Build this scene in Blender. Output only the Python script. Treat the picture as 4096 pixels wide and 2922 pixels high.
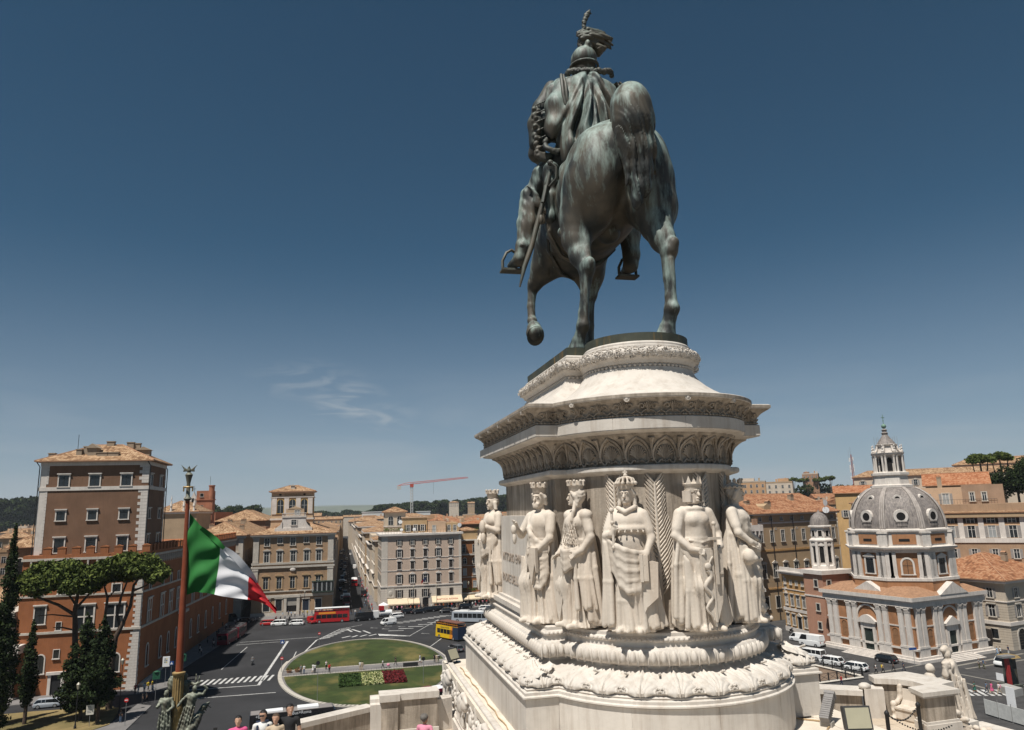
import bpy,bmesh,math,random
import numpy as np
from mathutils import Vector,Matrix
R=math.radians
random.seed(7)
for o in list(bpy.data.objects):
 bpy.data.objects.remove(o)
SC=bpy.context.scene
COL=SC.collection
# camera
YAW,PITCH,ROLL=R(13.2155),R(11.2688),R(1.6)
cam=bpy.data.cameras.new('camera')
cam.sensor_width=36.0
cam.lens=2900/4096*36
cam.clip_start=0.5
cam.clip_end=60000
camo=bpy.data.objects.new('camera',cam)
COL.objects.link(camo)
_r=Vector((math.cos(YAW),-math.sin(YAW),0))
_f=Vector((math.sin(YAW)*math.cos(PITCH),math.cos(YAW)*math.cos(PITCH),math.sin(PITCH)))
_u=_r.cross(_f)
_cr=_r*math.cos(ROLL)-_u*math.sin(ROLL)
_cu=_r*math.sin(ROLL)+_u*math.cos(ROLL)
m=Matrix((_cr,_cu,-_f)).transposed().to_4x4()
m.translation=Vector((0,0,31.0))
camo.matrix_world=m
SC.camera=camo
# light
SUN=Vector((-0.36,-0.35,1.0)).normalized()
sun=bpy.data.lights.new('sun','SUN')
sun.energy=5.0
sun.angle=R(0.53)
sun.color=(1.0,0.955,0.88)
suno=bpy.data.objects.new('sun',sun)
COL.objects.link(suno)
suno.rotation_euler=SUN.to_track_quat('Z','Y').to_euler()
world=bpy.data.worlds.new('World')
SC.world=world
world.use_nodes=True
wn,wl=world.node_tree.nodes,world.node_tree.links
bg=wn['Background']
sky=wn.new('ShaderNodeTexSky')
sky.sky_type='NISHITA'
sky.sun_disc=False
sky.sun_elevation=math.asin(SUN.z)
sky.sun_rotation=math.atan2(SUN.x,SUN.y)
sky.altitude=50
sky.air_density=0.6
sky.dust_density=0.0
sky.ozone_density=4.0
bg.inputs['Strength'].default_value=0.05
tc=wn.new('ShaderNodeTexCoord')
sep=wn.new('ShaderNodeSeparateXYZ');wl.new(tc.outputs['Generated'],sep.inputs[0])
mp=wn.new('ShaderNodeMapping');mp.inputs['Scale'].default_value=(1.6,1.6,11.0)
mp.inputs['Rotation'].default_value=(0.0,R(9),0)
wl.new(tc.outputs['Generated'],mp.inputs['Vector'])
n1=wn.new('ShaderNodeTexNoise');n1.inputs['Scale'].default_value=1.7;n1.inputs['Detail'].default_value=9
n1.inputs['Roughness'].default_value=0.52;n1.inputs['Distortion'].default_value=0.5
wl.new(mp.outputs[0],n1.inputs['Vector'])
r1=wn.new('ShaderNodeMapRange');r1.inputs['From Min'].default_value=0.44;r1.inputs['From Max'].default_value=0.72
wl.new(n1.outputs['Fac'],r1.inputs['Value'])
e1=wn.new('ShaderNodeMapRange');e1.inputs['From Min'].default_value=0.20;e1.inputs['From Max'].default_value=0.02
wl.new(sep.outputs['Z'],e1.inputs['Value'])
mu=wn.new('ShaderNodeMath');mu.operation='MULTIPLY'
wl.new(r1.outputs[0],mu.inputs[0]);wl.new(e1.outputs[0],mu.inputs[1])
mu2=wn.new('ShaderNodeMath');mu2.operation='MULTIPLY';mu2.inputs[1].default_value=0.55
wl.new(mu.outputs[0],mu2.inputs[0])
def wisp(prev,d,ext,seed,amt):
 vs=wn.new('ShaderNodeVectorMath');vs.operation='SUBTRACT';vs.inputs[1].default_value=d
 wl.new(tc.outputs['Generated'],vs.inputs[0])
 vm=wn.new('ShaderNodeVectorMath');vm.operation='MULTIPLY';vm.inputs[1].default_value=ext
 wl.new(vs.outputs[0],vm.inputs[0])
 ln=wn.new('ShaderNodeVectorMath');ln.operation='LENGTH';wl.new(vm.outputs[0],ln.inputs[0])
 fr=wn.new('ShaderNodeMapRange');fr.inputs['From Min'].default_value=1.0;fr.inputs['From Max'].default_value=0.0
 fr.interpolation_type='SMOOTHSTEP'
 wl.new(ln.outputs['Value'],fr.inputs['Value'])
 mp2=wn.new('ShaderNodeMapping');mp2.inputs['Rotation'].default_value=(0,R(-24),0);mp2.inputs['Scale'].default_value=(9,9,42)
 mp2.inputs['Location'].default_value=(seed,0,0)
 wl.new(tc.outputs['Generated'],mp2.inputs['Vector'])
 nn=wn.new('ShaderNodeTexNoise');nn.inputs['Scale'].default_value=1.3;nn.inputs['Detail'].default_value=8;nn.inputs['Distortion'].default_value=1.2
 wl.new(mp2.outputs[0],nn.inputs['Vector'])
 nr=wn.new('ShaderNodeMapRange');nr.inputs['From Min'].default_value=0.46;nr.inputs['From Max'].default_value=0.75
 wl.new(nn.outputs['Fac'],nr.inputs['Value'])
 mm=wn.new('ShaderNodeMath');mm.operation='MULTIPLY';wl.new(fr.outputs[0],mm.inputs[0]);wl.new(nr.outputs[0],mm.inputs[1])
 mk=wn.new('ShaderNodeMath');mk.operation='MULTIPLY_ADD';mk.inputs[1].default_value=amt
 wl.new(mm.outputs[0],mk.inputs[0]);wl.new(prev,mk.inputs[2])
 return mk.outputs[0]
cl=wisp(mu2.outputs[0],(0.005,0.985,0.147),(15,1,27),3.1,1.3)
cl=wisp(cl,(-0.045,0.98,0.175),(9,1,28),8.0,0.45)
cl=wisp(cl,(0.055,0.99,0.125),(16,1,34),5.0,0.6)
tint=wn.new('ShaderNodeMix');tint.data_type='RGBA';tint.blend_type='MULTIPLY';tint.inputs[0].default_value=1.0
tint.inputs[7].default_value=(0.50,0.98,0.94,1)
wl.new(sky.outputs[0],tint.inputs[6])
hz=wn.new('ShaderNodeMapRange');hz.inputs['From Min'].default_value=0.36;hz.inputs['From Max'].default_value=0.0;hz.inputs['To Max'].default_value=0.85
wl.new(sep.outputs['Z'],hz.inputs['Value'])
hp=wn.new('ShaderNodeMath');hp.operation='POWER';hp.inputs[1].default_value=1.8;wl.new(hz.outputs[0],hp.inputs[0])
gam=wn.new('ShaderNodeMix');gam.data_type='RGBA';gam.inputs[7].default_value=(6.6,6.9,7.7,1)
wl.new(hp.outputs[0],gam.inputs[0]);wl.new(tint.outputs[2],gam.inputs[6])
mixc=wn.new('ShaderNodeMix');mixc.data_type='RGBA'
mixc.inputs[7].default_value=(7.2,7.9,8.5,1)
wl.new(cl,mixc.inputs[0]);wl.new(gam.outputs[2],mixc.inputs[6])
wl.new(mixc.outputs[2],bg.inputs['Color'])
SC.render.engine='CYCLES'
SC.view_settings.view_transform='Standard'
SC.view_settings.look='None'
SC.view_settings.exposure=0.22
SC.view_settings.gamma=1.0
# materials
MATS={}
def mat(name,col,rough=0.85,var=0.18,scale=1.2,streak=0.0,bump=0.0,bscale=20.0,metal=0.0,col2=None,stain=None,spec=0.3,cov=(0.45,0.75)):
 if name in MATS:return MATS[name]
 M=bpy.data.materials.new(name);M.use_nodes=True
 n,l=M.node_tree.nodes,M.node_tree.links
 b=n['Principled BSDF']
 b.inputs['Roughness'].default_value=rough
 b.inputs['Metallic'].default_value=metal
 b.inputs['Specular IOR Level'].default_value=spec
 c=tuple(col)+(1,)
 c1=tuple(min(1,x*(1+var))for x in col)+(1,)
 c0=tuple(x*(1-var)for x in(col2 or col))+(1,)
 t=n.new('ShaderNodeTexCoord')
 out=None
 if var>0:
  ns=n.new('ShaderNodeTexNoise');ns.inputs['Scale'].default_value=scale;ns.inputs['Detail'].default_value=7
  ns.inputs['Roughness'].default_value=0.62
  l.new(t.outputs['Object'],ns.inputs['Vector'])
  rp=n.new('ShaderNodeValToRGB')
  rp.color_ramp.elements[0].position=0.32;rp.color_ramp.elements[0].color=c0
  rp.color_ramp.elements[1].position=0.68;rp.color_ramp.elements[1].color=c1
  l.new(ns.outputs['Fac'],rp.inputs[0]);out=rp.outputs[0]
 else:
  b.inputs['Base Color'].default_value=c
 if streak>0:
  mpn=n.new('ShaderNodeMapping');mpn.inputs['Scale'].default_value=(2.6,2.6,0.22)
  l.new(t.outputs['Object'],mpn.inputs['Vector'])
  n2=n.new('ShaderNodeTexNoise');n2.inputs['Scale'].default_value=1.6;n2.inputs['Detail'].default_value=8;n2.inputs['Roughness'].default_value=0.68
  l.new(mpn.outputs[0],n2.inputs['Vector'])
  mr=n.new('ShaderNodeMapRange');mr.inputs['From Min'].default_value=cov[0];mr.inputs['From Max'].default_value=cov[1]
  mr.inputs['To Max'].default_value=streak
  l.new(n2.outputs['Fac'],mr.inputs['Value'])
  mx=n.new('ShaderNodeMix');mx.data_type='RGBA'
  mx.inputs[7].default_value=tuple(stain or[x*0.35 for x in col])+(1,)
  l.new(mr.outputs[0],mx.inputs[0])
  if out:l.new(out,mx.inputs[6])
  else:mx.inputs[6].default_value=c
  out=mx.outputs[2]
 if out:l.new(out,b.inputs['Base Color'])
 if bump>0:
  n3=n.new('ShaderNodeTexNoise');n3.inputs['Scale'].default_value=bscale;n3.inputs['Detail'].default_value=5
  l.new(t.outputs['Object'],n3.inputs['Vector'])
  bp=n.new('ShaderNodeBump');bp.inputs['Strength'].default_value=bump;bp.inputs['Distance'].default_value=0.05
  l.new(n3.outputs['Fac'],bp.inputs['Height']);l.new(bp.outputs[0],b.inputs['Normal'])
 MATS[name]=M
 return M
def tile_mat(name,ca,cb,cc):
 """clay pan tiles: rows down the slope (UV in metres), tile to tile colour"""
 M=bpy.data.materials.new(name);M.use_nodes=True
 n,l=M.node_tree.nodes,M.node_tree.links
 b=n['Principled BSDF'];b.inputs['Roughness'].default_value=0.9;b.inputs['Specular IOR Level'].default_value=0.15
 uv=n.new('ShaderNodeUVMap')
 mpn=n.new('ShaderNodeMapping');mpn.inputs['Scale'].default_value=(1/0.42,1/0.5,1)
 l.new(uv.outputs[0],mpn.inputs[0])
 fl=n.new('ShaderNodeVectorMath');fl.operation='FLOOR';l.new(mpn.outputs[0],fl.inputs[0])
 wh=n.new('ShaderNodeTexWhiteNoise');wh.noise_dimensions='2D';l.new(fl.outputs[0],wh.inputs['Vector'])
 ns=n.new('ShaderNodeTexNoise');ns.inputs['Scale'].default_value=0.35;ns.inputs['Detail'].default_value=6;l.new(uv.outputs[0],ns.inputs['Vector'])
 ad=n.new('ShaderNodeMath');ad.operation='MULTIPLY_ADD';ad.inputs[1].default_value=0.55
 l.new(wh.outputs['Value'],ad.inputs[0]);l.new(ns.outputs['Fac'],ad.inputs[2])
 rp=n.new('ShaderNodeValToRGB')
 e=rp.color_ramp.elements
 e[0].position=0.45;e[0].color=tuple(ca)+(1,)
 e[1].position=1.05;e[1].color=tuple(cc)+(1,)
 k=e.new(0.75);k.color=tuple(cb)+(1,)
 l.new(ad.outputs[0],rp.inputs[0]);l.new(rp.outputs[0],b.inputs['Base Color'])
 fr=n.new('ShaderNodeVectorMath');fr.operation='FRACTION';l.new(mpn.outputs[0],fr.inputs[0])
 sp=n.new('ShaderNodeSeparateXYZ');l.new(fr.outputs[0],sp.inputs[0])
 sn=n.new('ShaderNodeMath');sn.operation='PINGPONG';sn.inputs[1].default_value=0.5;l.new(sp.outputs['X'],sn.inputs[0])
 bp=n.new('ShaderNodeBump');bp.inputs['Strength'].default_value=1.0;bp.inputs['Distance'].default_value=0.16
 l.new(sn.outputs[0],bp.inputs['Height']);l.new(bp.outputs[0],b.inputs['Normal'])
 MATS[name]=M
 return M
def glass_mat(name,col,rough=0.08):
 M=mat(name,col,rough=rough,var=0,spec=0.6)
 return M
# mesh builder
def rotz(a):
 c,s=math.cos(a),math.sin(a)
 return lambda x,y:(x*c-y*s,x*s+y*c)
class MB:
 def __init__(s):
  s.v=[];s.f=[];s.m=[];s.uv={}
 def add(s,vs,fs,m=0):
  b=len(s.v)
  s.v.extend([tuple(map(float,p))for p in vs])
  for f in fs:
   s.f.append(tuple(b+i for i in f));s.m.append(m)
  return s
 def box(s,x0,x1,y0,y1,z0,z1,m=0):
  return s.add([(x0,y0,z0),(x1,y0,z0),(x1,y1,z0),(x0,y1,z0),(x0,y0,z1),(x1,y0,z1),(x1,y1,z1),(x0,y1,z1)],[(3,2,1,0),(4,5,6,7),(0,1,5,4),(1,2,6,5),(2,3,7,6),(3,0,4,7)],m)
 def taper(s,x0,x1,y0,y1,z0,z1,ix,iy,m=0):
  return s.add([(x0,y0,z0),(x1,y0,z0),(x1,y1,z0),(x0,y1,z0),(x0+ix,y0+iy,z1),(x1-ix,y0+iy,z1),(x1-ix,y1-iy,z1),(x0+ix,y1-iy,z1)],[(3,2,1,0),(4,5,6,7),(0,1,5,4),(1,2,6,5),(2,3,7,6),(3,0,4,7)],m)
 def prism(s,poly,z0,z1,m=0):
  n=len(poly)
  return s.add([(x,y,z0)for x,y in poly]+[(x,y,z1)for x,y in poly],[tuple(range(n-1,-1,-1)),tuple(range(n,2*n))]+[(i,(i+1)%n,n+(i+1)%n,n+i)for i in range(n)],m)
 def prismy(s,poly,y0,y1,m=0):
  """outline in x,z extruded along y (y0 the near face)"""
  n=len(poly)
  return s.add([(x,y0,z)for x,z in poly]+[(x,y1,z)for x,z in poly],[tuple(range(n)),tuple(range(2*n-1,n-1,-1))]+[((i+1)%n,i,n+i,n+(i+1)%n)for i in range(n)],m)
 def prismx(s,poly,x0,x1,m=0):
  n=len(poly)
  return s.add([(x0,y,z)for y,z in poly]+[(x1,y,z)for y,z in poly],[tuple(range(n-1,-1,-1)),tuple(range(n,2*n))]+[(i,(i+1)%n,n+(i+1)%n,n+i)for i in range(n)],m)
 def lathe(s,prof,n=16,c=(0,0),m=0,a0=0.0,sx=1,sy=1):
  vs=[];fs=[]
  for r,z in prof:
   for i in range(n):
    a=a0+2*math.pi*i/n
    vs.append((c[0]+sx*r*math.cos(a),c[1]+sy*r*math.sin(a),z))
  for j in range(len(prof)-1):
   for i in range(n):
    k=(i+1)%n
    fs.append((j*n+i,j*n+k,(j+1)*n+k,(j+1)*n+i))
  fs.append(tuple(range(n-1,-1,-1)));fs.append(tuple(range((len(prof)-1)*n,len(prof)*n)))
  return s.add(vs,fs,m)
 def tube(s,pts,r,n=6,m=0,cap=True):
  P=[Vector(p)for p in pts]
  rs=r if isinstance(r,(list,tuple))else[r]*len(P)
  vs=[];fs=[]
  up=Vector((0,0,1))
  pu=None
  for i,p in enumerate(P):
   d=(P[min(i+1,len(P)-1)]-P[max(i-1,0)])
   d=d.normalized()if d.length>1e-9 else Vector((0,0,1))
   if pu is None:
    a=d.cross(up)
    if a.length<1e-3:a=d.cross(Vector((1,0,0)))
    a.normalize()
   else:
    a=pu-d*pu.dot(d)
    if a.length<1e-6:a=d.cross(up)
    a.normalize()
   pu=a
   b=d.cross(a)
   for k in range(n):
    t=2*math.pi*k/n
    q=p+(a*math.cos(t)+b*math.sin(t))*rs[i]
    vs.append(q)
  for i in range(len(P)-1):
   for k in range(n):
    j=(k+1)%n
    fs.append((i*n+k,i*n+j,(i+1)*n+j,(i+1)*n+k))
  if cap:
   fs.append(tuple(range(n-1,-1,-1)));fs.append(tuple(range((len(P)-1)*n,len(P)*n)))
  return s.add(vs,fs,m)
 def ball(s,c,r,n=8,k=6,m=0):
  r=r if isinstance(r,(list,tuple))else(r,r,r)
  vs=[(c[0],c[1],c[2]-r[2])]
  for j in range(1,k):
   t=math.pi*j/k
   for i in range(n):
    a=2*math.pi*i/n
    vs.append((c[0]+r[0]*math.sin(t)*math.cos(a),c[1]+r[1]*math.sin(t)*math.sin(a),c[2]-r[2]*math.cos(t)))
  vs.append((c[0],c[1],c[2]+r[2]))
  fs=[(0,1+(i+1)%n,1+i)for i in range(n)]
  for j in range(k-2):
   b=1+j*n
   fs+=[(b+i,b+(i+1)%n,b+n+(i+1)%n,b+n+i)for i in range(n)]
  b=1+(k-2)*n
  fs+=[(b+i,b+(i+1)%n,len(vs)-1)for i in range(n)]
  return s.add(vs,fs,m)
 def quad(s,a,b,c,d,m=0):
  return s.add([a,b,c,d],[(0,1,2,3)],m)
 def xf(s,fn):
  s.v=[fn(*p)for p in s.v];return s
 def mesh(s,name,mats,smooth=None,uvs=None):
  me=bpy.data.meshes.new(name)
  me.from_pydata(s.v,[],s.f)
  for M in(mats if isinstance(mats,(list,tuple))else[mats]):me.materials.append(M)
  if any(s.m):me.polygons.foreach_set('material_index',s.m)
  if smooth is not None:
   me.polygons.foreach_set('use_smooth',[True]*len(s.f))
   if smooth<179:me.set_sharp_from_angle(angle=R(smooth))
  if uvs is not None:
   ul=me.uv_layers.new(name='UVMap')
   ul.data.foreach_set('uv',[c for f in uvs for p in f for c in p])
  me.update()
  return me
 def build(s,name,mats,parent=None,smooth=None,uvs=None,world=True):
  me=s.mesh(name,mats,smooth,uvs)
  return ob(name,me,parent,world=world)
def ob(name,me,parent=None,loc=None,rz=0.0,world=False):
 o=bpy.data.objects.new(name,me)
 COL.objects.link(o)
 if parent is not None:
  o.parent=parent
 if loc is not None:o.location=loc
 elif world and parent is not None:
  b=parent
  off=Vector((0,0,0))
  while b is not None:
   off+=Vector(b.location);b=b.parent
  o.location=-off
 if rz:o.rotation_euler=(0,0,rz)
 return o
def tag(o,label=None,cat=None,group=None,kind=None):
 if label:o['label']=label
 if cat:o['category']=cat
 if group:o['group']=group
 if kind:o['kind']=kind
 return o
def thing(name,label,cat,loc=(0,0,0),rz=0.0,group=None,scale=None):
 o=bpy.data.objects.new(name,None)
 o.empty_display_size=0.3
 COL.objects.link(o)
 o.location=loc;o.rotation_euler=(0,0,rz)
 if scale:o.scale=(scale,)*3 if not isinstance(scale,(tuple,list))else scale
 return tag(o,label,cat,group)
def copy_tree(o,parent=None):
 c=o.copy();COL.objects.link(c);c.parent=parent
 for ch in o.children:copy_tree(ch,c)
 return c
def np_mesh(name,V,F,mats,smooth=True,mi=None):
 """numpy verts and faces (k,3|4) to a mesh, quickly"""
 me=bpy.data.meshes.new(name)
 F=np.asarray(F);k=F.shape[1]
 me.vertices.add(len(V));me.vertices.foreach_set('co',np.asarray(V,np.float32).ravel())
 me.loops.add(F.size);me.loops.foreach_set('vertex_index',F.astype(np.int32).ravel())
 me.polygons.add(len(F));me.polygons.foreach_set('loop_start',np.arange(0,F.size,k,dtype=np.int32))
 if mi is not None:me.polygons.foreach_set('material_index',np.asarray(mi,np.int32))
 me.polygons.foreach_set('use_smooth',np.full(len(F),smooth))
 for M in(mats if isinstance(mats,(list,tuple))else[mats]):me.materials.append(M)
 me.update(calc_edges=True);me.validate()
 return me
def text_mesh(s,size,mats,depth=0.02,name='lettering',align='CENTER'):
 cu=bpy.data.curves.new('t','FONT');cu.body=s;cu.size=size;cu.extrude=depth;cu.align_x=align;cu.resolution_u=2
 o=bpy.data.objects.new('t',cu);COL.objects.link(o)
 bpy.context.view_layer.update()
 me=bpy.data.meshes.new_from_object(o.evaluated_get(bpy.context.evaluated_depsgraph_get()))
 bpy.data.objects.remove(o);bpy.data.curves.remove(cu)
 me.name=name
 me.materials.clear();me.materials.append(mats)
 return me
# sculpting: distance fields and surface nets
class SDF:
 def __init__(s,lo,hi,h):
  s.lo=np.array(lo,np.float32);s.h=h
  s.n=np.ceil((np.array(hi)-np.array(lo))/h).astype(int)+1
  s.ax=[s.lo[i]+h*np.arange(s.n[i],dtype=np.float32)for i in range(3)]
  s.f=np.full(s.n,9.0,np.float32)
 def _sub(s,lo,hi):
  sl=[]
  for i in range(3):
   a=int(max(0,math.floor((lo[i]-s.lo[i])/s.h)));b=int(min(s.n[i],math.ceil((hi[i]-s.lo[i])/s.h)+1))
   if b<=a:return None
   sl.append(slice(a,b))
  X=s.ax[0][sl[0]][:,None,None];Y=s.ax[1][sl[1]][None,:,None];Z=s.ax[2][sl[2]][None,None,:]
  return tuple(sl),X,Y,Z
 def _mix(s,sl,d,k,op):
  a=s.f[sl]
  if op=='u':
   if k>0:
    hh=np.maximum(k-np.abs(a-d),0)/k
    s.f[sl]=np.minimum(a,d)-hh*hh*k*0.25
   else:s.f[sl]=np.minimum(a,d)
  else:
   if k>0:
    hh=np.maximum(k-np.abs(a+d),0)/k
    s.f[sl]=np.maximum(a,-d)+hh*hh*k*0.25
   else:s.f[sl]=np.maximum(a,-d)
 def cap(s,a,b,ra,rb=None,k=0.0,op='u'):
  rb=ra if rb is None else rb
  a=np.array(a,np.float32);b=np.array(b,np.float32);r=max(ra,rb)+k+2*s.h
  q=s._sub(np.minimum(a,b)-r,np.maximum(a,b)+r)
  if q is None:return s
  sl,X,Y,Z=q
  d=b-a;L=float(d@d)+1e-9
  t=np.clip(((X-a[0])*d[0]+(Y-a[1])*d[1]+(Z-a[2])*d[2])/L,0,1)
  D=np.sqrt((X-a[0]-t*d[0])**2+(Y-a[1]-t*d[1])**2+(Z-a[2]-t*d[2])**2)-(ra+(rb-ra)*t)
  s._mix(sl,D,k,op);return s
 def chain(s,pts,rs,k=0.0,op='u'):
  for i in range(len(pts)-1):
   s.cap(pts[i],pts[i+1],rs[i]if isinstance(rs,(list,tuple))else rs,rs[i+1]if isinstance(rs,(list,tuple))else rs,k,op)
  return s
 def ell(s,c,r,k=0.0,op='u',rot=None):
  r=np.array(r if isinstance(r,(list,tuple))else(r,r,r),np.float32);m=float(r.max())+k+2*s.h
  q=s._sub([v-m for v in c],[v+m for v in c])
  if q is None:return s
  sl,X,Y,Z=q
  x,y,z=X-c[0],Y-c[1],Z-c[2]
  if rot is not None:
   Mx=np.array(rot.to_3x3().inverted())
   x,y,z=(Mx[i,0]*x+Mx[i,1]*y+Mx[i,2]*z for i in range(3))
  k0=np.sqrt((x/r[0])**2+(y/r[1])**2+(z/r[2])**2)
  k1=np.sqrt((x/r[0]**2)**2+(y/r[1]**2)**2+(z/r[2]**2)**2)+1e-6
  s._mix(sl,k0*(k0-1)/k1,k,op);return s
 def warp(s,lo,hi,fn):
  q=s._sub(lo,hi)
  if q is None:return s
  sl,X,Y,Z=q
  s.f[sl]=s.f[sl]+fn(X,Y,Z).astype(np.float32);return s
 def raw(s,lo,hi,fn,k=0.0,op='u'):
  q=s._sub(lo,hi)
  if q is None:return s
  sl,X,Y,Z=q
  s._mix(sl,fn(X,Y,Z).astype(np.float32),k,op);return s
 def nets(s):
  f=s.f
  g=(f<0)
  for ax in range(3):
   i0=[slice(None)]*3;i0[ax]=0;i1=[slice(None)]*3;i1[ax]=-1
   f[tuple(i0)]=np.maximum(f[tuple(i0)],0.01);f[tuple(i1)]=np.maximum(f[tuple(i1)],0.01)
  g=(f<0)
  nx,ny,nz=f.shape
  cnt=np.zeros((nx-1,ny-1,nz-1),np.int8)
  for i in(0,1):
   for j in(0,1):
    for k in(0,1):
     cnt+=g[i:nx-1+i,j:ny-1+j,k:nz-1+k]
  act=(cnt>0)&(cnt<8)
  I,J,K=np.nonzero(act)
  idx=np.full(act.shape,-1,np.int32);idx[I,J,K]=np.arange(len(I))
  P=np.zeros((len(I),3),np.float32);W=np.zeros(len(I),np.float32)
  cor=[(i,j,k)for i in(0,1)for j in(0,1)for k in(0,1)]
  vals={c:f[I+c[0],J+c[1],K+c[2]]for c in cor}
  for a in cor:
   for ax in range(3):
    if a[ax]==0:
     b=list(a);b[ax]=1;b=tuple(b)
     va,vb=vals[a],vals[b]
     mk=(va<0)!=(vb<0)
     t=np.where(mk,va/np.where(np.abs(va-vb)<1e-9,1e-9,va-vb),0)
     for q in range(3):
      P[:,q]+=np.where(mk,a[q]+(t if q==ax else 0),0)
     W+=mk
  P/=np.maximum(W,1)[:,None]
  V=s.lo+s.h*(np.stack([I,J,K],1)+P)
  Q=[]
  for ax in range(3):
   o1,o2=[q for q in range(3)if q!=ax]
   A=g.take(range(f.shape[ax]-1),ax);B=g.take(range(1,f.shape[ax]),ax)
   ch=A!=B
   sl=[slice(None)]*3;sl[o1]=slice(1,-1);sl[o2]=slice(1,-1)
   ii=np.nonzero(ch[tuple(sl)])
   ii=list(ii);ii[o1]=ii[o1]+1;ii[o2]=ii[o2]+1
   def cell(d1,d2):
    c=[None]*3;c[ax]=ii[ax];c[o1]=ii[o1]-d1;c[o2]=ii[o2]-d2
    return idx[c[0],c[1],c[2]]
   q=np.stack([cell(1,1),cell(0,1),cell(0,0),cell(1,0)],1)
   fl=A[ii[0],ii[1],ii[2]]
   if ax==1:fl=~fl
   q[~fl]=q[~fl][:,::-1]
   Q.append(q)
  return V,np.concatenate(Q)
 def mesh(s,name,mats,mi=None):
  V,F=s.nets()
  me=np_mesh(name,V,F,mats,True,mi(V,F)if mi else None)
  return me
# palette
def sc(c,k):return tuple(x*k for x in c)
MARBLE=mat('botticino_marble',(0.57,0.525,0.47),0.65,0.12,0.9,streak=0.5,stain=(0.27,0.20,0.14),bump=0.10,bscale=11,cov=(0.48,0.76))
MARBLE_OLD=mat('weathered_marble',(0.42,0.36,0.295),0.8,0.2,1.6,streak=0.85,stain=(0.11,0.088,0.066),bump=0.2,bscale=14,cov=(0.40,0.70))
MARBLE_FIG=mat('figure_marble',(0.58,0.515,0.44),0.7,0.13,1.6,streak=0.5,stain=(0.31,0.21,0.13),bump=0.14,bscale=26,cov=(0.46,0.76))
LETTER=mat('cut_lettering',(0.33,0.27,0.22),0.9,0.1,6)
PAVE=mat('terrace_stone',(0.62,0.55,0.46),0.8,0.12,1.0,streak=0.0,bump=0.1,bscale=12)
PAVE2=mat('terrace_stone_beige',(0.46,0.385,0.30),0.85,0.15,0.8,bump=0.1,bscale=12)
ASPHALT=mat('asphalt',(0.029,0.029,0.031),0.9,0.30,0.09,bump=0.25,bscale=3.0)
SETTS=mat('basalt_setts',(0.052,0.050,0.050),0.85,0.3,0.5,bump=0.4,bscale=5)
SIDEWALK=mat('pavement_stone',(0.17,0.16,0.155),0.9,0.2,0.35)
KERB=mat('travertine_kerb',(0.50,0.46,0.40),0.85,0.15,0.8)
PAINT=mat('road_paint',(0.46,0.455,0.44),0.8,0.35,0.9)
GRASS=mat('lawn',(0.040,0.066,0.013),0.95,0.35,0.11,col2=(0.042,0.058,0.012),bump=0.5,bscale=6)
DRY=mat('dry_lawn',(0.20,0.145,0.065),0.95,0.35,0.12,col2=(0.12,0.11,0.04),bump=0.4,bscale=5)
CITY=mat('city_ground',(0.12,0.105,0.085),0.95,0.3,0.01)
def lawn_material():
 M=mat('lawn_scorched',(0.034,0.050,0.012),0.95,0.3,0.25,bump=0.5,bscale=6)
 n,l=M.node_tree.nodes,M.node_tree.links
 b=n['Principled BSDF'];src=b.inputs['Base Color'].links[0].from_socket
 t=n.new('ShaderNodeTexCoord')
 mp_=n.new('ShaderNodeMapping');mp_.inputs['Scale'].default_value=(0.09,0.06,0.1);mp_.inputs['Location'].default_value=(0.35,0.15,0)
 l.new(t.outputs['Object'],mp_.inputs[0])
 ns=n.new('ShaderNodeTexNoise');ns.inputs['Scale'].default_value=1.4;ns.inputs['Detail'].default_value=8;ns.inputs['Roughness'].default_value=0.6
 l.new(mp_.outputs[0],ns.inputs['Vector'])
 mr=n.new('ShaderNodeMapRange');mr.inputs['From Min'].default_value=0.50;mr.inputs['From Max'].default_value=0.72;mr.inputs['To Max'].default_value=0.95
 l.new(ns.outputs['Fac'],mr.inputs['Value'])
 mx=n.new('ShaderNodeMix');mx.data_type='RGBA';mx.inputs[7].default_value=(0.17,0.135,0.045,1)
 l.new(mr.outputs[0],mx.inputs[0]);l.new(src,mx.inputs[6]);l.new(mx.outputs[2],b.inputs['Base Color'])
 return M
LAWN=lawn_material()
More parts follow.
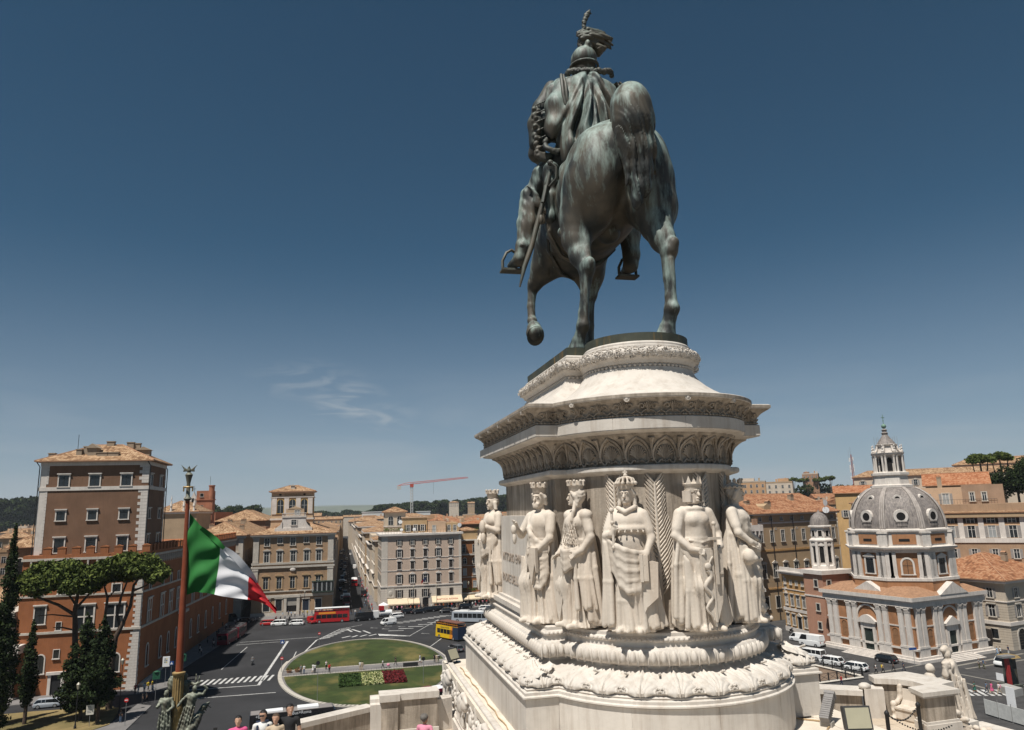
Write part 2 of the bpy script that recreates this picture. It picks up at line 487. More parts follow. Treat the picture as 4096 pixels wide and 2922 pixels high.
def bronze_material(name,dark,green,amt):
 M=bpy.data.materials.new(name);M.use_nodes=True
 n,l=M.node_tree.nodes,M.node_tree.links
 b=n['Principled BSDF'];b.inputs['Roughness'].default_value=0.58;b.inputs['Metallic'].default_value=0.0
 b.inputs['Specular IOR Level'].default_value=0.4
 t=n.new('ShaderNodeTexCoord');ge=n.new('ShaderNodeNewGeometry')
 mp_=n.new('ShaderNodeMapping');mp_.inputs['Scale'].default_value=(2.6,2.6,0.6);l.new(t.outputs['Object'],mp_.inputs[0])
 a=n.new('ShaderNodeTexNoise');a.inputs['Scale'].default_value=1.1;a.inputs['Detail'].default_value=9;a.inputs['Roughness'].default_value=0.66
 l.new(mp_.outputs[0],a.inputs['Vector'])
 sp=n.new('ShaderNodeSeparateXYZ');l.new(ge.outputs['Normal'],sp.inputs[0])
 ma=n.new('ShaderNodeMath');ma.operation='MULTIPLY_ADD';ma.inputs[1].default_value=0.20;l.new(sp.outputs['Z'],ma.inputs[0]);l.new(a.outputs['Fac'],ma.inputs[2])  # patina green raised on upward faces, which also paints in light from above
 mr=n.new('ShaderNodeMapRange');mr.inputs['From Min'].default_value=0.47;mr.inputs['From Max'].default_value=0.78;mr.inputs['To Max'].default_value=amt
 l.new(ma.outputs[0],mr.inputs['Value'])
 br=n.new('ShaderNodeTexNoise');br.inputs['Scale'].default_value=0.9;br.inputs['Detail'].default_value=6
 mp3=n.new('ShaderNodeMapping');mp3.inputs['Scale'].default_value=(1.4,1.4,0.8);mp3.inputs['Location'].default_value=(7,3,1);l.new(t.outputs['Object'],mp3.inputs[0]);l.new(mp3.outputs[0],br.inputs['Vector'])
 rp=n.new('ShaderNodeValToRGB');rp.color_ramp.elements[0].position=0.38;rp.color_ramp.elements[0].color=tuple(dark)+(1,)
 rp.color_ramp.elements[1].position=0.68;rp.color_ramp.elements[1].color=(0.10,0.083,0.06,1)
 l.new(br.outputs['Fac'],rp.inputs[0])
 mx=n.new('ShaderNodeMix');mx.data_type='RGBA';l.new(mr.outputs[0],mx.inputs[0]);l.new(rp.outputs[0],mx.inputs[6]);mx.inputs[7].default_value=tuple(green)+(1,)
 l.new(mx.outputs[2],b.inputs['Base Color'])
 bp=n.new('ShaderNodeBump');bp.inputs['Strength'].default_value=0.35;bp.inputs['Distance'].default_value=0.06
 l.new(a.outputs['Fac'],bp.inputs['Height']);l.new(bp.outputs[0],b.inputs['Normal'])
 return M
BRONZE=bronze_material('statue_bronze',(0.024,0.027,0.026),(0.33,0.43,0.39),0.92)
BRONZE_D=bronze_material('dark_bronze',(0.025,0.028,0.026),(0.16,0.20,0.17),0.6)
BRONZE_G=bronze_material('grey_green_bronze',(0.10,0.11,0.085),(0.30,0.32,0.25),0.9)
PLINTHB=mat('plinth_bronze',(0.055,0.06,0.045),0.6,0.4,1.2,streak=0.8,stain=(0.30,0.17,0.045),cov=(0.55,0.75))
TILE_A=tile_mat('roof_tiles_tan',(0.16,0.09,0.05),(0.29,0.175,0.098),(0.43,0.29,0.18))
TILE_B=tile_mat('roof_tiles_red',(0.17,0.075,0.04),(0.30,0.135,0.07),(0.38,0.21,0.12))
TILE_C=tile_mat('roof_tiles_orange',(0.25,0.095,0.045),(0.34,0.14,0.07),(0.40,0.20,0.11))
LEAD=mat('lead_sheet',(0.17,0.15,0.14),0.65,0.35,0.8,streak=0.8,stain=(0.38,0.33,0.29),cov=(0.45,0.7))
GLASS=mat('window_glass',(0.022,0.026,0.03),0.12,0,spec=0.6)
GLASS_L=mat('pale_curtained_glass',(0.30,0.31,0.31),0.3,0,spec=0.5)
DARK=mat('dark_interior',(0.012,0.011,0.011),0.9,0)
FRAME_W=mat('white_window_frame',(0.62,0.60,0.57),0.6,0.08,2)
STONE=mat('travertine_trim',(0.50,0.455,0.395),0.85,0.14,0.6,streak=0.35,stain=(0.20,0.17,0.14))
STONE_W=mat('pale_stone_trim',(0.62,0.57,0.52),0.85,0.12,0.6,streak=0.3,stain=(0.30,0.25,0.21))
SHUT_D=mat('dark_shutters',(0.045,0.035,0.030),0.7,0.15,5)
SHUT_G=mat('grey_shutters',(0.30,0.28,0.265),0.7,0.12,5)
IRON=mat('black_iron',(0.02,0.02,0.021),0.6,0.1,4)
STEEL=mat('grey_steel',(0.28,0.28,0.28),0.5,0.1,3,metal=0.4)
WHITE=mat('white_paint',(0.80,0.80,0.80),0.35,0.03,1,spec=0.5)
RUBBER=mat('tyre_rubber',(0.018,0.018,0.018),0.85,0.1,8)
ALLOY=mat('alloy_rim',(0.45,0.45,0.46),0.35,0.05,8,metal=0.6)
CARGLASS=mat('car_glass',(0.012,0.014,0.016),0.06,0,spec=0.7)
LAMP_R=mat('tail_lamp_red',(0.35,0.01,0.01),0.25,0,spec=0.6)
LAMP_W=mat('headlamp_clear',(0.7,0.7,0.68),0.15,0,spec=0.7)
def paint(name,col,rough=0.3):return mat(name,col,rough,0.03,1.5,spec=0.5)
def wall(name,col,var=0.12,streak=0.28,k=0.45):return mat(name,col,0.92,var,0.35,streak=streak,stain=sc(col,k),bump=0.12,bscale=6)
# ground
def sheet(name,poly,z,M,kind='structure',thick=0.0):
 b=MB()
 if thick:b.prism(poly,z-thick,z)
 else:b.add([(x,y,z)for x,y in poly],[tuple(range(len(poly)))])
 return tag(b.build(name,M),kind=kind)
sheet('ground',[(-30000,-800),(30000,-800),(30000,45000),(-30000,45000)],-0.02,CITY)
sheet('road',[(-60,26),(140,26),(140,190),(112,190),(106,168),(88,245),(13,249),(-31,252),(-38,250),(-60,160)],0.004,ASPHALT)
sheet('road_corso',[(-2.0,249),(10.2,249),(8.6,520),(7.6,1300),(-1.4,1300),(-1.9,520)],0.008,ASPHALT)
sheet('cobbled_square',[(66,60),(140,60),(140,190),(112,190),(106.5,168),(98,182),(84,140),(72,100)],0.012,SETTS)
def slab_walk(name,poly,h=0.13):
 return tag(MB().prism(poly,0.0,h).build(name,SIDEWALK),kind='structure')
slab_walk('pavement_palace',[(-60,150.5),(-34.2,152.6),(-31.2,156.5),(-33.2,165),(-28.5,205),(-29.2,240),(-36,250),(-60,250)])
slab_walk('pavement_corner',[(-33.6,144.2),(-31.0,142.3),(-31.2,127),(-36,121),(-37,128),(-34.6,131.5)],0.12)
slab_walk('pavement_mansion',[(-32,252),(-28,243.5),(-4,242.5),(-2.2,246),(-2.2,700),(-6,700),(-6,252)])
slab_walk('pavement_police',[(9.8,243),(13,238),(24,240.5),(40,243),(66,250),(66,262),(12,262),(9.0,700),(7.8,700)])
sheet('grass_slope',[(-70,143),(-49.6,144.8),(-38,144.1),(-35.6,142),(-34.6,132),(-37,128),(-36,100),(-70,100)],0.16,DRY,thick=0.2)
MARK=MB()
def stripe(x0,y0,x1,y1,w,z=0.018):
 d=Vector((x1-x0,y1-y0));d.normalize();nx,ny=-d.y*w/2,d.x*w/2
 b=MB().quad((x0+nx,y0+ny,z),(x0-nx,y0-ny,z),(x1-nx,y1-ny,z),(x1+nx,y1+ny,z))
 return tag(b.build('road_marking',PAINT),kind='structure')
for i in range(13):
 x=-26.6+i*1.1
 stripe(x,156.0-0.03*i,x+0.55,160.6,0.5)
for a in(((-12.9,200.8),(-14.8,152.2),0.55),((-14.5,152.2),(-27,152.6),0.35),((-11.1,145.1),(-26,145.4),0.3),((-24.7,203.7),(-5.5,204.3),0.25),((-25,200),(-12.9,200.8),0.25),((-8.1,183),(-5.8,199.7),0.35),((-10.2,174.5),(-9.9,185),0.2),((-5.7,199.7),(-0.1,215.5),0.25),((-0.1,215.5),(6,221),0.25),((-24,170),(-22,196),0.18),((3,196.5),(17,196.4),0.2),((20,178),(27,196),0.2),((17,196),(28,222.5),0.18)):
 stripe(*a[0],*a[1],a[2])
for i in range(7):
 t=i/6
 stripe(-5.4+5.6*t,200.6+14*t,-2.6+5.4*t,202.5+12.6*t,0.65)
for x0,y0,x1,y1 in((1.6,215.5,3.0,209.5),(3.1,213.6,5.3,207.9),(6.0,210.3,7.7,204.8),(0.4,200.4,2.6,202.6),(2.9,200.6,4.4,202.8),(5.0,200.8,6.8,203.0),(7.2,200.9,9.2,203.0)):
 stripe(x0,y0,x1,y1,0.6)
tag(MB().add([(9.6,203.2,.02),(9.8,199.8,.02),(18.0,196.3,.02)],[(0,1,2)]).build('road_marking',PAINT),kind='structure')
for i in range(6):
 stripe(12.5+i*2.9,207+i*2.6,16.5+i*2.9,206.0+i*2.6,0.6)
for i in range(9):
 stripe(14+i*1.9,221.0+1.1*i,17.5+i*1.9,219.5+1.1*i,0.55)
for p in((12,216),(15.5,213),(8,214),(11,211),(14,224),(24.6,178),(20.5,199)):
 stripe(p[0],p[1],p[0]+2.0,p[1]-0.9,0.22);stripe(p[0],p[1],p[0]+0.7,p[1]+0.7,0.22)
for i in range(26):
 stripe(3.6-0.002*i,262+i*16,3.6-0.002*i,269+i*16,0.16)
for i in range(7):
 stripe(98.6+0.95*i,107.9-0.35*i,97.1+0.95*i,104.2-0.35*i,0.55,0.022)
PALE=mat('travertine_strip',(0.21,0.195,0.17),0.9,0.2,0.5)
def band(pts,w,z=0.02):
 for i in range(len(pts)-1):
  o=stripe(*pts[i],*pts[i+1],w,z);o.data.materials[0]=PALE;o.name='paving_band'
band([(92,110),(107.6,117.7),(112,122),(133,126.8)],0.7)
band([(94,122),(107,125)],0.5);band([(107.6,117.6),(109.2,110.2),(112,104)],0.5);band([(101,116),(103.7,113.6),(103.6,106.9),(101.6,103.4)],0.6,0.026)
band([(112,119.5),(140,124)],0.5,0.028)
# oval lawn in two halves
def ellipse(cx,cy,a,b,n=96):return[(cx+a*math.cos(2*math.pi*i/n),cy+b*math.sin(2*math.pi*i/n))for i in range(n)]
EC=(5.4,162.6)
def half(ylo,yhi,a,b,z0,z1,n=60):
 pts=[(x,y)for x,y in ellipse(*EC,a,b,220)if ylo<=y<=yhi]
 pts.sort(key=lambda p:math.atan2(p[1]-EC[1]-(8 if ylo>150 else-8),p[0]-EC[0]))
 bm_=MB()
 c=(sum(p[0]for p in pts)/len(pts),sum(p[1]for p in pts)/len(pts))
 rings=[]
 K=7
 for k in range(K+1):
  t=k/K
  rings.append([(p[0]+(c[0]-p[0])*t,p[1]+(c[1]-p[1])*t,z0+(z1-z0)*math.sin(t*math.pi/2))for p in pts])
 n_=len(pts)
 bm_.add([v for r_ in rings for v in r_],[(k*n_+i,k*n_+(i+1)%n_,(k+1)*n_+(i+1)%n_,(k+1)*n_+i)for k in range(K)for i in range(n_)])
 return bm_
sheet('island_path',ellipse(*EC,17.0,32.9),0.10,SIDEWALK,thick=0.12)
tag(half(163.2,300,16.2,32.2,0.16,0.75).build('lawn',LAWN,smooth=60),kind='structure')
tag(half(0,157.4,16.2,32.2,0.16,0.5).build('lawn',LAWN,smooth=60),kind='structure')
kb=tag(bpy.data.objects.new('kerb',None),kind='structure');COL.objects.link(kb)
KM=MB().box(-0.55,0.55,-0.16,0.16,0.0,0.2).mesh('kerb_stone',KERB)
for i in range(150):
 a=2*math.pi*i/150
 x,y=EC[0]+17.0*math.cos(a),EC[1]+32.9*math.sin(a)
 k=ob('kerb_stone',KM,kb,(x,y,0.0),math.atan2(32.9*math.cos(a),-17.0*math.sin(a)))
 if 0.45<(i/150)<0.80:k.scale=(1,2.4,1.25)
for y in(157.55,162.95):
 for i in range(29):ob('kerb_stone',KM,kb,(-10.4+1.14*i,y,0.0))
for nm,y in(('north',163.1),('south',157.3)):
 b=MB()
 for i in range(64):
  x=-10.3+i*0.5;b.tube([(x,y,0.1),(x,y,0.6)],0.012,4)
 b.tube([(-10.3,y,0.58),(21.2,y,0.58)],0.012,4)
 tag(b.build('hoop_fence',IRON),'low black wire fence along the %s edge of the lawn path'%('far' if nm=='north' else 'near'),'fence','wire fences of the oval lawn')
def bed(name,x0,x1,colset,label,h,seed):
 rg=np.random.default_rng(seed)
 n=5200
 px=rg.uniform(x0,x1,n);py=rg.uniform(142.7,152.2,n);pz=0.4+rg.uniform(0.25,1,n)*h
 V=[];F=[];mi=rg.integers(0,len(colset),n)
 d=rg.normal(0,1,(n,2,3));d/=np.linalg.norm(d,axis=2,keepdims=True);s_=rg.uniform(0.09,0.2,n)[:,None]
 c=np.stack([px,py,pz],1)
 V=np.stack([c-d[:,0]*s_,c+d[:,1]*s_,c+d[:,0]*s_,c-d[:,1]*s_],1).reshape(-1,3)
 F=np.arange(n*4).reshape(-1,4)
 o=ob(name,np_mesh(name,V,F,colset,False,mi))
 return tag(o,label,'flower bed',kind='stuff')
bed('flower_bed',-0.1,3.9,[mat('leaf_a',(0.045,0.085,0.015),0.8,0.2,3),mat('leaf_b',(0.03,0.06,0.012),0.8,0.2,3)],'dark green leafy block of the tricolour flower bed',0.5,1)
bed('flower_bed',3.95,7.95,[mat('petal_w',(0.52,0.50,0.27),0.8,0.15,3),mat('petal_w2',(0.40,0.42,0.17),0.8,0.2,3),MATS['leaf_a']],'cream flowering block in the middle of the tricolour flower bed',0.45,2)
bed('flower_bed',8.0,12.1,[mat('petal_r',(0.17,0.012,0.016),0.8,0.2,3),mat('petal_r2',(0.10,0.02,0.02),0.8,0.2,3)],'dark red flowering block of the tricolour flower bed',0.5,3)
# terrace of the monument
AX,CB,CF=8.98,21.0,27.6
ter=tag(bpy.data.objects.new('terrace',None),kind='structure');COL.objects.link(ter)
WL0,WL1=(-9.0,21.6),(1.2,27.42)
MB().prism([(-9.0,4),(20.2,4),(20.2,21.7),(20.8,22.4),(20.9,24.9),(17.5,25.3),(14.2,30.8),(3.9,31.2),(3.4,27.6),(1.2,27.6),(-9.0,21.8)],0.0,23.42).build('terrace_mass',MARBLE_OLD,ter)
rg=random.Random(3)
for i in range(12):
 for j in range(10):
  x0,y0=14.1+i*1.05,14.6+j*1.05
  if x0+1.035<20.2 and y0+1.0<24.3:MB().box(x0,x0+1.035,y0,y0+1.035,23.42,23.5+rg.uniform(-.004,.004)).build('paving_slab',PAVE2,ter)
for i in range(11):
 for j in range(9):
  x0,y0=-7.4+i*1.05,15.6+j*1.05
  if y0+1.1<21.6+(x0+9)*0.57 and x0<3.0:MB().box(x0,x0+1.035,y0,y0+1.035,23.42,23.5+rg.uniform(-.004,.004)).build('paving_slab',PAVE2,ter)
plat=thing('carved_platform','marble platform under the pedestal with carved trophies along its side','platform',(AX,22,23.5))
MB().prism([(4.2,13.5),(13.78,13.5),(13.78,30.9),(4.2,30.9)],23.3,24.9).build('core',MARBLE,plat)
rg=random.Random(5)
for j in range(15):
 y0=13.5+1.16*j
 for i,(x0,x1)in enumerate(((4.05,5.3),(5.3,6.6),(6.6,7.9),(7.9,9.2),(9.2,10.5),(10.5,11.8),(11.8,12.9),(12.9,13.92))):
  if 5.3<=x0<12.9 and j>4:continue
  MB().box(x0+.006,x1-.006,y0+.006,y0+1.154,24.9,25.1+rg.uniform(-.006,.006)).build('paving_slab',PAVE,plat)
MB().box(3.95,4.2,13.4,30.95,23.3,23.75).box(4.02,4.2,13.4,30.95,23.75,23.85).build('relief_plinth',MARBLE,plat)
rel=SDF((3.72,16.4,23.72),(4.34,31.1,25.16),0.03)
rel.raw((3.9,16.3,23.6),(4.5,31.2,25.2),lambda X,Y,Z:4.15-X+0*Y+0*Z)
rg=random.Random(11)
for k in range(16):
 y=16.9+k*0.93
 t=k%4
 if t==0:
  for q in range(14):
   a=q/14*2*math.pi;a2=(q+1)/14*2*math.pi
   rel.cap((4.08,y+.36*math.cos(a),24.45+.42*math.sin(a)),(4.08,y+.36*math.cos(a2),24.45+.42*math.sin(a2)),.055,k=.03)
  rel.ell((4.1,y,24.45),(.12,.17,.2),.05)
 elif t==1:
  rel.ell((4.05,y,24.75),(.19,.25,.24),.05);rel.chain([(4.05,y-.25,24.85),(3.98,y,25.05),(4.05,y+.3,24.8),(4.07,y+.33,24.5)],[.06,.1,.08,.05],.04)
  rel.cap((4.08,y-.4,23.85),(4.08,y+.42,24.75),.045);rel.cap((4.08,y+.4,23.85),(4.06,y-.4,24.6),.045)
 elif t==2:
  rel.ell((4.08,y,24.55),(.18,.28,.34),.06);rel.ell((4.06,y-.13,24.7),(.13,.12,.12),.05);rel.ell((4.06,y+.13,24.7),(.13,.12,.12),.05)
  for q in range(5):rel.cap((4.06,y-.24+.12*q,24.25),(4.06,y-.28+.14*q,23.92),.045,k=.02)
 else:
  rel.cap((4.07,y-.05,23.8),(4.07,y+.1,25.05),.05);rel.cap((4.08,y-.3,23.85),(4.08,y-.1,25.0),.035)
  for q in range(9):
   a=math.pi*q/8;rel.ell((4.05,y+.35*math.cos(a),24.75-.4*math.sin(a)),(.09,.08,.08),.03)
 for q in range(4):
  yy=y+rg.uniform(-.45,.45);zz=rg.uniform(23.9,24.9)
  rel.chain([(4.1,yy,zz),(4.06,yy+rg.uniform(-.15,.15),zz-.15),(4.1,yy+rg.uniform(-.2,.2),zz-.3)],[.04,.05,.03],.03)
ob('trophy_relief',rel.mesh('trophy_relief',MARBLE),plat,(-AX,-22,-23.5))
MB().tube([(4.5+0.03*math.sin(i*1.7),18.0+i*0.4,25.14)for i in range(29)],0.018,5).build('cable',mat('tan_cable',(0.42,0.30,0.17),0.7,0.1,5),plat)
# pedestal
NA=56
def plan(d,nside=14):
 a=4.37-d;yb=19.4+d;yf=29.2-d;Rr=3.8-0.95*d
 ch=math.sqrt(max(0.01,Rr*Rr-(yb-CB)**2))
 t0=math.atan2(yb-CB,-ch);t1=math.atan2(yb-CB,ch)
 if t0>0:t0-=2*math.pi
 if t1>0:pass
 pts=[(AX-a,yb)]
 for i in range(NA+1):
  t=t0+(t1-t0)*i/NA
  pts.append((AX+Rr*math.cos(t),CB+Rr*math.sin(t)))
 pts.append((AX+a,yb))
 n1=len(pts)
 back=pts[:]
 front=[(x,48.6-y)for x,y in reversed(back)]
 return back+front
def loft(prof,M,name,parent,smooth=35,capb=False,capt=False):
 b=MB();n=len(plan(0))
 vs=[]
 for d,z in prof:vs+=[(x,y,z)for x,y in plan(d)]
 fs=[(j*n+i,j*n+(i+1)%n,(j+1)*n+(i+1)%n,(j+1)*n+i)for j in range(len(prof)-1)for i in range(n)]
 if capt:fs.append(tuple(range((len(prof)-1)*n,len(prof)*n)))
 if capb:fs.append(tuple(range(n-1,-1,-1)))
 b.add(vs,fs)
 return b.build(name,M,parent,smooth=smooth)
ped=thing('monument_pedestal','huge cream marble pedestal with rounded end, carrying the bronze horseman','pedestal',(AX,24.3,25.1))
loft([(.09,25.08),(.09,26.17)],MARBLE,'base_block',ped)
loft([(.09,26.17),(.03,26.19),(.0,26.2),(.0,26.235),(.03,26.25),(.06,26.26),(.06,26.33),(.09,26.345),(.13,26.36),(.11,26.40),(.15,26.44),(.19,26.455)],MARBLE,'base_moulding',ped)
CYMA=[(.19,26.455),(.125,26.475),(.105,26.51),(.12,26.56),(.18,26.62),(.29,26.68),(.44,26.735),(.62,26.785),(.78,26.83),(.92,26.88),(.98,26.92),(1.0,26.99)]
loft(CYMA,MARBLE,'leaf_moulding',ped)
loft([(1.0,26.99),(.86,27.0),(.78,27.05),(.73,27.12),(.71,27.2),(.715,27.28),(.74,27.35),(.80,27.41),(.86,27.42)],MARBLE,'egg_torus',ped)
loft([(.86,27.42),(.92,27.44),(.935,27.5),(.93,27.56),(.90,27.58),(.90,27.66),(.93,27.69),(.95,27.70),(.95,27.78),(1.0,27.79),(1.55,27.80)],MARBLE,'figure_ledge',ped)
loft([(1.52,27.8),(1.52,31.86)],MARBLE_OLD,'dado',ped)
loft([(1.52,31.86),(1.42,31.9),(1.33,31.93),(1.29,31.97),(1.285,32.03),(1.30,32.09),(1.36,32.115),(1.45,32.12)],MARBLE,'neck_moulding',ped)
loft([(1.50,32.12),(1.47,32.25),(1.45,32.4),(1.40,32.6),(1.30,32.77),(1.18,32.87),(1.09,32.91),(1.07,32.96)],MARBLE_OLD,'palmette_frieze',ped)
loft([(1.07,32.96),(.93,32.985),(.80,33.01),(.775,33.03),(.775,33.36),(.79,33.375)],MARBLE,'fascia',ped)
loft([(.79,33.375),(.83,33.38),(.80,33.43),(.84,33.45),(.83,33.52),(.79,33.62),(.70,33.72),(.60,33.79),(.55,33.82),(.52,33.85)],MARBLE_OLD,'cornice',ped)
loft([(.52,33.85),(.50,33.86),(.50,33.965),(.54,33.985),(.70,33.99)],MARBLE,'cornice_slab',ped)
loft([(.70,33.99),(.95,34.05),(1.25,34.17),(1.55,34.33),(1.80,34.5),(2.0,34.68),(2.13,34.84),(2.19,34.95),(2.20,35.0),(2.25,35.01),(2.25,35.10),(2.19,35.12),(2.16,35.2),(2.10,35.25),(2.07,35.27)],MARBLE,'scotia',ped)
loft([(2.22,35.54),(2.20,35.57),(2.21,35.66),(2.24,35.68),(2.24,35.74),(2.27,35.77),(2.29,35.79)],MARBLE,'top_moulding',ped,capt=True)
def slabs(d,z0,z1,name,M,seg=7,ystep=1.6):
 P_=plan(d);runs=[]
 y=P_[0][1];n_=int(9.0/ystep)
 for i in range(n_):runs.append([(P_[0][0],y+(n_-i)*ystep),(P_[0][0],y+(n_-i-1)*ystep)])
 runs.append([P_[0],P_[1]])
 for i in range(1,NA+1,seg):runs.append(P_[i:i+seg+1])
 runs.append([P_[NA+1],P_[NA+2]])
 for i in range(4):runs.append([(P_[NA+2][0],P_[NA+2][1]+i*ystep),(P_[NA+2][0],P_[NA+2][1]+(i+1)*ystep)])
 for r_ in runs:
  q=[Vector(p)for p in r_];g=.006
  q[0]=q[0]+(q[1]-q[0]).normalized()*g;q[-1]=q[-1]+(q[-2]-q[-1]).normalized()*g
  n_=len(q);vs=[(p.x,p.y,z0)for p in q]+[(p.x,p.y,z1)for p in q]
  o_=[]
  for i in range(n_):
   t=(q[min(i+1,n_-1)]-q[max(i-1,0)]).normalized();o_.append((q[i].x-t.y*.03,q[i].y+t.x*.03))
  vs+=[(x,y,z0)for x,y in o_]+[(x,y,z1)for x,y in o_]
  fs=[(i,i+1,n_+i+1,n_+i)for i in range(n_-1)]+[(n_+i,n_+i+1,3*n_+i+1,3*n_+i)for i in range(n_-1)]+[(0,n_,3*n_,2*n_),(n_-1,3*n_-1,4*n_-1,2*n_-1)]
  MB().add(vs,fs).build(name,M,ped,smooth=35)
def path(d,y_end=29.0):
 """points with outward headings along the visible edge at inset d: up the west side, round the bow, a bit of the east pier"""
 pts=plan(d)[:NA+3]
 pts=[(pts[0][0],y_end-d)]+pts+[(pts[-1][0],23.0)]
 return pts
def along(d,step,off=0.0,y_end=29.0,corners=False):
 P=path(d,y_end);out=[]
 runs=[P[0:2],P[1:3],P[2:2+NA+1],P[2+NA:4+NA],P[3+NA:5+NA]]
 for ri,r_ in enumerate(runs):
  L=[math.dist(r_[i],r_[i+1])for i in range(len(r_)-1)]
  T=sum(L)
  n=max(1,round(T/step))
  for k in range(n):
   s_=(k+.5)*T/n
   for i in range(len(L)):
    if s_<=L[i]or i==len(L)-1:break
    s_-=L[i]
   t=s_/max(L[i],1e-6);a,c=r_[i],r_[i+1]
   x,y=a[0]+(c[0]-a[0])*t,a[1]+(c[1]-a[1])*t
   if ri==2:rz=math.atan2(y-CB,x-AX)+math.pi/2
   else:
    dx,dy=c[0]-a[0],c[1]-a[1];rz=math.atan2(dy,dx)
   out.append((x,y,rz,T/n))
 return out
slabs(.078,25.1,26.165,'base_slab',MARBLE,14,2.2);slabs(.763,33.05,33.355,'fascia_slab',MARBLE,14,2.2);slabs(.488,33.875,33.955,'cornice_slab_stone',MARBLE_OLD,14,2.2)
EGG=MB().ball((0,0.02,0),(.085,.125,.165),10,7).mesh('egg',MARBLE,smooth=180)
DART=MB().ball((0,0.02,-.02),(.022,.06,.19),6,6).mesh('dart',MARBLE,smooth=180)
for x,y,rz,w in along(.725,.26):
 c,s=math.cos(rz),math.sin(rz)
 ob('egg',EGG,ped,(x-AX,y-24.3,27.21-25.1),rz)
 ob('dart',DART,ped,(x-c*w/2-AX,y-s*w/2-24.3,27.2-25.1),rz)
BEAD=MB().ball((0,0,0),(.062,.05,.05),8,6).mesh('bead',MARBLE,smooth=180)
for x,y,rz,w in along(.895,.135):ob('bead',BEAD,ped,(x-AX,y-24.3,27.62-25.1),rz)
BEAD2=MB().ball((0,0,0),.056,8,6).mesh('bead',MARBLE,smooth=180)
for x,y,rz,w in along(2.235,.145,y_end=28.9):ob('bead',BEAD2,ped,(x-AX,y-24.3,35.055-25.1),rz)
def acanthus():
 b=MB();NU,NV=32,28
 vs=[]
 prof=[((d-.105),z)for d,z in CYMA]
 zs=np.array([p[1]for p in prof[1:]]);ds=np.array([p[0]for p in prof[1:]])
 L=np.concatenate([[0],np.cumsum(np.hypot(np.diff(ds),np.diff(zs)))]);L/=L[-1]
 for j in range(NV+1):
  v=j/NV
  d0=float(np.interp(v*.93,L,ds));z0=float(np.interp(v*.93,L,zs))
  d1=float(np.interp(min(1,v*.93+.02),L,ds));z1=float(np.interp(min(1,v*.93+.02),L,zs))
  nx,nz=(z1-z0),(d1-d0);q=math.hypot(nx,nz)+1e-6;no,nzv=nx/q,nz/q
  wd=.43*(0.62+.38*math.sin(math.pi*min(1,v*1.15)**.8))*(1-.45*max(0,v-.78)/.22)
  for i in range(NU+1):
   u=2*i/NU-1
   au=abs(u);lob=abs(math.sin(v*math.pi*4.5+au*2.6))**.7
   h=.015+.030*math.exp(-(u/.07)**2)+.045*lob*min(1,au*2.2)*(1-au**8)-.05*(au**6)+.018*abs(math.sin(au*16+v*9))
   ph_=math.atan2(u,.22+v);h=.012+.060*(1-au**3)*(.35+.65*abs(math.cos(ph_*8.5))**.7)-.05*au**8+.02*math.exp(-(u/.06)**2)
   h+=.05*max(0,v-.86)/.14+.03*max(0,.12-v)/.12
   wob=1+.13*math.sin(v*30+1.0)*au
   h=h*.9-.012
   vs.append((u*wd*wob,d0-h*no,z0+h*nzv))
 fs=[(j*(NU+1)+i,j*(NU+1)+i+1,(j+1)*(NU+1)+i+1,(j+1)*(NU+1)+i)for j in range(NV)for i in range(NU)]
 b.add(vs,fs)
 for s_ in(-1,1):
  for k in range(9):
   a=k*.75;r_=.085*(1-k*.085)
   b.ball((s_*(.40+r_*math.cos(a)*.6),.03,26.56+r_*math.sin(a)),.026,5,4)
 for k in range(5):b.ball((.43,.62-.05*k,26.80+.02*k),.035,5,4)
 return b.xf(lambda x,y,z:(x,y,z-26.5)).mesh('acanthus_leaf',MARBLE,smooth=60)
ACA=acanthus()
for x,y,rz,w in along(.105,.92):
 o=ob('acanthus_leaf',ACA,ped,(x-AX,y-24.3,26.5-25.1),rz);o.scale=(w/.92*(1 if w>.7 else .95),1,1)
def palmette():
 b=MB()
 n=26
 arch=[(-.31,.10),(-.335,.2),(-.33,.34),(-.28,.48),(-.19,.6),(-.09,.68),(0,.735),(.09,.68),(.19,.6),(.28,.48),(.33,.34),(.335,.2),(.31,.10)]
 arch_=[(.27*math.sin(t)*(1-.12*max(0,math.cos(t))),.30+(.33*math.cos(t)if math.cos(t)>0 else .27*math.cos(t)))for t in[math.pi*(.98-1.96*i/n)for i in range(n+1)]]
 def onf(x,z,out=0.0):
  zz=np.interp(z,[0,.15,.3,.48,.65,.75,.80],[0.03,0.015,0.0,-.05,-.15,-.27,-.36])
  return(x,float(zz)-out,z)
 b.tube([onf(x,z,.035)for x,z in arch],.042,6)
 b.tube([onf(x*.82,.10+(z-.10)*.86,.02)for x,z in arch],.02,5)
 for k in range(-5,6):
  a=k*.29
  pts=[(.0,.10),(.09*math.sin(a),.2+.07*math.cos(a)),(.19*math.sin(a),.26+.2*math.cos(a)),(.235*math.sin(a),.24+.27*math.cos(a))]
  b.tube([onf(x,z,.045)for x,z in pts],[.010,.018,.030,.016],5)
 for s_ in(-1,1):
  pts=[(s_*(.05+.32*t),.06+.05*math.sin(t*9))for t in[i/8 for i in range(9)]]
  b.tube([onf(x,z,.05)for x,z in pts],.028,5)
  b.tube([onf(s_*(.345+.055*math.cos(a)),.15+.055*math.sin(a),.05)for a in[i*.8 for i in range(8)]],.022,5)
  b.tube([onf(s_*.37,z,.03)for z in(.22,.4,.6,.72)],[.03,.02,.03,.06],6)
 b.ball(onf(0,.07,.05),(.045,.04,.06),6,5)
 return b.mesh('palmette',MARBLE_OLD,smooth=60)
PALM=palmette()
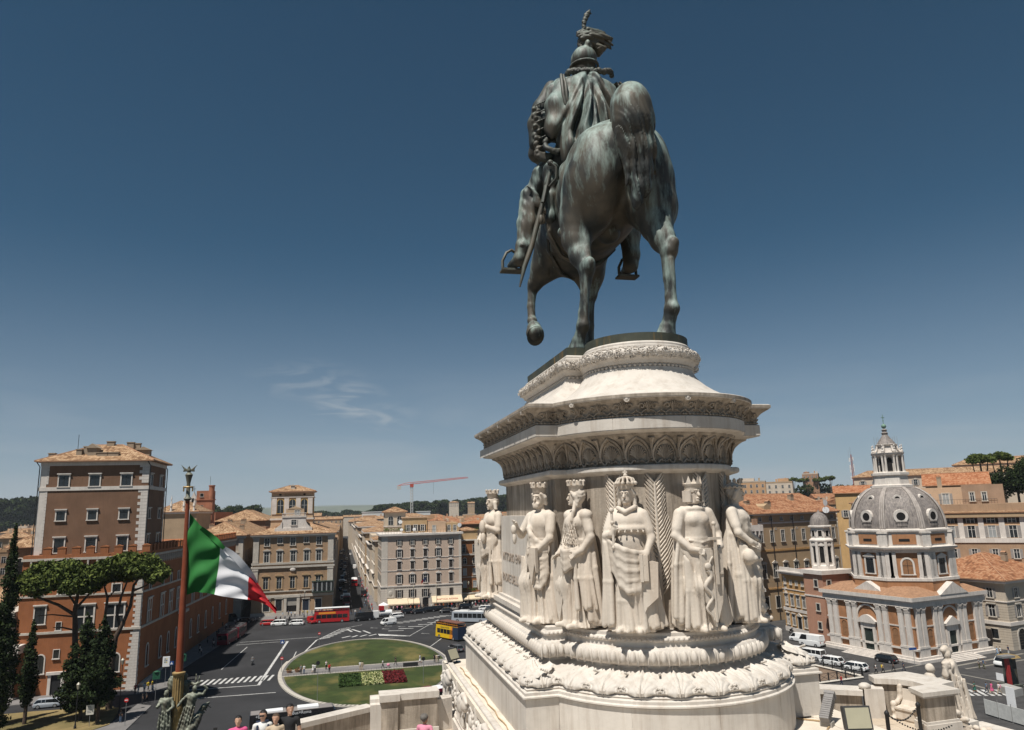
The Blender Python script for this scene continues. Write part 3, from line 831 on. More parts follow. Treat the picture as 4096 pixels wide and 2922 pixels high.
for x,y,rz,w in along(1.46,.74,y_end=29.1):
 o=ob('palmette',PALM,ped,(x-AX,y-24.3,32.13-25.1),rz);o.scale=(max(.55,w/.74),1,1)
def scroll():
 b=MB()
 def onf(x,z,out=.0):
  zz=np.interp(z,[.0,.07,.14,.24,.34,.41,.44],[0.0,0.0,-.01,-.05,-.14,-.24,-.29]);return(x,float(zz)-out,z)
 for s_ in(-1,1):
  for r0 in(.095,):
   b.tube([onf(s_*(.17+(r0-.010*i)*math.cos(i*.75)),.25+(r0-.010*i)*math.sin(i*.75),.02)for i in range(9)],.020,5)
  b.tube([onf(s_*t,.12+.05*math.sin(t*22),.015)for t in(.0,.06,.12,.2,.28,.33)],.018,5)
 for k in range(-2,3):b.tube([onf(0,.12,.02),onf(.05*k*.7,.28,.02),onf(.07*k*.8,.38-.02*abs(k),.02)],[.012,.022,.014],5)
 for k in range(6):b.ball((-.30+.12*k,-.012,.035),(.04,.03,.032),6,4)
 return b.mesh('scroll_ornament',MARBLE_OLD,smooth=60)
SCR=scroll()
for x,y,rz,w in along(.81,.66,y_end=29.1):
 o=ob('scroll_ornament',SCR,ped,(x-AX,y-24.3,33.385-25.1),rz);o.scale=(max(.5,w/.66),1,1)
KNOB=MB().ball((0,-.02,0),(.075,.09,.085),10,7).tube([(.07*math.cos(a),-.075,.07*math.sin(a))for a in[i*.7 for i in range(10)]],.018,5).mesh('lion_spout',MARBLE,smooth=60)
for x,y,rz,w in along(.60,1.55,y_end=29.1):
 if w>.9:ob('lion_spout',KNOB,ped,(x-AX,y-24.3,33.83-25.1),rz)
gar=MB();n=len(plan(0));GV=[]
pts0=plan(2.13);cy=24.3
dense=[]
for i in range(n):
 a,c=pts0[i],pts0[(i+1)%n];L=math.dist(a,c);k=max(1,int(L/.05))
 for q in range(k):dense.append((a[0]+(c[0]-a[0])*q/k,a[1]+(c[1]-a[1])*q/k))
m_=len(dense)
rg=random.Random(4)
for i in range(m_):
 a,c=dense[(i-2)%m_],dense[(i+2)%m_]
 dx,dy=c[0]-a[0],c[1]-a[1];q=math.hypot(dx,dy)+1e-6;ox,oy=dy/q,-dx/q
 for k in range(14):
  t=2*math.pi*k/14;r_=.150+rg.uniform(-.012,.02)
  GV.append((dense[i][0]+ox*r_*math.cos(t),dense[i][1]+oy*r_*math.cos(t),35.41+r_*.95*math.sin(t)))
gar.add(GV,[(i*14+k,((i+1)%m_)*14+k,((i+1)%m_)*14+(k+1)%14,i*14+(k+1)%14)for i in range(m_)for k in range(14)])
gar.build('laurel_garland',MARBLE,ped,smooth=70)
lf=MB();rg=random.Random(9)
for i in range(0,m_):
 if dense[i][0]>11.2 and dense[i][1]>21.8 or dense[i][1]>27.5:continue
 a,c=dense[(i-2)%m_],dense[(i+2)%m_]
 dx,dy=c[0]-a[0],c[1]-a[1];q=math.hypot(dx,dy)+1e-6;ox,oy=dy/q,-dx/q
 for k in range(5):
  t=rg.uniform(-1.2,2.0);r_=.165
  p=Vector((dense[i][0]+ox*r_*math.cos(t),dense[i][1]+oy*r_*math.cos(t),35.41+r_*math.sin(t)))
  if rg.random()<.35:lf.ball(p,.026,5,4)
  else:
   d=Vector((dx,dy,0)).normalized()*(.07)+Vector((0,0,rg.uniform(-.05,.05)));nn=Vector((ox*math.cos(t),oy*math.cos(t),math.sin(t)));sd=d.cross(nn).normalized()*.03
   lf.add([p-d*.4,p+sd+nn*.03,p+d,p-sd+nn*.03],[(0,1,2,3)])
tag(lf.build('garland_leaves',MARBLE,ped),kind='stuff')
for sx in(1,):
 b=MB().tube([(10.98+.16*math.cos(a),21.55,35.02+.16*math.sin(a))for a in[i*.5 for i in range(14)]],.05,6).ball((10.98,21.55,35.02),(.16,.06,.16),10,8)
 b.build('volute',MARBLE,ped,smooth=60)
def frond():
 b=MB();b.tube([(0,-.05,0),(0,-.06,1.6),(0,-.08,3.3),(0,-.1,3.75)],[.07,.055,.04,.03],6)
 for k in range(26):
  z=.8+k*.118
  L=.62*math.sin(min(1,(k+5)/20)*math.pi*.75+.25)+.12
  for s_ in(-1,1):
   tip=(s_*L*.62,-.03,z+L*.95 if k<20 else z+L*.8)
   b.tube([(0,-.05,z),(s_*L*.3,-.09,z+L*.36),tip],[.028,.034,.008],4)
 return b.mesh('palm_frond',MARBLE_FIG,smooth=60)
FRO=frond()
for a in(-2.32,-1.86,-1.27,-.78):
 ob('palm_frond',FRO,ped,(AX+2.36*math.cos(a)-AX,CB+2.36*math.sin(a)-24.3,27.85-25.1),a+math.pi/2)
st=MB().taper(5.74,6.3,22.0,27.1,28.05,30.78,.03,.10).build('inscription_stele',MARBLE,ped)
MB().box(5.62,6.3,21.8,27.4,27.96,28.05).box(5.46,6.3,21.6,27.6,27.8,27.96).build('stele_base',MARBLE,ped)
for s_,zz,sz in(('A',29.95,.42),('VITTORIO EMANUELE',29.22,.42),('PADRE DELLA PATRIA',28.5,.42)):
 me=text_mesh(s_,sz,LETTER,.006)
 o=ob('lettering',me,ped,(5.745+(zz-28.4)*.011-AX-.012,24.75-24.3,zz-25.1));o.rotation_euler=(R(90),0,R(-90))
# parapets of the terrace
pw=thing('parapet_wall','low marble parapet wall sloping away behind the tourists','wall',(-2,25.5,23.5))
d=Vector((WL1[0]-WL0[0],WL1[1]-WL0[1],0)).normalized();nrm=Vector((-d.y,d.x,0))
def bar(a,c,z0,z1,w0,w1):
 p=Vector((a[0],a[1],0));q=Vector((c[0],c[1],0))
 return MB().prism([tuple((p+nrm*w0)[:2]),tuple((p+nrm*w1)[:2]),tuple((q+nrm*w1)[:2]),tuple((q+nrm*w0)[:2])],z0,z1)
bar(WL0,WL1,23.3,24.28,.05,.45).build('body',MARBLE_OLD,pw)
L=(Vector(WL1)-Vector(WL0)).length
for i in range(8):
 a=(WL0[0]+d.x*(i*L/8+.004),WL0[1]+d.y*(i*L/8+.004));c=(WL0[0]+d.x*((i+1)*L/8-.004),WL0[1]+d.y*((i+1)*L/8-.004))
 bar(a,c,24.28,24.44,0,.52).build('coping_stone',MARBLE,pw)
vol=MB()
for i in range(3):pass
vol.prismx([(27.3,23.5),(27.8,23.5),(27.8,24.72),(27.55,24.74),(27.42,24.66),(27.40,24.55),(27.3,24.5)],1.05,1.42).build('volute',MARBLE,pw)
pier=thing('parapet_pier','square marble pier ending the parapet behind the woman in pink','pier',(2.4,27.5,23.5))
MB().box(1.42,2.0,27.28,27.9,23.2,24.58).box(2.0,3.38,27.36,27.9,23.2,24.58).build('body',MARBLE_OLD,pier)
MB().box(1.36,2.06,27.2,28.0,24.58,24.80).box(2.06,3.44,27.28,28.0,24.585,24.80).build('coping',MARBLE,pier)
MB().box(1.38,2.04,27.22,27.3,23.2,23.62).box(2.04,3.42,27.3,27.36,23.2,23.62).build('base',MARBLE,pier)
MB().prism([(3.38,27.5),(3.95,27.7),(3.95,28.1),(3.38,28.1)],23.2,24.45).build('side_wall',MARBLE,pier)
rw=thing('parapet_wall','low marble parapet wall joining the pedestal and the stone bench','wall',(17,24.5,23.5))
MB().prism([(14.2,26.3),(17.95,23.95),(18.25,24.35),(14.4,26.8)],23.3,24.25).build('body',MARBLE_OLD,rw)
MB().prism([(14.1,26.15),(17.9,23.8),(18.35,24.4),(14.4,26.95)],24.25,24.42).build('coping',MARBLE,rw)
MB().prism([(14.1,26.2),(17.92,23.85),(17.95,23.95),(14.2,26.3)],23.4,23.66).build('base',MARBLE_OLD,rw)
ex=thing('stone_bench','curved marble bench with lion-paw arm set in a stained exedra wall','bench',(19.3,23.4,23.5))
MB().prism([(18.0,23.85),(18.62,23.62),(18.95,24.15),(18.35,24.42)],23.4,24.46).build('end_block',MARBLE,ex)
MB().ball((18.15,24.0,24.52),(.22,.2,.12),10,6).build('scroll',MARBLE,ex,smooth=60)
back=[(18.7,24.1),(19.3,23.72),(19.6,23.25),(19.62,22.6),(20.55,22.8),(20.5,23.7),(20.2,24.45),(18.85,24.5)]
MB().prism(back,23.4,24.56).build('back_wall',MARBLE_OLD,ex)
MB().prism([(18.58,24.02),(19.27,23.6),(19.5,23.2),(19.5,22.4),(20.72,22.72),(20.62,23.8),(20.35,24.56),(18.78,24.56)],24.56,24.74).build('coping',MARBLE,ex)
seat=MB()
pr=[(0,0),(.46,0),(.5,.06),(.5,.34),(.54,.36),(.54,.42),(.12,.44),(.04,.6),(.0,.95),(-.05,.95)]
a0=Vector((19.28,23.70));a1=Vector((19.60,22.62));dd=(a1-a0).normalized();nn=Vector((-dd.y,dd.x))*-1
if nn.x>0:nn=-nn
seat.add([((a0+nn*y).x,(a0+nn*y).y,23.5+z)for y,z in pr]+[((a1+nn*y).x,(a1+nn*y).y,23.5+z)for y,z in pr],[tuple(range(len(pr))),tuple(range(2*len(pr)-1,len(pr)-1,-1))]+[(i,(i+1)%len(pr),len(pr)+(i+1)%len(pr),len(pr)+i)for i in range(len(pr))])
seat.build('seat',MARBLE_FIG,ex)
arm=SDF((18.4,23.2,23.4),(19.6,24.2,24.75),.03)
q0=a0+nn*.02+dd*.02
def q(y,z):p=a0+nn*y+dd*.06;return(p.x,p.y,23.5+z)
arm.chain([q(.0,1.02),q(.03,.85),q(.06,.65),q(.25,.52),q(.46,.5),q(.5,.3),q(.46,.12),q(.52,.04)],[.1,.08,.08,.07,.09,.06,.06,.09],.06)
ob('lion_paw_arm',arm.mesh('lion_paw_arm',MARBLE_FIG),ex,(-19.3,-23.4,-23.5))
pr2=thing('end_pier','broad square marble pier with flat cap beside the chain posts','pier',(19.4,22.1,23.5))
PX=[(18.68,21.84),(19.95,21.92),(19.9,22.56),(18.86,22.42)]
def grow(P,g):
 c=(sum(p[0]for p in P)/4,sum(p[1]for p in P)/4)
 return[(p[0]+g*(1 if p[0]>c[0]else-1),p[1]+g*(1 if p[1]>c[1]else-1))for p in P]
MB().prism(PX,23.4,24.56).build('body',MARBLE_OLD,pr2)
MB().prism(grow(PX,.09),24.56,24.62).prism(grow(PX,.13),24.62,24.75).build('cap',MARBLE,pr2)
MB().prism(grow(PX,.05),23.4,23.82).prism(grow(PX,.09),23.4,23.74).build('base',MARBLE,pr2)
POST=MB().lathe([(.085,0),(.085,.08),(.06,.1),(.06,.86),(.075,.88),(.075,.93),(.055,.96),(.02,1.0)],12).mesh('post',IRON,smooth=40)
posts=[]
for(x,y),lb in(((16.75,21.25),'dark iron post carrying a chain, left of the stone bench'),((18.35,21.75),'dark iron post carrying a chain, against the square marble pier')):
 t=thing('chain_post',lb,'post',(x,y,23.5),group='iron chain posts on the terrace');ob('post',POST,t);ob('foot',MB().lathe([(.13,0),(.13,.05),(.09,.07)],12).mesh('foot',IRON),t);posts.append((x,y))
def chain_obj(a,c,sag,lb):
 b=MB()
 for i in range(26):
  t=i/25;p=Vector(a).lerp(Vector(c),t)-Vector((0,0,sag*4*t*(1-t)))
  b.ball(p,(.032,.032,.02)if i%2 else(.02,.032,.032),6,4)
 return tag(b.build('chain',IRON,smooth=60),lb,'chain')
chain_obj((16.75,21.25,24.4),(18.35,21.75,24.4),.32,'black chain hanging between the two iron posts')
chain_obj((16.75,21.25,24.4),(17.6,19.6,24.4),.3,'black chain running from the left iron post toward the viewer')
fl=thing('marble_group','white marble seated woman with flowing robe and child seen from behind, beyond the bench','statue',(22.0,24.6,22.9))
g_=SDF((20.9,23.7,22.9),(23.6,25.6,25.6),.035)
g_.chain([(22.55,24.6,23.0),(22.45,24.6,24.2),(22.35,24.6,24.85)],[.36,.3,.24],.1)
g_.ell((22.3,24.6,25.2),(.15,.15,.19),.04);g_.chain([(22.15,24.6,25.36),(22.3,24.65,25.4),(22.5,24.65,25.28)],[.11,.12,.1],.04)
g_.chain([(22.2,24.4,24.8),(21.85,24.3,24.55),(21.9,24.3,24.9)],[.13,.11,.1],.05)
for k in range(6):g_.ell((21.85+.09*(k%3),24.3,24.85+.1*(k//3)),(.09,.09,.09),.02)
for k in range(6):
 g_.cap((22.05+.11*k,24.25,24.6-.05*k),(22.25+.11*k,24.2,23.0),.04,.06,.03)
g_.chain([(21.3,24.5,24.0),(21.35,24.5,24.45)],[.26,.2],.08);g_.ell((21.4,24.5,24.78),(.17,.17,.18),.04);g_.chain([(21.5,24.35,24.4),(21.8,24.3,24.3)],.09,.05)
g_.warp((21,23.7,22.9),(23.6,25.6,24.9),lambda X,Y,Z:.02*np.sin(X*26+Z*7)*np.sin(Z*5+Y*9))
ob('figure',g_.mesh('figure',MARBLE_FIG),fl,(-22.0,-24.6,-22.9))
bl=thing('marble_steps','carved marble foliage and stepped blocks at the terrace corner','stonework',(22,23.4,22))
MB().prism([(20.2,21.2),(23.2,21.8),(22.9,24.0),(20.6,24.4)],22.2,22.95).prism([(20.3,22.6),(21.7,22.9),(21.6,24.2),(20.5,24.3)],22.95,23.35).build('block',MARBLE,bl)
lv=SDF((20.0,22.2,22.8),(22.4,24.2,24.6),.035)
rg=random.Random(2)
for k in range(30):
 t=k/30;lv.ell((20.35+1.0*t**2+rg.uniform(-.1,.1),22.75+rg.uniform(-.2,.2),24.45-1.35*t+rg.uniform(-.08,.08)),(.1,.12,.09),.05)
for k in range(14):lv.ell((20.6+rg.uniform(0,1.2),22.8+rg.uniform(-.3,.3),23.12),(.12,.12,.1),.05)
ob('foliage_scroll',lv.mesh('foliage_scroll',MARBLE_FIG),bl,(-22,-23.4,-22))
def flood(x,y,z,rz,tilt,sc_,lb):
 t=thing('floodlight',lb,'floodlight',(x,y,z),rz,'floodlights round the pedestal',sc_)
 MB().box(-.3,.3,-.25,.25,0,.03).tube([(-.3,0,.03),(-.3,0,.42)],.02,5).tube([(.3,0,.03),(.3,0,.42)],.02,5).build('bracket',IRON,t,world=False)
 h=MB().box(-.34,.34,-.06,.10,-.28,.28)
 for k in range(9):h.box(-.32+k*.075,-.30+k*.075,.10,.18,-.25,.25)
 o=h.build('housing',mat('flood_grey',(0.05,0.05,0.05),0.5,.1,4),t,world=False);o.location=(0,0,.42);o.rotation_euler=(tilt,0,0)
 g=MB().box(-.30,.30,-.075,-.062,-.24,.24).mesh('lens',mat('flood_lens',(0.36,0.34,0.25),0.3,.05,3));p=ob('lens',g,o)
 return t
flood(12.95,17.55,25.1,R(-14),R(-12),1.0,'black floodlight with cream lens facing the viewer beside the pedestal')
flood(4.35,30.2,25.1,R(40),R(-28),.8,'small black floodlight standing at the far corner of the carved platform')
t=thing('long_floodlight','large grey ribbed floodlight tilted up at the statue beside the pedestal','floodlight',(12.72,18.5,25.1),R(-52),scale=.62)
MB().box(-.25,.25,-.2,.2,0,.2).tube([(0,0,.2),(0,0,.35)],.05,6).build('stand',mat('flood_base',(0.30,0.28,0.25),0.6,.1,4),t,world=False)
h=MB().box(-.19,.19,-.15,1.15,-.16,.16)
for k in range(10):h.box(-.21,.21,-.05+k*.11,-.02+k*.11,-.18,.18)
o=h.box(-.22,.22,1.15,1.3,-.19,.19).build('housing',mat('flood_ribbed',(0.21,0.20,0.195),0.55,.12,5),t,world=False);o.location=(0,-.2,.38);o.rotation_euler=(R(36),0,0)
cb=MB().tube([(12.5+.35*math.sin(i*.55),18.2+i*.16,25.13)for i in range(16)],.022,5).tube([(12.4,18.1,25.13),(11.9,17.6,25.13),(11.5,16.9,25.13)],.022,5)
tag(cb.build('power_cable',MATS['tan_cable']),'loose tan cables trailing over the stone platform to the floodlights','cable')
# bronze horseman
hs=thing('equestrian_statue','colossal green-patinated bronze horseman seen from behind on the pedestal','statue',(AX,24.3,35.79))
loft([(2.31,35.79),(2.31,36.05)],PLINTHB,'plinth',hs,capt=True)
OFF=(-AX,-24.3,-35.79)
Z0=36.05
h=SDF((6.0,18.9,Z0-.02),(12.0,32.6,47.6),.046)
X=AX+.05
h.ell((X,22.45,42.45),(1.60,1.75,1.82),.0)
h.ell((X,24.4,42.1),(1.60,2.5,1.78),.8)
h.ell((X,26.6,42.0),(1.42,2.0,1.85),.8)
h.ell((X-.74,21.85,42.1),(1.0,1.3,1.75),.3);h.ell((X+.74,21.5,42.1),(1.0,1.3,1.75),.3)
h.cap((X,20.9,43.35),(X,22.4,43.75),.5,.6,.5)
h.cap((X,20.3,43.2),(X,20.75,40.9),.12,.30,.1,op='s');h.cap((X-.05,20.6,40.7),(X,22.6,40.35),.34,.30,.15,op='s')
h.chain([(X-.9,21.9,41.8),(X-1.12,22.4,40.8),(7.62,22.3,39.95)],[.95,.76,.47],.35)
h.chain([(7.62,22.3,40.0),(7.64,22.05,39.3),(7.75,21.8,38.8)],[.46,.34,.27],.2);h.cap((7.8,21.95,40.3),(7.8,21.6,39.0),.16,.08,.12)
h.ell((7.74,21.7,38.74),(.235,.31,.28),.14);h.ell((7.78,21.5,38.88),(.16,.17,.2),.1)
h.chain([(7.72,21.75,38.6),(7.66,21.82,37.9),(7.60,21.85,37.25),(7.56,21.85,36.85)],[.235,.155,.16,.20],.08)
h.cap((7.66,21.62,38.5),(7.58,21.66,37.0),.10,.10,.06)
h.ell((7.55,21.8,36.82),(.21,.26,.2),.1);h.chain([(7.53,21.9,36.7),(7.48,22.05,36.42)],[.19,.21],.08);h.cap((7.46,22.1,36.32),(7.44,22.2,36.06),.25,.36,.05)
h.chain([(X+.85,21.4,41.7),(X+.92,21.1,40.75),(9.86,20.75,40.0)],[.95,.78,.52],.35)
h.chain([(9.86,20.75,40.05),(9.92,20.45,39.4),(9.97,20.2,38.95)],[.52,.38,.28],.2);h.cap((10.0,20.5,40.4),(10.03,20.0,39.2),.18,.09,.12)
h.ell((9.98,20.15,38.92),(.24,.32,.30),.14);h.ell((10.05,19.95,39.12),(.17,.17,.2),.1)
h.chain([(9.94,20.2,38.75),(9.88,20.15,38.0),(9.86,20.1,37.4),(9.86,20.08,37.0)],[.235,.155,.16,.21],.08)
h.cap((9.92,20.0,38.6),(9.90,19.93,37.15),.10,.10,.06)
h.ell((9.88,20.03,36.98),(.215,.25,.2),.1);h.chain([(9.84,20.1,36.85),(9.76,20.18,36.5)],[.2,.2],.08);h.cap((9.72,20.2,36.38),(9.66,20.25,36.06),.25,.37,.05)
h.chain([(X-.75,27.2,41.6),(X-.95,27.6,40.9),(7.72,28.1,40.3)],[.8,.55,.33],.4)
h.ell((7.66,28.25,40.18),(.27,.30,.32),.1)
h.chain([(7.62,28.3,40.05),(7.52,28.25,39.3),(7.5,28.15,38.75)],[.22,.16,.17],.08)
h.ell((7.5,28.08,38.62),(.22,.24,.21),.08);h.chain([(7.49,28.0,38.5),(7.47,27.75,38.25)],[.17,.2],.06)
h.cap((7.47,27.72,38.25),(7.46,27.6,38.0),.28,.36,.05)
h.chain([(X+.72,27.0,41.4),(X+.75,27.1,40.4),(9.72,27.1,39.6)],[.8,.52,.33],.4)
h.ell((9.7,27.12,39.45),(.28,.28,.32),.1);h.chain([(9.7,27.1,39.3),(9.62,27.05,38.2),(9.58,27.05,37.1)],[.22,.17,.2],.08)
h.ell((9.58,27.05,36.95),(.23,.24,.22),.08);h.cap((9.56,27.1,36.8),(9.55,27.3,36.4),.18,.2,.06);h.cap((9.55,27.3,36.35),(9.55,27.35,36.06),.27,.35,.05)
h.chain([(X,27.5,42.6),(X+.12,28.6,43.8),(X+.3,29.5,44.7),(X+.45,30.2,45.0)],[1.25,1.0,.78,.6],.5)
h.chain([(X+.45,30.2,45.0),(X+.6,30.9,44.2),(X+.72,31.3,43.4)],[.52,.42,.33],.25)
for s_ in(-1,1):h.cap((X+.42+.18*s_,29.9,45.4),(X+.42+.24*s_,29.9,45.85),.14,.04,.06)
h.ell((X+.02,22.9,40.45),(.36,.5,.3),.3)
h.chain([(X-1.52,23.0,42.9),(X-1.5,22.4,41.6),(X-1.35,22.3,40.6)],[.10,.16,.10],.35);h.chain([(X-1.36,24.0,40.9),(X-1.3,22.8,40.3)],[.2,.14],.3)
h.chain([(X+1.5,22.5,42.7),(X+1.6,21.7,41.2)],[.1,.15],.35)
for k in range(3):h.cap((X-1.5+.05*k,25.2+.3*k,41.4),(X-1.2,25.6+.3*k,40.8),.07,.05,.2)
for a_,b_,r1 in(((X-1.5,23.2,43.0),(X-1.38,22.95,40.9),.09),((X-1.35,25.6,41.2),(X-.9,27.2,40.4),.07)):h.cap(a_,b_,r1,r1*.6,.14,op='s')
h.warp((6,18.9,36),(12,32,47),lambda X_,Y_,Z_:.018*np.sin(X_*3.1+Z_*2.3)*np.sin(Y_*2.7+Z_*1.9))
ob('horse',h.mesh('horse',BRONZE),hs,OFF)
sh=MB().lathe([(.34,0),(.36,.06),(.25,.07)],18,sx=1,sy=1.15)
o=sh.build('horseshoe',BRONZE_D,hs,smooth=40);o.location=(7.46-AX,27.52-24.3,37.86-35.79);o.rotation_euler=(R(118),0,0)
tl=SDF((7.7,18.9,39.8),(10.2,21.8,45.2),.034)
tl.chain([(X-.12,21.0,43.75),(X-.08,20.55,44.15),(X-.05,20.15,44.08),(X-.16,19.95,43.6)],[.34,.44,.52,.62],.25)
tl.chain([(X-.1,20.0,43.7),(X-.09,19.95,43.1),(X+.05,19.95,42.2),(X+.12,19.98,41.5),(X+.04,20.0,40.95),(X-.1,20.02,40.5),(X-.26,20.05,40.15)],[.62,.62,.47,.36,.26,.13,.02],.25)
tl.chain([(X-.34,20.0,43.3),(X-.36,20.0,42.4),(X-.33,20.05,41.6),(X-.36,20.08,41.2),(X-.5,20.1,40.88)],[.42,.28,.16,.1,.02],.12)
tl.chain([(X-.05,19.85,42.4),(X-.04,19.9,41.4),(X-.14,20.0,40.9)],[.25,.12,.02],.08)
tl.cap((X-.2,19.4,42.6),(X-.18,19.6,41.2),.07,.05,.06,op='s')
def hair(X_,Y_,Z_):
 u=(X_-AX)+.35*np.sin(Z_*.9)+.12*np.sin(Z_*2.3+Y_*2)
 w=np.clip((43.9-Z_)/1.3,.06,1)
 tri=lambda q:np.abs(((q/6.283)%1.0)*2-1)*2-1
 return w*(.045*tri(u*13+Z_*.8)+.028*tri(u*33+Y_*6+1.0)+.012*np.sin(u*70+Z_*3))
tl.warp((7.8,18.8,39.7),(10.7,21.8,45.4),hair)
ob('tail',tl.mesh('tail',BRONZE),hs,OFF)
r=SDF((5.3,22.9,39.4),(12.2,27.3,49.6),.05)
r.ell((AX+.1,24.7,44.4),(1.15,.95,.85),0)
r.chain([(AX+.1,24.75,44.5),(AX+.12,24.8,45.8),(AX+.15,24.85,46.8)],[.85,.8,.82],.3)
r.cap((AX-.75,24.85,47.1),(AX+1.05,24.85,47.15),.4,.4,.3)
r.cap((AX+.15,24.85,47.2),(AX+.18,24.85,48.0),.36,.33,.2)
r.chain([(AX-.6,24.9,44.4),(7.55,25.4,43.7),(7.02,25.7,42.9)],[.7,.53,.40],.3)
r.chain([(7.0,25.7,42.95),(6.8,25.6,41.9),(6.55,25.45,40.75)],[.42,.38,.28],.2)
for k in range(6):r.chain([(6.75+.05*k,25.2,43.2-.12*k),(7.1+.05*k,25.15,42.85-.16*k),(7.35,25.2,42.75-.2*k)],[.03,.07,.03],.06)
r.chain([(6.55,25.4,40.75),(6.42,25.45,40.32),(6.2,26.05,40.25)],[.30,.26,.16],.12)
r.chain([(AX+.7,24.9,44.3),(10.95,25.7,43.4),(11.05,25.75,42.7)],[.75,.62,.5],.35)
r.chain([(11.05,25.75,42.8),(11.0,25.65,41.7),(11.0,25.6,40.75)],[.5,.42,.33],.2);r.chain([(11.0,25.55,40.8),(10.95,25.6,40.35),(10.95,26.3,40.25)],[.33,.28,.17],.12)
r.chain([(AX-1.1,24.85,47.0),(7.45,25.0,45.9),(7.3,25.8,44.9)],[.46,.42,.32],.25)
r.chain([(7.3,25.8,44.9),(7.9,26.4,44.75)],[.3,.22],.1)
r.chain([(AX+1.3,24.85,47.0),(10.9,25.1,45.8),(10.4,26.2,45.0)],[.46,.4,.28],.25)
r.warp((6.2,24,40.8),(7.9,26.6,43.9),lambda X_,Y_,Z_:.035*np.sin(X_*9-Z_*5+Y_*3)*np.sin(Z_*3.1+X_*7)+.012*np.sin(X_*23+Z_*11))
ob('rider',r.mesh('rider',BRONZE),hs,OFF)
c=SDF((6.4,23.0,43.4),(11.4,26.2,48.4),.038)
c.chain([(AX-.85,24.75,47.2),(AX+1.05,24.75,47.25)],.42,.2);c.cap((AX+.1,24.7,47.3),(AX+.15,24.75,47.75),.5,.42,.2)
c.chain([(AX+.05,24.5,46.9),(AX-.1,24.15,45.6),(AX-.2,23.95,44.2)],[.85,.95,1.05],.35)
c.chain([(AX+.75,24.45,46.9),(AX+.8,24.2,45.6),(AX+.75,24.1,44.2)],[.55,.62,.7],.3)
c.chain([(AX-.85,24.6,47.05),(7.82,24.4,46.2),(7.72,24.35,45.2),(7.68,24.45,44.7)],[.42,.46,.44,.38],.2)
c.cap((7.45,24.6,44.75),(7.5,24.5,43.7),.25,.2,.3,op='s')
def folds(X_,Y_,Z_):
 d=47.75-Z_;w=np.clip(d/1.3,0,1);back=np.clip((25.0-Y_)*2,0,1);f=0
 for k_,dp,wd in((-.50,.10,.10),(-.30,.30,.10),(-.13,.14,.07),(.02,.34,.12),(.17,.16,.07),(.33,.28,.10)):
  x0=AX+.08+k_*np.minimum(d,3.0)*.95;f=f+dp*np.exp(-((X_-x0)/(wd*(.7+.25*d)))**2)-dp*.45*np.exp(-((X_-x0-.2)/(wd*1.1))**2)
 return w*back*f+.015*np.sin(Z_*5+X_*9)*np.sin(X_*4-Z_*2)
c.warp((6.3,23,43.4),(11.5,26.3,48.5),folds)
ob('mantle',c.mesh('mantle',BRONZE),hs,OFF)
sl=SDF((6.4,23.6,43.6),(8.4,26.4,48.2),.04)
sl.chain([(7.78,24.9,47.3),(7.35,24.95,46.4),(7.12,24.95,45.7),(7.1,25.0,44.9)],[.3,.34,.33,.3],.2)
rg=random.Random(8)
for k in range(42):
 t=k/42;sl.ell((7.02-.02*math.sin(t*6)+rg.uniform(-.08,.1),24.65+rg.uniform(-.05,.1),46.25-2.05*t),(.1,.1,.09),.03)
for k in range(30):
 a=k/30*2*math.pi;sl.ell((7.62+.36*math.cos(a),24.35+.3*math.sin(a)*.5,44.55+.34*math.sin(a)+rg.uniform(-.05,.05)),(.11,.1,.1),.03)
for k in range(26):sl.ell((7.05+rg.uniform(0,.45),24.6,44.15+rg.uniform(-.12,.12)),(.11,.1,.1),.03)
for k in range(6):sl.cap((7.0,24.6,46.3-.36*k),(7.62,24.35,46.55-.36*k),.035,.03)
ob('sleeve',sl.mesh('sleeve',BRONZE_D),hs,OFF)
MB().tube([(7.98,24.25,47.5),(7.9,23.95,47.0),(7.9,23.85,46.4),(7.98,23.85,46.0)],.07,7).tube([(8.06,24.25,47.5),(8.02,23.9,46.9),(8.02,23.82,46.3),(8.08,23.85,46.0)],.06,7).ball((8.05,23.82,45.85),(.12,.1,.18),8,6).tube([(8.05,23.82,45.8),(8.2,23.8,45.6)],[.06,.02],6).build('cord_tassel',BRONZE_D,hs,smooth=50)
co=MB();rg=random.Random(3)
for k in range(70):
 a=math.pi*(1.02+.96*k/70)if k<60 else 0
 x=AX+.35+.95*math.cos(a);y=24.75+.55*math.sin(a);z=47.86+.10*math.cos(a*2)+.1*(x-AX)
 co.ball((x,y,z+rg.uniform(-.05,.05)),(.11,.1,rg.uniform(.08,.13)),6,5)
co.build('fur_collar',BRONZE_D,hs,smooth=70)
ep=MB();rg=random.Random(5)
for k in range(26):ep.tube([(AX+1.35+rg.uniform(-.1,.15),24.6+rg.uniform(-.3,.2),47.5),(AX+1.6+rg.uniform(-.1,.15),24.45+rg.uniform(-.3,.2),47.1)],[.06,.03],5)
ep.build('epaulette',BRONZE_D,hs,smooth=60)
hd=SDF((8.2,23.7,47.5),(10.0,25.9,49.6),.035)
HX=AX+.16
hd.ell((HX,24.85,48.35),(.42,.50,.62),0);hd.cap((HX,24.8,47.6),(HX,24.85,48.1),.33,.33,.1)
hd.ell((HX,24.8,48.62),(.52,.60,.55),.04)
hd.raw((8.3,23.8,48.1),(10,25.9,48.6),lambda X_,Y_,Z_:np.sqrt(((np.sqrt(((X_-HX)/.54)**2+((Y_-24.82)/.66)**2)-1)*.56)**2+(Z_-48.33-.10*(Y_-24.8))**2)-.055,.03)
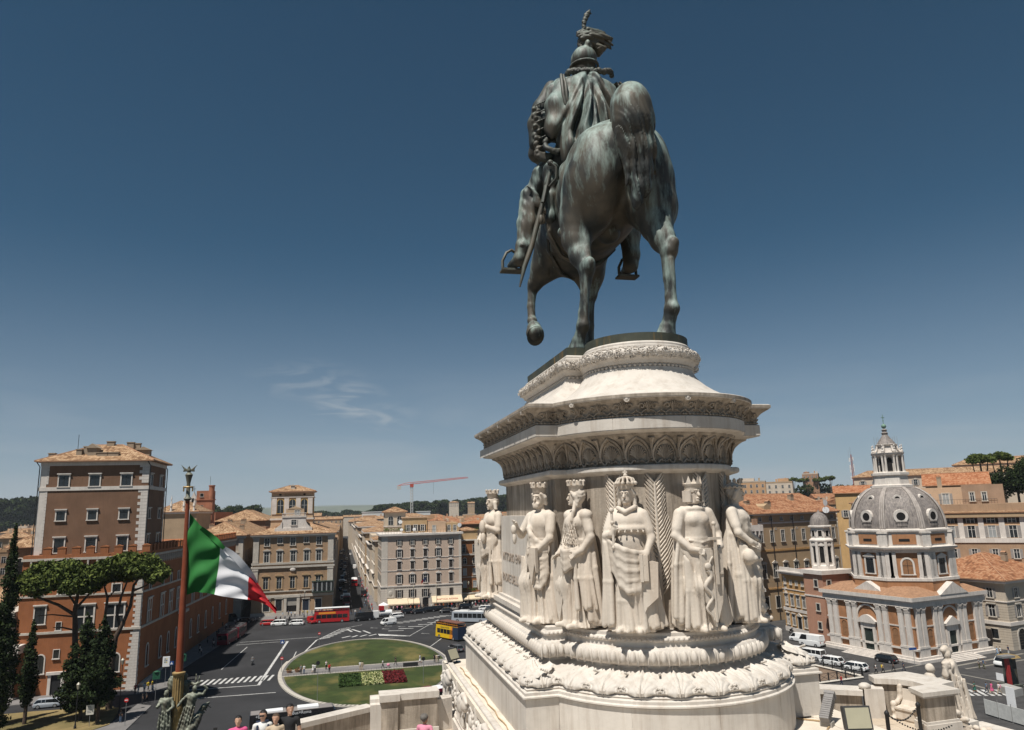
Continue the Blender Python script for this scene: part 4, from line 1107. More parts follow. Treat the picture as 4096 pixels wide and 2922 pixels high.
hd.ell((HX-.44,24.85,48.28),(.07,.12,.17),.03);hd.ell((HX,25.32,48.3),(.1,.16,.12),.05);hd.cap((HX-.46,24.9,48.6),(HX-.42,25.0,47.85),.05,.05,.02)
hd.ell((HX+.05,24.45,49.1),(.12,.2,.2),.08)
ob('head',hd.mesh('head',BRONZE),hs,OFF)
pl=SDF((8.4,23.4,48.6),(10.9,26.0,51.3),.03)
rg=random.Random(6)
pl.cap((HX,24.75,48.95),(HX+.05,24.7,49.4),.26,.3,.1);pl.cap((HX+.18,24.5,48.9),(HX+.2,24.5,49.5),.1,.12,.05)
for k in range(16):
 a=rg.uniform(-.5,.5);zz=49.35+(k%5)*.13
 x0=HX-.2+rg.uniform(-.05,.12);yy=24.4+.1*(k%5)
 L=rg.uniform(.85,1.2)
 pl.chain([(x0,yy,zz),(x0+.35*L,yy+a*.2,zz+.13),(x0+.8*L,yy+a*.3,zz+.05+rg.uniform(-.05,.1)),(x0+1.15*L,yy+a*.35,zz-.12+rg.uniform(-.12,.25))],[.085,.11,.10,.05],.02)
for k in range(6):pl.chain([(HX+.35,24.5+.06*k,49.3),(HX+.6,24.5+.06*k,49.05),(HX+.78,24.5,49.1)],[.13,.16,.09],.04)
pl.chain([(HX+.03,24.7,49.8),(HX+.06,24.7,50.3),(HX+.2,24.7,50.65),(HX+.34,24.7,50.9)],[.07,.09,.11,.04],.03);pl.cap((HX+.28,24.7,50.75),(HX+.42,24.7,50.7),.05,.02,.03)
pl.warp((8.3,23.3,48.5),(11,26.1,51.4),lambda X_,Y_,Z_:.02*np.sin(X_*9+Z_*46)*np.sin(Y_*31+Z_*13))
ob('plume',pl.mesh('plume',BRONZE_D),hs,OFF)
MB().tube([(7.35,24.1,43.4),(7.1,24.1,42.4),(6.85,24.15,41.5),(6.5,24.1,40.3),(6.2,24.05,39.5),(6.0,24.0,38.75)],[.07,.085,.10,.10,.085,.03],8).build('sabre',BRONZE_D,hs,smooth=60)
MB().tube([(7.3,23.85,43.55),(7.45,23.75,43.35),(7.45,23.75,42.9),(7.2,23.85,42.6)],.05,6).ball((7.3,23.95,43.6),.12,8,6).tube([(7.12,24.0,42.7),(6.95,23.95,42.0)],.07,6).ball((6.88,24.0,41.35),(.1,.1,.2),8,6).build('hilt',BRONZE_D,hs,smooth=60)
fl_=SDF((6.8,23.6,41.0),(8.0,26.6,44.2),.045)
fl_.chain([(7.45,24.4,43.6),(7.38,24.3,42.5),(7.3,24.25,41.5)],[.28,.24,.16],.1)
fl_.cap((7.5,24.6,43.4),(7.42,25.0,42.2),.25,.2,.2)
fl_.warp((6.7,23.5,40.9),(8.1,26.6,44.3),lambda X_,Y_,Z_:.03*np.sin(Z_*9+Y_*5))
ob('saddle_flap',fl_.mesh('saddle_flap',BRONZE),hs,OFF)
MB().tube([(AX-1.5,25.1,42.3),(AX-1.45,25.2,41.3),(AX-1.0,25.3,40.5),(AX-.2,25.4,40.18),(AX+.6,25.4,40.3),(AX+1.2,25.3,40.9)],[.09]*6,6).tube([(AX-1.45,25.4,42.0),(AX-1.3,25.9,40.9),(AX-.6,26.6,40.25),(AX,26.9,40.1)],.06,6).build('girth_straps',BRONZE_D,hs,smooth=60)
def stirrup(x,y,z):
 b=MB()
 b.tube([(x-.36,y,z),(x-.36,y,z+.35),(x-.2,y,z+.68),(x,y,z+.8),(x+.2,y,z+.68),(x+.36,y,z+.35),(x+.36,y,z)],.06,6).box(x-.42,x+.42,y-.2,y+.3,z-.06,z+.02)
 return b
stirrup(6.15,25.75,39.98).build('stirrup',BRONZE_D,hs,smooth=40);stirrup(10.95,25.95,40.02).build('stirrup',BRONZE_D,hs,smooth=40)
MB().tube([(6.35,25.75,40.75),(6.9,25.5,42.3),(7.3,25.2,43.3)],.05,5).build('stirrup_leather',BRONZE_D,hs)
# carved city figures round the pedestal
def swag(g,A,B,drop,out,n=8,r=.017,k=.012,dz=.034,dA=(0,0,0),dB=(0,0,0)):
 """cloth caught up at A and B, hanging between in nested curved folds"""
 A,B,dA,dB=map(Vector,(A,B,dA,dB))
 for i in range(n):
  a,b=A+dA*i+Vector((0,0,-dz*.35*i)),B+dB*i+Vector((0,0,-dz*.35*i));d=drop+dz*.8*i;q_=r*(1.35,.9,1.15,.8)[i%4]
  P=[a.lerp(b,t)+Vector((0,-out*math.sin(math.pi*t),-d*math.sin(math.pi*t)**.8))for t in(0,.15,.35,.55,.75,.9,1)]
  g.chain(P,[q_*.7,q_,q_*1.25,q_*1.3,q_*1.2,q_,q_*.7],.03)
def hang(g,x0,x1,y0,y1,zt,zb,n=5,r=.022,fl=1.25,k=.012):
 """cloth falling straight in pleats, flaring toward the hem"""
 for i in range(n):
  t=i/max(1,n-1);x=x0+(x1-x0)*t;y=y0+(y1-y0)*t;m=(zt+zb)/2
  xt=x0+(x-x0)*.25;q_=r*(1.2,.8,1.0)[i%3];g.chain([(xt,y,zt-.05*abs(x-x0)/.1),(x*.8+xt*.2+.01*math.sin(i*2.1),y-.015,m),(x*fl**.5,y-.01+.025*math.sin(i*1.7),zb+.03*(i%2))],[q_*.6,q_,q_*1.25],.02)
def figure(name,label,pos,rz,seed,arms,head,crown,extra,cape=True,robe=(.25,.20),waist=.155,turn=0.0,drape=True,s=2.13,H=1.0,chestp=0.06):
 """a draped standing figure 1.75 m tall, carved in marble, facing -y; scaled up to the pedestal"""
 t=thing(name,label,'statue',(pos[0],pos[1],27.82),rz,'carved city figures round the pedestal',s)
 g=SDF((-.56,-.42,0),(.56,.36,1.98),.0125)
 rg=random.Random(seed)
 ph=rg.uniform(0,6)
 g.raw((-.5,-.45,0),(.5,.35,1.08),lambda X,Y,Z:(np.sqrt((X/1.0)**2+((Y+.0)/.86)**2)-(waist*.95+(robe[0]-waist)*np.clip((1.02-Z)/1.0,0,1)**.8))*.85)
 g.raw((-.5,-.45,0.9),(.5,.35,1.98),lambda X,Y,Z:np.full(np.broadcast_shapes(X.shape,Y.shape,Z.shape),5.0))
 kx=.09*(1 if rg.random()<.5 else-1)
 g.chain([(kx,-.02,.92),(kx*1.3,-.16,.52),(kx*1.1,-.13,.08)],[.13,.10,.08],.08)
 def folds(X,Y,Z):
  th=np.arctan2(Y,X);w=np.clip((1.0-Z)/.5,0,1)*.8+.2
  q=th*10+ph+2.6*Z+.9*np.sin(Z*5+th*2);sh=np.abs(np.sin(q*.5))**.6
  return w*(.042*(.62-sh)+.016*np.sin(th*25+ph*2+Z*4))-.03*np.clip((.1-Z)/.1,0,1)
 g.warp((-.5,-.45,0),(.5,.35,1.02),folds)
 g.chain([(0,0,.98),(0,.0,1.12),(0,-.01,1.28)],[waist,waist*.88,.155],.06)
 g.ell((0,-.01,1.3),(.165,.118,.16),.05)
 if chestp:g.ell((-.075,-.09,1.31),(.07,chestp,.07),.04);g.ell((.075,-.09,1.31),(.07,chestp,.07),.04)
 g.cap((-.135,.01,1.40),(.135,.01,1.40),.066,.066,.04);g.cap((0,.01,1.4),(0,.0,1.54),.062,.055,.03)
 if cape:
  g.raw((-.55,-.1,.04),(.55,.36,1.46),lambda X,Y,Z:np.maximum(np.maximum((np.sqrt((X/1.0)**2+((Y-.04)/.8)**2)-(.135+.20*np.clip((1.44-Z)/1.38,0,1)**.7))*.8,-.0-Y-.05*np.abs(X)),.05-Z),.03)
  g.warp((-.55,-.1,0),(.55,.36,1.3),lambda X,Y,Z:np.clip((1.35-Z)*1.2,0,1)*.034*(.6-np.abs(np.sin(X*17+ph+1.2*Z+.5*np.sin(Z*4)))**.6))
  for sd in(-1,1):
   g.chain([(sd*.15,.02,1.44),(sd*.23,.0,1.1),(sd*.27,-.05,.6),(sd*.30,-.06,.12)],[.035,.035,.04,.045],.03);g.chain([(sd*.17,.03,1.3),(sd*.25,.03,.9),(sd*.32,-.01,.1)],[.02,.03,.035],.015)
 if cape:
  for sd in(-1,1):hang(g,sd*.16,sd*.33,.0,.06,1.42,.06,6,.026,1.1)
 for a in arms:
  g.chain(a,[.062,.05,.038,.033][:len(a)],.025)
  g.chain([a[0],tuple((Vector(a[0])*.35+Vector(a[1])*.65))],[.072,.066],.025)
  p=Vector(a[-1]);q=Vector(a[-2]);d=(p-q).normalized()
  sdv=d.cross(Vector((0,-1,0)));sdv=sdv.normalized()if sdv.length>.1 else Vector((1,0,0))
  for k in range(4):g.cap(p+sdv*(.014*(k-1.5)),p+sdv*(.018*(k-1.5))+d*.075+Vector((0,-.012,-.02)),.012,.010,.006)
  g.cap(p+sdv*.03,p+sdv*.05+d*.03+Vector((0,-.03,0)),.013,.011,.008)
 if drape:
  swag(g,(-.22,-.06,1.06),(.22,-.08,1.02),.10,.17,7);hang(g,.17,.33,-.17,-.02,.98,.25)
 for e in extra.get('swags',[]):swag(g,*e)
 for e in extra.get('hangs',[]):hang(g,*e)
 for e in extra.get('chains',[]):g.chain(*e)
 for e in extra.get('ells',[]):g.ell(*e)
 for sd in(-1,1):g.cap((sd*.10,-.15,.035),(sd*.13,-.30,.03),.045,.035,.03)
 ob('figure',g.mesh('figure',MARBLE_FIG),t)
 q=SDF((-.2,-.2,-.12),(.2,.22,.26),.0095)
 q.ell((0,0,.02),(.078,.095,.115),0);q.ell((0,-.03,-.055),(.052,.06,.05),.03);q.cap((0,.01,-.1),(0,.01,-.03),.054,.054,.02)
 q.cap((0,-.098,.035),(0,-.116,-.008),.012,.018,.014);q.ell((0,-.10,-.045),(.028,.016,.010),.008);q.ell((0,-.092,-.075),(.024,.02,.016),.012)
 for sd in(-1,1):
  q.ell((sd*.034,-.106,.032),(.022,.018,.014),.012,'s');q.ell((sd*.034,-.086,.03),(.015,.014,.010),.004);q.cap((sd*.012,-.098,.055),(sd*.055,-.088,.052),.010,.008,.01);q.ell((sd*.08,.01,.015),(.014,.024,.032),.01)
 for e in head.get('ells',[]):q.ell(*e)
 for e in head.get('chains',[]):q.chain(*e)
 q.warp((-.2,-.02,-.12),(.2,.22,.26),lambda X,Y,Z:np.clip(Y*14+.2,0,1)*.006*np.sin(X*90+Z*60)*np.sin(Z*70+Y*40))
 ho=ob('head',q.mesh('head',MARBLE_FIG),t,(0,-.015,1.615),turn)
 b=MB()
 if crown=='mural':
  b.lathe([(.085,.09),(.092,.10),(.098,.17),(.104,.175)],18)
  for k in range(8):
   a=k/8*2*math.pi;b.box(-.024,.024,-.018,.018,.165,.225)
   for i in range(len(b.v)-8,len(b.v)):x,y,z=b.v[i];c_,s_=math.cos(a),math.sin(a);y-=.098;b.v[i]=(x*c_-y*s_,x*s_+y*c_,z)
   b.ball((.112*math.sin(a),-.112*math.cos(a),.225),.02,6,4)
 elif crown=='royal':
  b.lathe([(.088,.085),(.10,.10),(.10,.125),(.11,.15)],18)
  for k in range(12):
   a=k/12*2*math.pi;b.ball((.125*math.cos(a),.125*math.sin(a),.165),.026,6,5);b.tube([(.12*math.cos(a),.12*math.sin(a),.17),(.10*math.cos(a),.10*math.sin(a),.22),(.02*math.cos(a),.02*math.sin(a),.245)],.014,5)
  b.ball((0,0,.265),.028,8,6).box(-.012,.012,-.012,.012,.28,.33).box(-.03,.03,-.012,.012,.295,.315)
 elif crown=='helm':
  b.lathe([(.096,.03),(.10,.06),(.102,.1),(.118,.12),(.12,.135),(.06,.155)],18)
  for k in range(5):
   a=-math.pi/2+(k-2)*1.1;c_,s_=math.cos(a),math.sin(a);b.add([(.115*c_-.04*s_,.115*s_+.04*c_,.13),(.115*c_+.04*s_,.115*s_-.04*c_,.13),(.11*c_,.11*s_,.235),(.09*c_,.09*s_,.13)],[(0,1,2),(1,3,2),(3,0,2)])
  for sd in(-1,1):b.box(sd*.10-.012,sd*.10+.012,-.07,.07,-.09,.05)
 else:
  for k in range(26):
   a=k/26*2*math.pi;b.ball((.10*math.cos(a),.01+.115*math.sin(a),.085+.015*(k%2)),(.03,.03,.018),6,4)
 b.build('crown',MARBLE_FIG,ho,smooth=50,world=False)
 return t
def pol(a,r_=2.74):return(AX+r_*math.cos(a),CB+r_*math.sin(a))
HAIR={'ells':[((0,.035,.04),(.098,.10,.112),.02)]}
def hairdo(long=True,beard=False):
 d={'ells':[((0,.03,.045),(.096,.098,.112),.02)],'chains':[]}
 for sd in(-1,1):
  d['chains'].append(([(sd*.07,-.05,.08),(sd*.095,.0,.03),(sd*.09,.03,-.05)],[.022,.03,.028],.012))
  if long:d['chains'].append(([(sd*.09,.02,-.03),(sd*.10,.01,-.10)],[.03,.026],.01))
 if beard:d['ells']+=[((0,-.075,-.09),(.055,.04,.045),.02),((.03,-.085,-.06),(.03,.025,.025),.01),((-.03,-.085,-.06),(.03,.025,.025),.01)]
 return d
def ang(x,y):return math.atan2(y-CB,x-AX)
F={}
a=ang(7.5,18.75)
F[4]=figure('city_figure','marble crowned figure in a broad ermine cape holding a sceptre and book',pol(a),a+math.pi/2,4,[[(-.19,0,1.38),(-.26,-.12,1.14),(-.16,-.23,1.16),(-.13,-.25,1.22)],[(.19,0,1.38),(.29,-.06,1.1),(.24,-.2,.92),(.23,-.23,.88)]],hairdo(),'royal',{'ells':[((0,-.01,1.30),(.235,.165,.15),.03),((0,-.02,1.22),(.255,.19,.085),.02),((0,-.02,1.05),(.19,.165,.2),.05)]+[((.27*math.sin(q_*.3),-.02-.205*math.cos(q_*.3),1.185),(.016,.012,.022),.004)for q_ in range(-4,5)],'chains':[([(-.10,-.09,1.475),(0,-.15,1.425),(.10,-.09,1.475),(.1,.05,1.5)],.03,.008)],'swags':[((-.27,-.12,1.12),(.24,-.17,.93),.05,.15,9,.02,.014,.038,(.004,0,-.012),(0,0,-.02))],'hangs':[(-.30,-.2,-.12,-.16,1.1,.08,4,.026),(.16,.36,-.2,-.06,.9,.06,6,.024),(-.12,.12,-.2,-.21,.72,.02,6,.026)]},robe=(.27,.2),chestp=0,turn=R(-6),drape=False)
MB().tube([(-.14,-.26,1.02),(-.15,-.25,1.42)],.017,7).ball((-.15,-.25,1.45),.034,8,6).ball((-.145,-.26,1.3),.026,8,5).ball((-.14,-.26,1.0),.03,8,5).build('sceptre',MARBLE_FIG,F[4],smooth=50,world=False)
MB().box(.17,.21,-.30,-.12,.60,.92).box(.21,.27,-.29,-.13,.61,.91).build('book',MARBLE_FIG,F[4],world=False)
MB().prismy([(.10,.05),(.22,.30),(.36,.42),(.38,.82),(.30,.84),(.22,.82),(.16,.7)],-.24,-.19).build('shield',MARBLE_FIG,F[4],world=False)
a=ang(9.15,18.6)
F[5]=figure('city_figure','marble figure in a pointed crown-helmet with bare cuirass, sword and serpent shield',pol(a),a+math.pi/2,5,[[(-.2,0,1.38),(-.30,-.04,1.12),(-.17,-.18,.96),(-.12,-.26,.95)],[(.2,0,1.38),(.29,-.05,1.12),(.22,-.2,.98),(.15,-.27,.96)]],{'ells':[((0,.02,.03),(.094,.092,.11),.01),((0,.0,-.10),(.09,.075,.06),.02)],'chains':[]},'helm',{'ells':[((0,-.02,1.44),(.14,.10,.05),.02),((0,-.03,1.08),(.135,.11,.12),.03)],'chains':[([(-.15,-.11,1.06),(0,-.16,1.03),(.15,-.11,1.06)],.016,.006)],'swags':[((-.25,-.05,1.10),(.2,-.16,.9),.12,.14,8,.018)],'hangs':[(-.17,-.36,-.0,-.06,1.42,.14,6,.028,1.05),(-.26,-.12,-.16,-.2,.88,.06,5),(.14,.34,-.2,-.06,.85,.05,6)]},chestp=.075,robe=(.25,.2),turn=R(12),drape=False)
def shield(x,w,zt,zb,y=-.315,th=.045):
 return MB().prismy([(x-w,zt),(x-w,zt-.32),(x-w*.72,zb+.28),(x,zb),(x+w*.72,zb+.28),(x+w,zt-.32),(x+w,zt)],y,y+th)
shield(.02,.145,.97,.06).prismy([(.02-.012,.95),(.02-.012,.12),(.02+.012,.12),(.02+.012,.95)],-.328,-.315).prismy([(.02,.69),(.02,.665),(.155,.665),(.155,.69)],-.328,-.315).build('shield',MARBLE_FIG,F[5],world=False)
MB().tube([(-.06+.045*math.sin(i*.9),-.325,.72-.036*i)for i in range(17)],[.032-.0013*i for i in range(17)],7).ball((-.055,-.335,.76),(.05,.03,.045),8,5).tube([(-.03,-.33,.79),(-.01,-.34,.84),(.02,-.335,.87)],.014,5).build('serpent_emblem',MARBLE_FIG,F[5],smooth=60,world=False)
MB().box(.035,.075,-.36,-.34,.55,1.08).box(-.02,.13,-.37,-.33,1.07,1.10).tube([(.055,-.35,1.1),(.055,-.35,1.24)],.02,7).ball((.055,-.35,1.26),.028,8,6).build('sword',MARBLE_FIG,F[5],smooth=50,world=False)
a=ang(6.42,19.9)
F[3]=figure('city_figure','marble braided woman in a mural crown and netted bodice, resting on a tapering shield',pol(a),a+math.pi/2-.15,3,[[(-.19,0,1.38),(-.27,-.03,1.1),(-.22,-.16,.92),(-.2,-.22,.9)],[(.19,0,1.38),(.28,.0,1.12),(.24,-.12,.96),(.2,-.19,.92)]],hairdo(),'mural',{'ells':[((.2,0,1.40),(.085,.085,.07),.02),((-.2,0,1.40),(.085,.085,.07),.02)],'chains':[([(-.15+.05*k,-.145-.02*math.cos(k-3),1.3),(-.13+.05*k+.10,-.15,1.02)],.009,.003)for k in range(6)]+[([(.15-.05*k,-.145,1.3),(.13-.05*k-.10,-.15,1.02)],.009,.003)for k in range(6)]+[([(.06,-.07,1.58),(.10,-.13,1.45),(.09,-.16,1.33)],[.026,.024,.018],.01)]},cape=True,robe=(.23,.18),turn=R(-42),waist=.13)
shield(-.16,.12,.86,.04,-.25).build('shield',MARBLE_FIG,F[3],world=False)
F[2]=figure('city_figure','marble bearded king-like figure in a turreted crown at the near corner pier',(5.72,21.2),R(-62),2,[[(-.2,0,1.38),(-.30,-.1,1.14),(-.24,-.24,1.22),(-.22,-.28,1.3)],[(.2,0,1.38),(.27,-.1,1.1),(.16,-.22,.96),(.1,-.26,.95)]],hairdo(False,True),'mural',{'chains':[],'swags':[((-.2,.0,1.42),(.24,-.12,1.0),.05,.16,11,.019,.014,.045,(.012,0,-.01),(0,0,-.02))],'hangs':[(-.2,.3,-.18,-.08,.85,.03,9,.026,1.2)]},drape=False,robe=(.28,.2),chestp=0,turn=R(10))
MB().ball((-.23,-.3,1.22),(.045,.04,.07),8,6).ball((-.22,-.3,1.1),(.03,.03,.08),8,6).build('garland_bunch',MARBLE_FIG,F[2],smooth=60,world=False)
shield(.10,.09,.98,.5,-.3).build('shield',MARBLE_FIG,F[2],world=False)
F[1]=figure('city_figure','marble veiled queen in a turreted crown at the far end of the inscription',(5.62,27.75),R(-72),1,[[(-.19,0,1.38),(-.27,-.06,1.12),(-.18,-.2,.98),(-.12,-.24,.98)],[(.19,0,1.38),(.26,-.06,1.14),(.14,-.2,1.2),(.08,-.23,1.24)]],{'ells':[((0,.03,.03),(.105,.10,.125),.02)],'chains':[([(.1,.0,.0),(.12,.0,-.12)],.035,.02),([(-.1,.0,.0),(-.12,.0,-.12)],.035,.02)]},'mural',{'chains':[],'swags':[((-.18,.0,1.42),(.2,-.1,1.1),.06,.15,9,.018,.014,.04)]},robe=(.25,.19))
MB().ball((.08,-.27,1.2),(.07,.06,.13),8,6).ball((.1,-.27,1.02),(.05,.05,.1),8,6).build('garland_bunch',MARBLE_FIG,F[1],smooth=60,world=False)
shield(-.12,.11,.98,.12,-.27).build('shield',MARBLE_FIG,F[1],world=False)
a=ang(10.75,19.2)
F[6]=figure('city_figure','marble laurel-wreathed woman in a deep-folded robe with a mask at her hip',pol(a,2.7),a+math.pi/2,6,[[(-.2,0,1.38),(-.29,-.1,1.12),(-.2,-.22,1.0),(-.15,-.26,.98)],[(.2,0,1.38),(.28,.02,1.1),(.3,-.05,.86),(.3,-.08,.8)]],hairdo(False),'wreath',{'ells':[((-.24,-.2,.82),(.09,.08,.10),.02),((-.24,-.27,.80),(.04,.04,.04),.02)],'swags':[((-.17,-.03,1.42),(.17,-.03,1.40),.12,.12,6,.016),((-.22,-.08,1.04),(.24,-.06,1.06),.16,.18,13,.019,.014,.055)],'hangs':[(-.26,-.14,-.1,-.18,1.0,.05,5)]},drape=False,robe=(.27,.2),turn=R(25))
F[7]=figure('city_figure','marble figure in a tall crown half hidden at the east corner pier',(12.1,21.2),R(62),7,[[(-.2,0,1.38),(-.28,-.1,1.12),(-.2,-.22,1.0),(-.15,-.26,.98)],[(.2,0,1.38),(.28,.02,1.1),(.3,-.05,.86),(.3,-.08,.8)]],hairdo(True),'mural',{'chains':[]})
shield(.24,.11,1.2,.6,-.2).build('tablet',MARBLE_FIG,F[7],world=False)
# building kit
WC={}
def hood(b,style,w,h,t,m=0):
 if style=='flat':b.box(-w/2-t-.12,w/2+t+.12,-.34,0,h+t,h+t+.2,m)
 elif style=='tri':
  b.box(-w/2-t-.1,w/2+t+.1,-.3,0,h+t,h+t+.14,m)
  b.prismy([(-w/2-t-.15,h+t+.14),(w/2+t+.15,h+t+.14),(0,h+t+.75)],-.3,0,m)
 elif style=='seg':
  n=8;W_=w/2+t+.15
  b.prismy([(-W_+2*W_*i/n,h+t+.1+.5*math.sin(math.pi*i/n))for i in range(n+1)]+[(W_,h+t),(-W_,h+t)][0:2],-.36,0,m)
def arch_pts(w,h,n=10):return[(-w/2,0),(w/2,0)]+[(w/2*math.cos(math.pi*i/n),h-w/2+w/2*math.sin(math.pi*i/n))for i in range(n+1)]
def wmesh(style,w,h,fm,gm,bm,t,hd,sill):
 key=(style,round(w,2),round(h,2),fm.name,gm.name,bm.name,t,hd,sill)
 if key in WC:return WC[key]
 f=MB();p=MB()
 if style=='arch':
  o=arch_pts(w+2*t,h+t);i=arch_pts(w,h)
  n=len(o)
  f.add([(x,-.1,z)for x,z in o]+[(x,-.1,z)for x,z in i]+[(x,0,z)for x,z in o]+[(x,0,z)for x,z in i],[(k,(k+1)%n,n+(k+1)%n,n+k)for k in range(1,n)]+[((k+1)%n,k,2*n+k,2*n+(k+1)%n)for k in range(n)]+[(n+k,n+(k+1)%n,3*n+(k+1)%n,3*n+k)for k in range(n)])
  p.add([(x,-.02,z)for x,z in i],[tuple(range(len(i)))])
  p.box(-.04,.04,-.05,-.025,0,h,1).box(-w/2,w/2,-.05,-.025,h*.55,h*.55+.07,1)
 else:
  f.box(-w/2-t,-w/2,-.14,0,0,h+t).box(w/2,w/2+t,-.14,0,0,h+t).box(-w/2,w/2,-.14,0,h,h+t)
  p.box(-w/2,w/2,-.03,-.005,0,h)
  if style=='cross':
   f.box(-.11,.11,-.12,0,0,h).box(-w/2,w/2,-.115,0,h*.52,h*.52+.25)
  else:
   p.box(-.045,.045,-.06,-.032,0,h,1).box(-w/2,-w/2+.07,-.06,-.032,0,h,1).box(w/2-.07,w/2,-.06,-.032,0,h,1)
   p.box(-w/2,w/2,-.055,-.031,h*.66,h*.66+.06,1)
 if sill:f.box(-w/2-t-.08,w/2+t+.08,-.26,0,-.18,0)
 if hd:hood(f,hd,w,h,t)
 WC[key]=(f.mesh('window',fm),p.mesh('pane',[gm,bm]))
 return WC[key]
def smesh(w,h,m,closed):
 key=('sh',round(w,2),round(h,2),m.name,closed)
 if key not in WC:
  b=MB().box(0,w/2,-.08,-.035,0,h)
  for k in range(int(h/.28)):b.box(.06,w/2-.06,-.10,-.08,.08+k*.28,.22+k*.28)
  WC[key]=b.mesh('shutter',m)
 return WC[key]
class Bld:
 def __init__(s,name,label,cat,loc,rz,w,d,h,wm,group=None):
  s.root=thing(name,label,cat,loc,rz,group);s.w,s.d,s.h,s.wm=w,d,h,wm
 def body(s,z0=0.0,name='wall',x0=0,x1=None,y0=0,y1=None,z1=None,m=None):
  MB().box(x0,s.w if x1 is None else x1,y0,s.d if y1 is None else y1,z0,s.h if z1 is None else z1).build(name,m or s.wm,s.root,world=False)
  return s
 def put(s,me,side,u,z,parent=None,name=None,out=0.0):
  P={'f':((u,-out,z),0),'r':((s.w+out,u,z),math.pi/2),'l':((-out,u,z),-math.pi/2),'b':((u,s.d+out,z),math.pi)}[side]
  return ob(name or me.name.split('.')[0],me,parent or s.root,P[0],P[1])
 def win(s,side,u,z,w,h,style='rect',fm=None,gm=None,bm=None,t=.2,hd=None,sill=True,sh=None,closed=False,out=0.0):
  f,p=wmesh(style,w,h,fm or STONE,gm or GLASS,bm or FRAME_W,t,hd,sill)
  o=s.put(f,side,u,z,out=out)
  ob('pane',p,o)
  if sh:
   me=smesh(w,h,sh,False)
   ob('shutter',me,o,(-w/2 if closed else-w-.04,0,0));ob('shutter',me,o,(0 if closed else w/2+.04,0,0))
  return o
 def row(s,side,us,z,w,h,**k):
  for u in us:s.win(side,u,z,w,h,**k)
 def band(s,z0,z1,out,m=None,name='string_course',sides='frl'):
  b=MB();o=out
  b.add([(-o,-o,z0),(s.w+o,-o,z0),(s.w+o,s.d+o,z0),(-o,s.d+o,z0),(-o,-o,z1),(s.w+o,-o,z1),(s.w+o,s.d+o,z1),(-o,s.d+o,z1)],[(3,2,1,0),(4,5,6,7),(0,1,5,4),(1,2,6,5),(2,3,7,6),(3,0,4,7)])
  b.build(name,m or STONE,s.root,world=False)
 def hip(s,rise,over,tm,z=None,ridge_along=None,name='roof',x0=0,x1=None,y0=0,y1=None,gable=False):
  z=s.h if z is None else z;x1=s.w if x1 is None else x1;y1=s.d if y1 is None else y1
  return roof_hip(s.root,x0-over,x1+over,y0-over,y1+over,z,rise,tm,name,gable)
 def quoins(s,side,u,z0,z1,step=.55,l0=1.1,l1=.7,m=None,out=.06,right=True):
  key=('q',step,l0,l1,(m or STONE_W).name,out)
  if key not in WC:
   WC[key]=tuple(MB().box(0,L,-out,.02,.015,step-.015).mesh('quoin',m or STONE_W)for L in(l0,l1))
  k=0;z=z0
  while z+step<=z1+.01:
   me=WC[key][k%2];L=(l0,l1)[k%2]
   s.put(me,side,u-(L if right else 0),z,name='quoin');z+=step;k+=1
 def chimney(s,x,y,z,w=.9,d=.7,h=1.6,m=None,pots=True):
  b=MB().box(x-w/2,x+w/2,y-d/2,y+d/2,z,z+h).box(x-w/2-.08,x+w/2+.08,y-d/2-.08,y+d/2+.08,z+h,z+h+.12)
  if pots:b.prismy([(x-w/2,z+h+.3),(x+w/2,z+h+.3),(x,z+h+.6)],y-d/2,y+d/2,1).box(x-w/2+.1,x-w/2+.25,y-d/2+.05,y+d/2-.05,z+h+.12,z+h+.3).box(x+w/2-.25,x+w/2-.1,y-d/2+.05,y+d/2-.05,z+h+.12,z+h+.3)
  b.build('chimney',[m or wall('chimney_plaster',(0.33,0.26,0.19)),MATS['terracotta']],s.root,world=False)
mat('terracotta',(0.36,0.20,0.12),0.9,0.2,2)
def roof_hip(root,x0,x1,y0,y1,z,rise,tm,name='roof',gable=False):
 w,d=x1-x0,y1-y0
 b=MB();th=.22
 if w>=d:
  i=d/2 if not gable else 0.0
  A,B_=(x0+i,(y0+y1)/2,z+rise),(x1-i,(y0+y1)/2,z+rise)
  c=[(x0,y0,z),(x1,y0,z),(x1,y1,z),(x0,y1,z)]
  faces=[[c[0],c[1],B_,A],[c[2],c[3],A,B_]]+[[c[1],c[2],B_],[c[3],c[0],A]]
  ud=[(1,0),(-1,0),(0,1),(0,-1)]
 else:
  i=w/2 if not gable else 0.0
  A,B_=((x0+x1)/2,y0+i,z+rise),((x0+x1)/2,y1-i,z+rise)
  c=[(x0,y0,z),(x1,y0,z),(x1,y1,z),(x0,y1,z)]
  faces=[[c[1],c[2],B_,A],[c[3],c[0],A,B_]]+[[c[0],c[1],A],[c[2],c[3],B_]]
  ud=[(0,1),(0,-1),(1,0),(-1,0)]
 uvs=[]
 for f,u in zip(faces,ud):
  b.add(f,[tuple(range(len(f)))])
  o=Vector(f[0]);du=Vector((u[0],u[1],0))
  n=(Vector(f[1])-o).cross(Vector(f[-1])-o).normalized();dv=n.cross(du)
  uvs.append([((Vector(p)-o).dot(du),(Vector(p)-o).dot(dv))for p in f])
 nf=len(b.f)
 b.box(x0,x1,y0,y1,z-th,z-.003,1)
 for f in b.f[nf:]:uvs.append([(0,0)]*len(f))
 r=b.build(name,[tm,MATS['terracotta']],root,uvs=uvs,world=False)
 rt=MB()
 rt.tube([A,B_],.13,6)
 if not gable:
  for p in c:rt.tube([p,A if(Vector(p)-Vector(A)).length<(Vector(p)-Vector(B_)).length else B_],.12,6)
 rt.build('ridge_tiles',MATS['terracotta'],r,world=False)
 return r
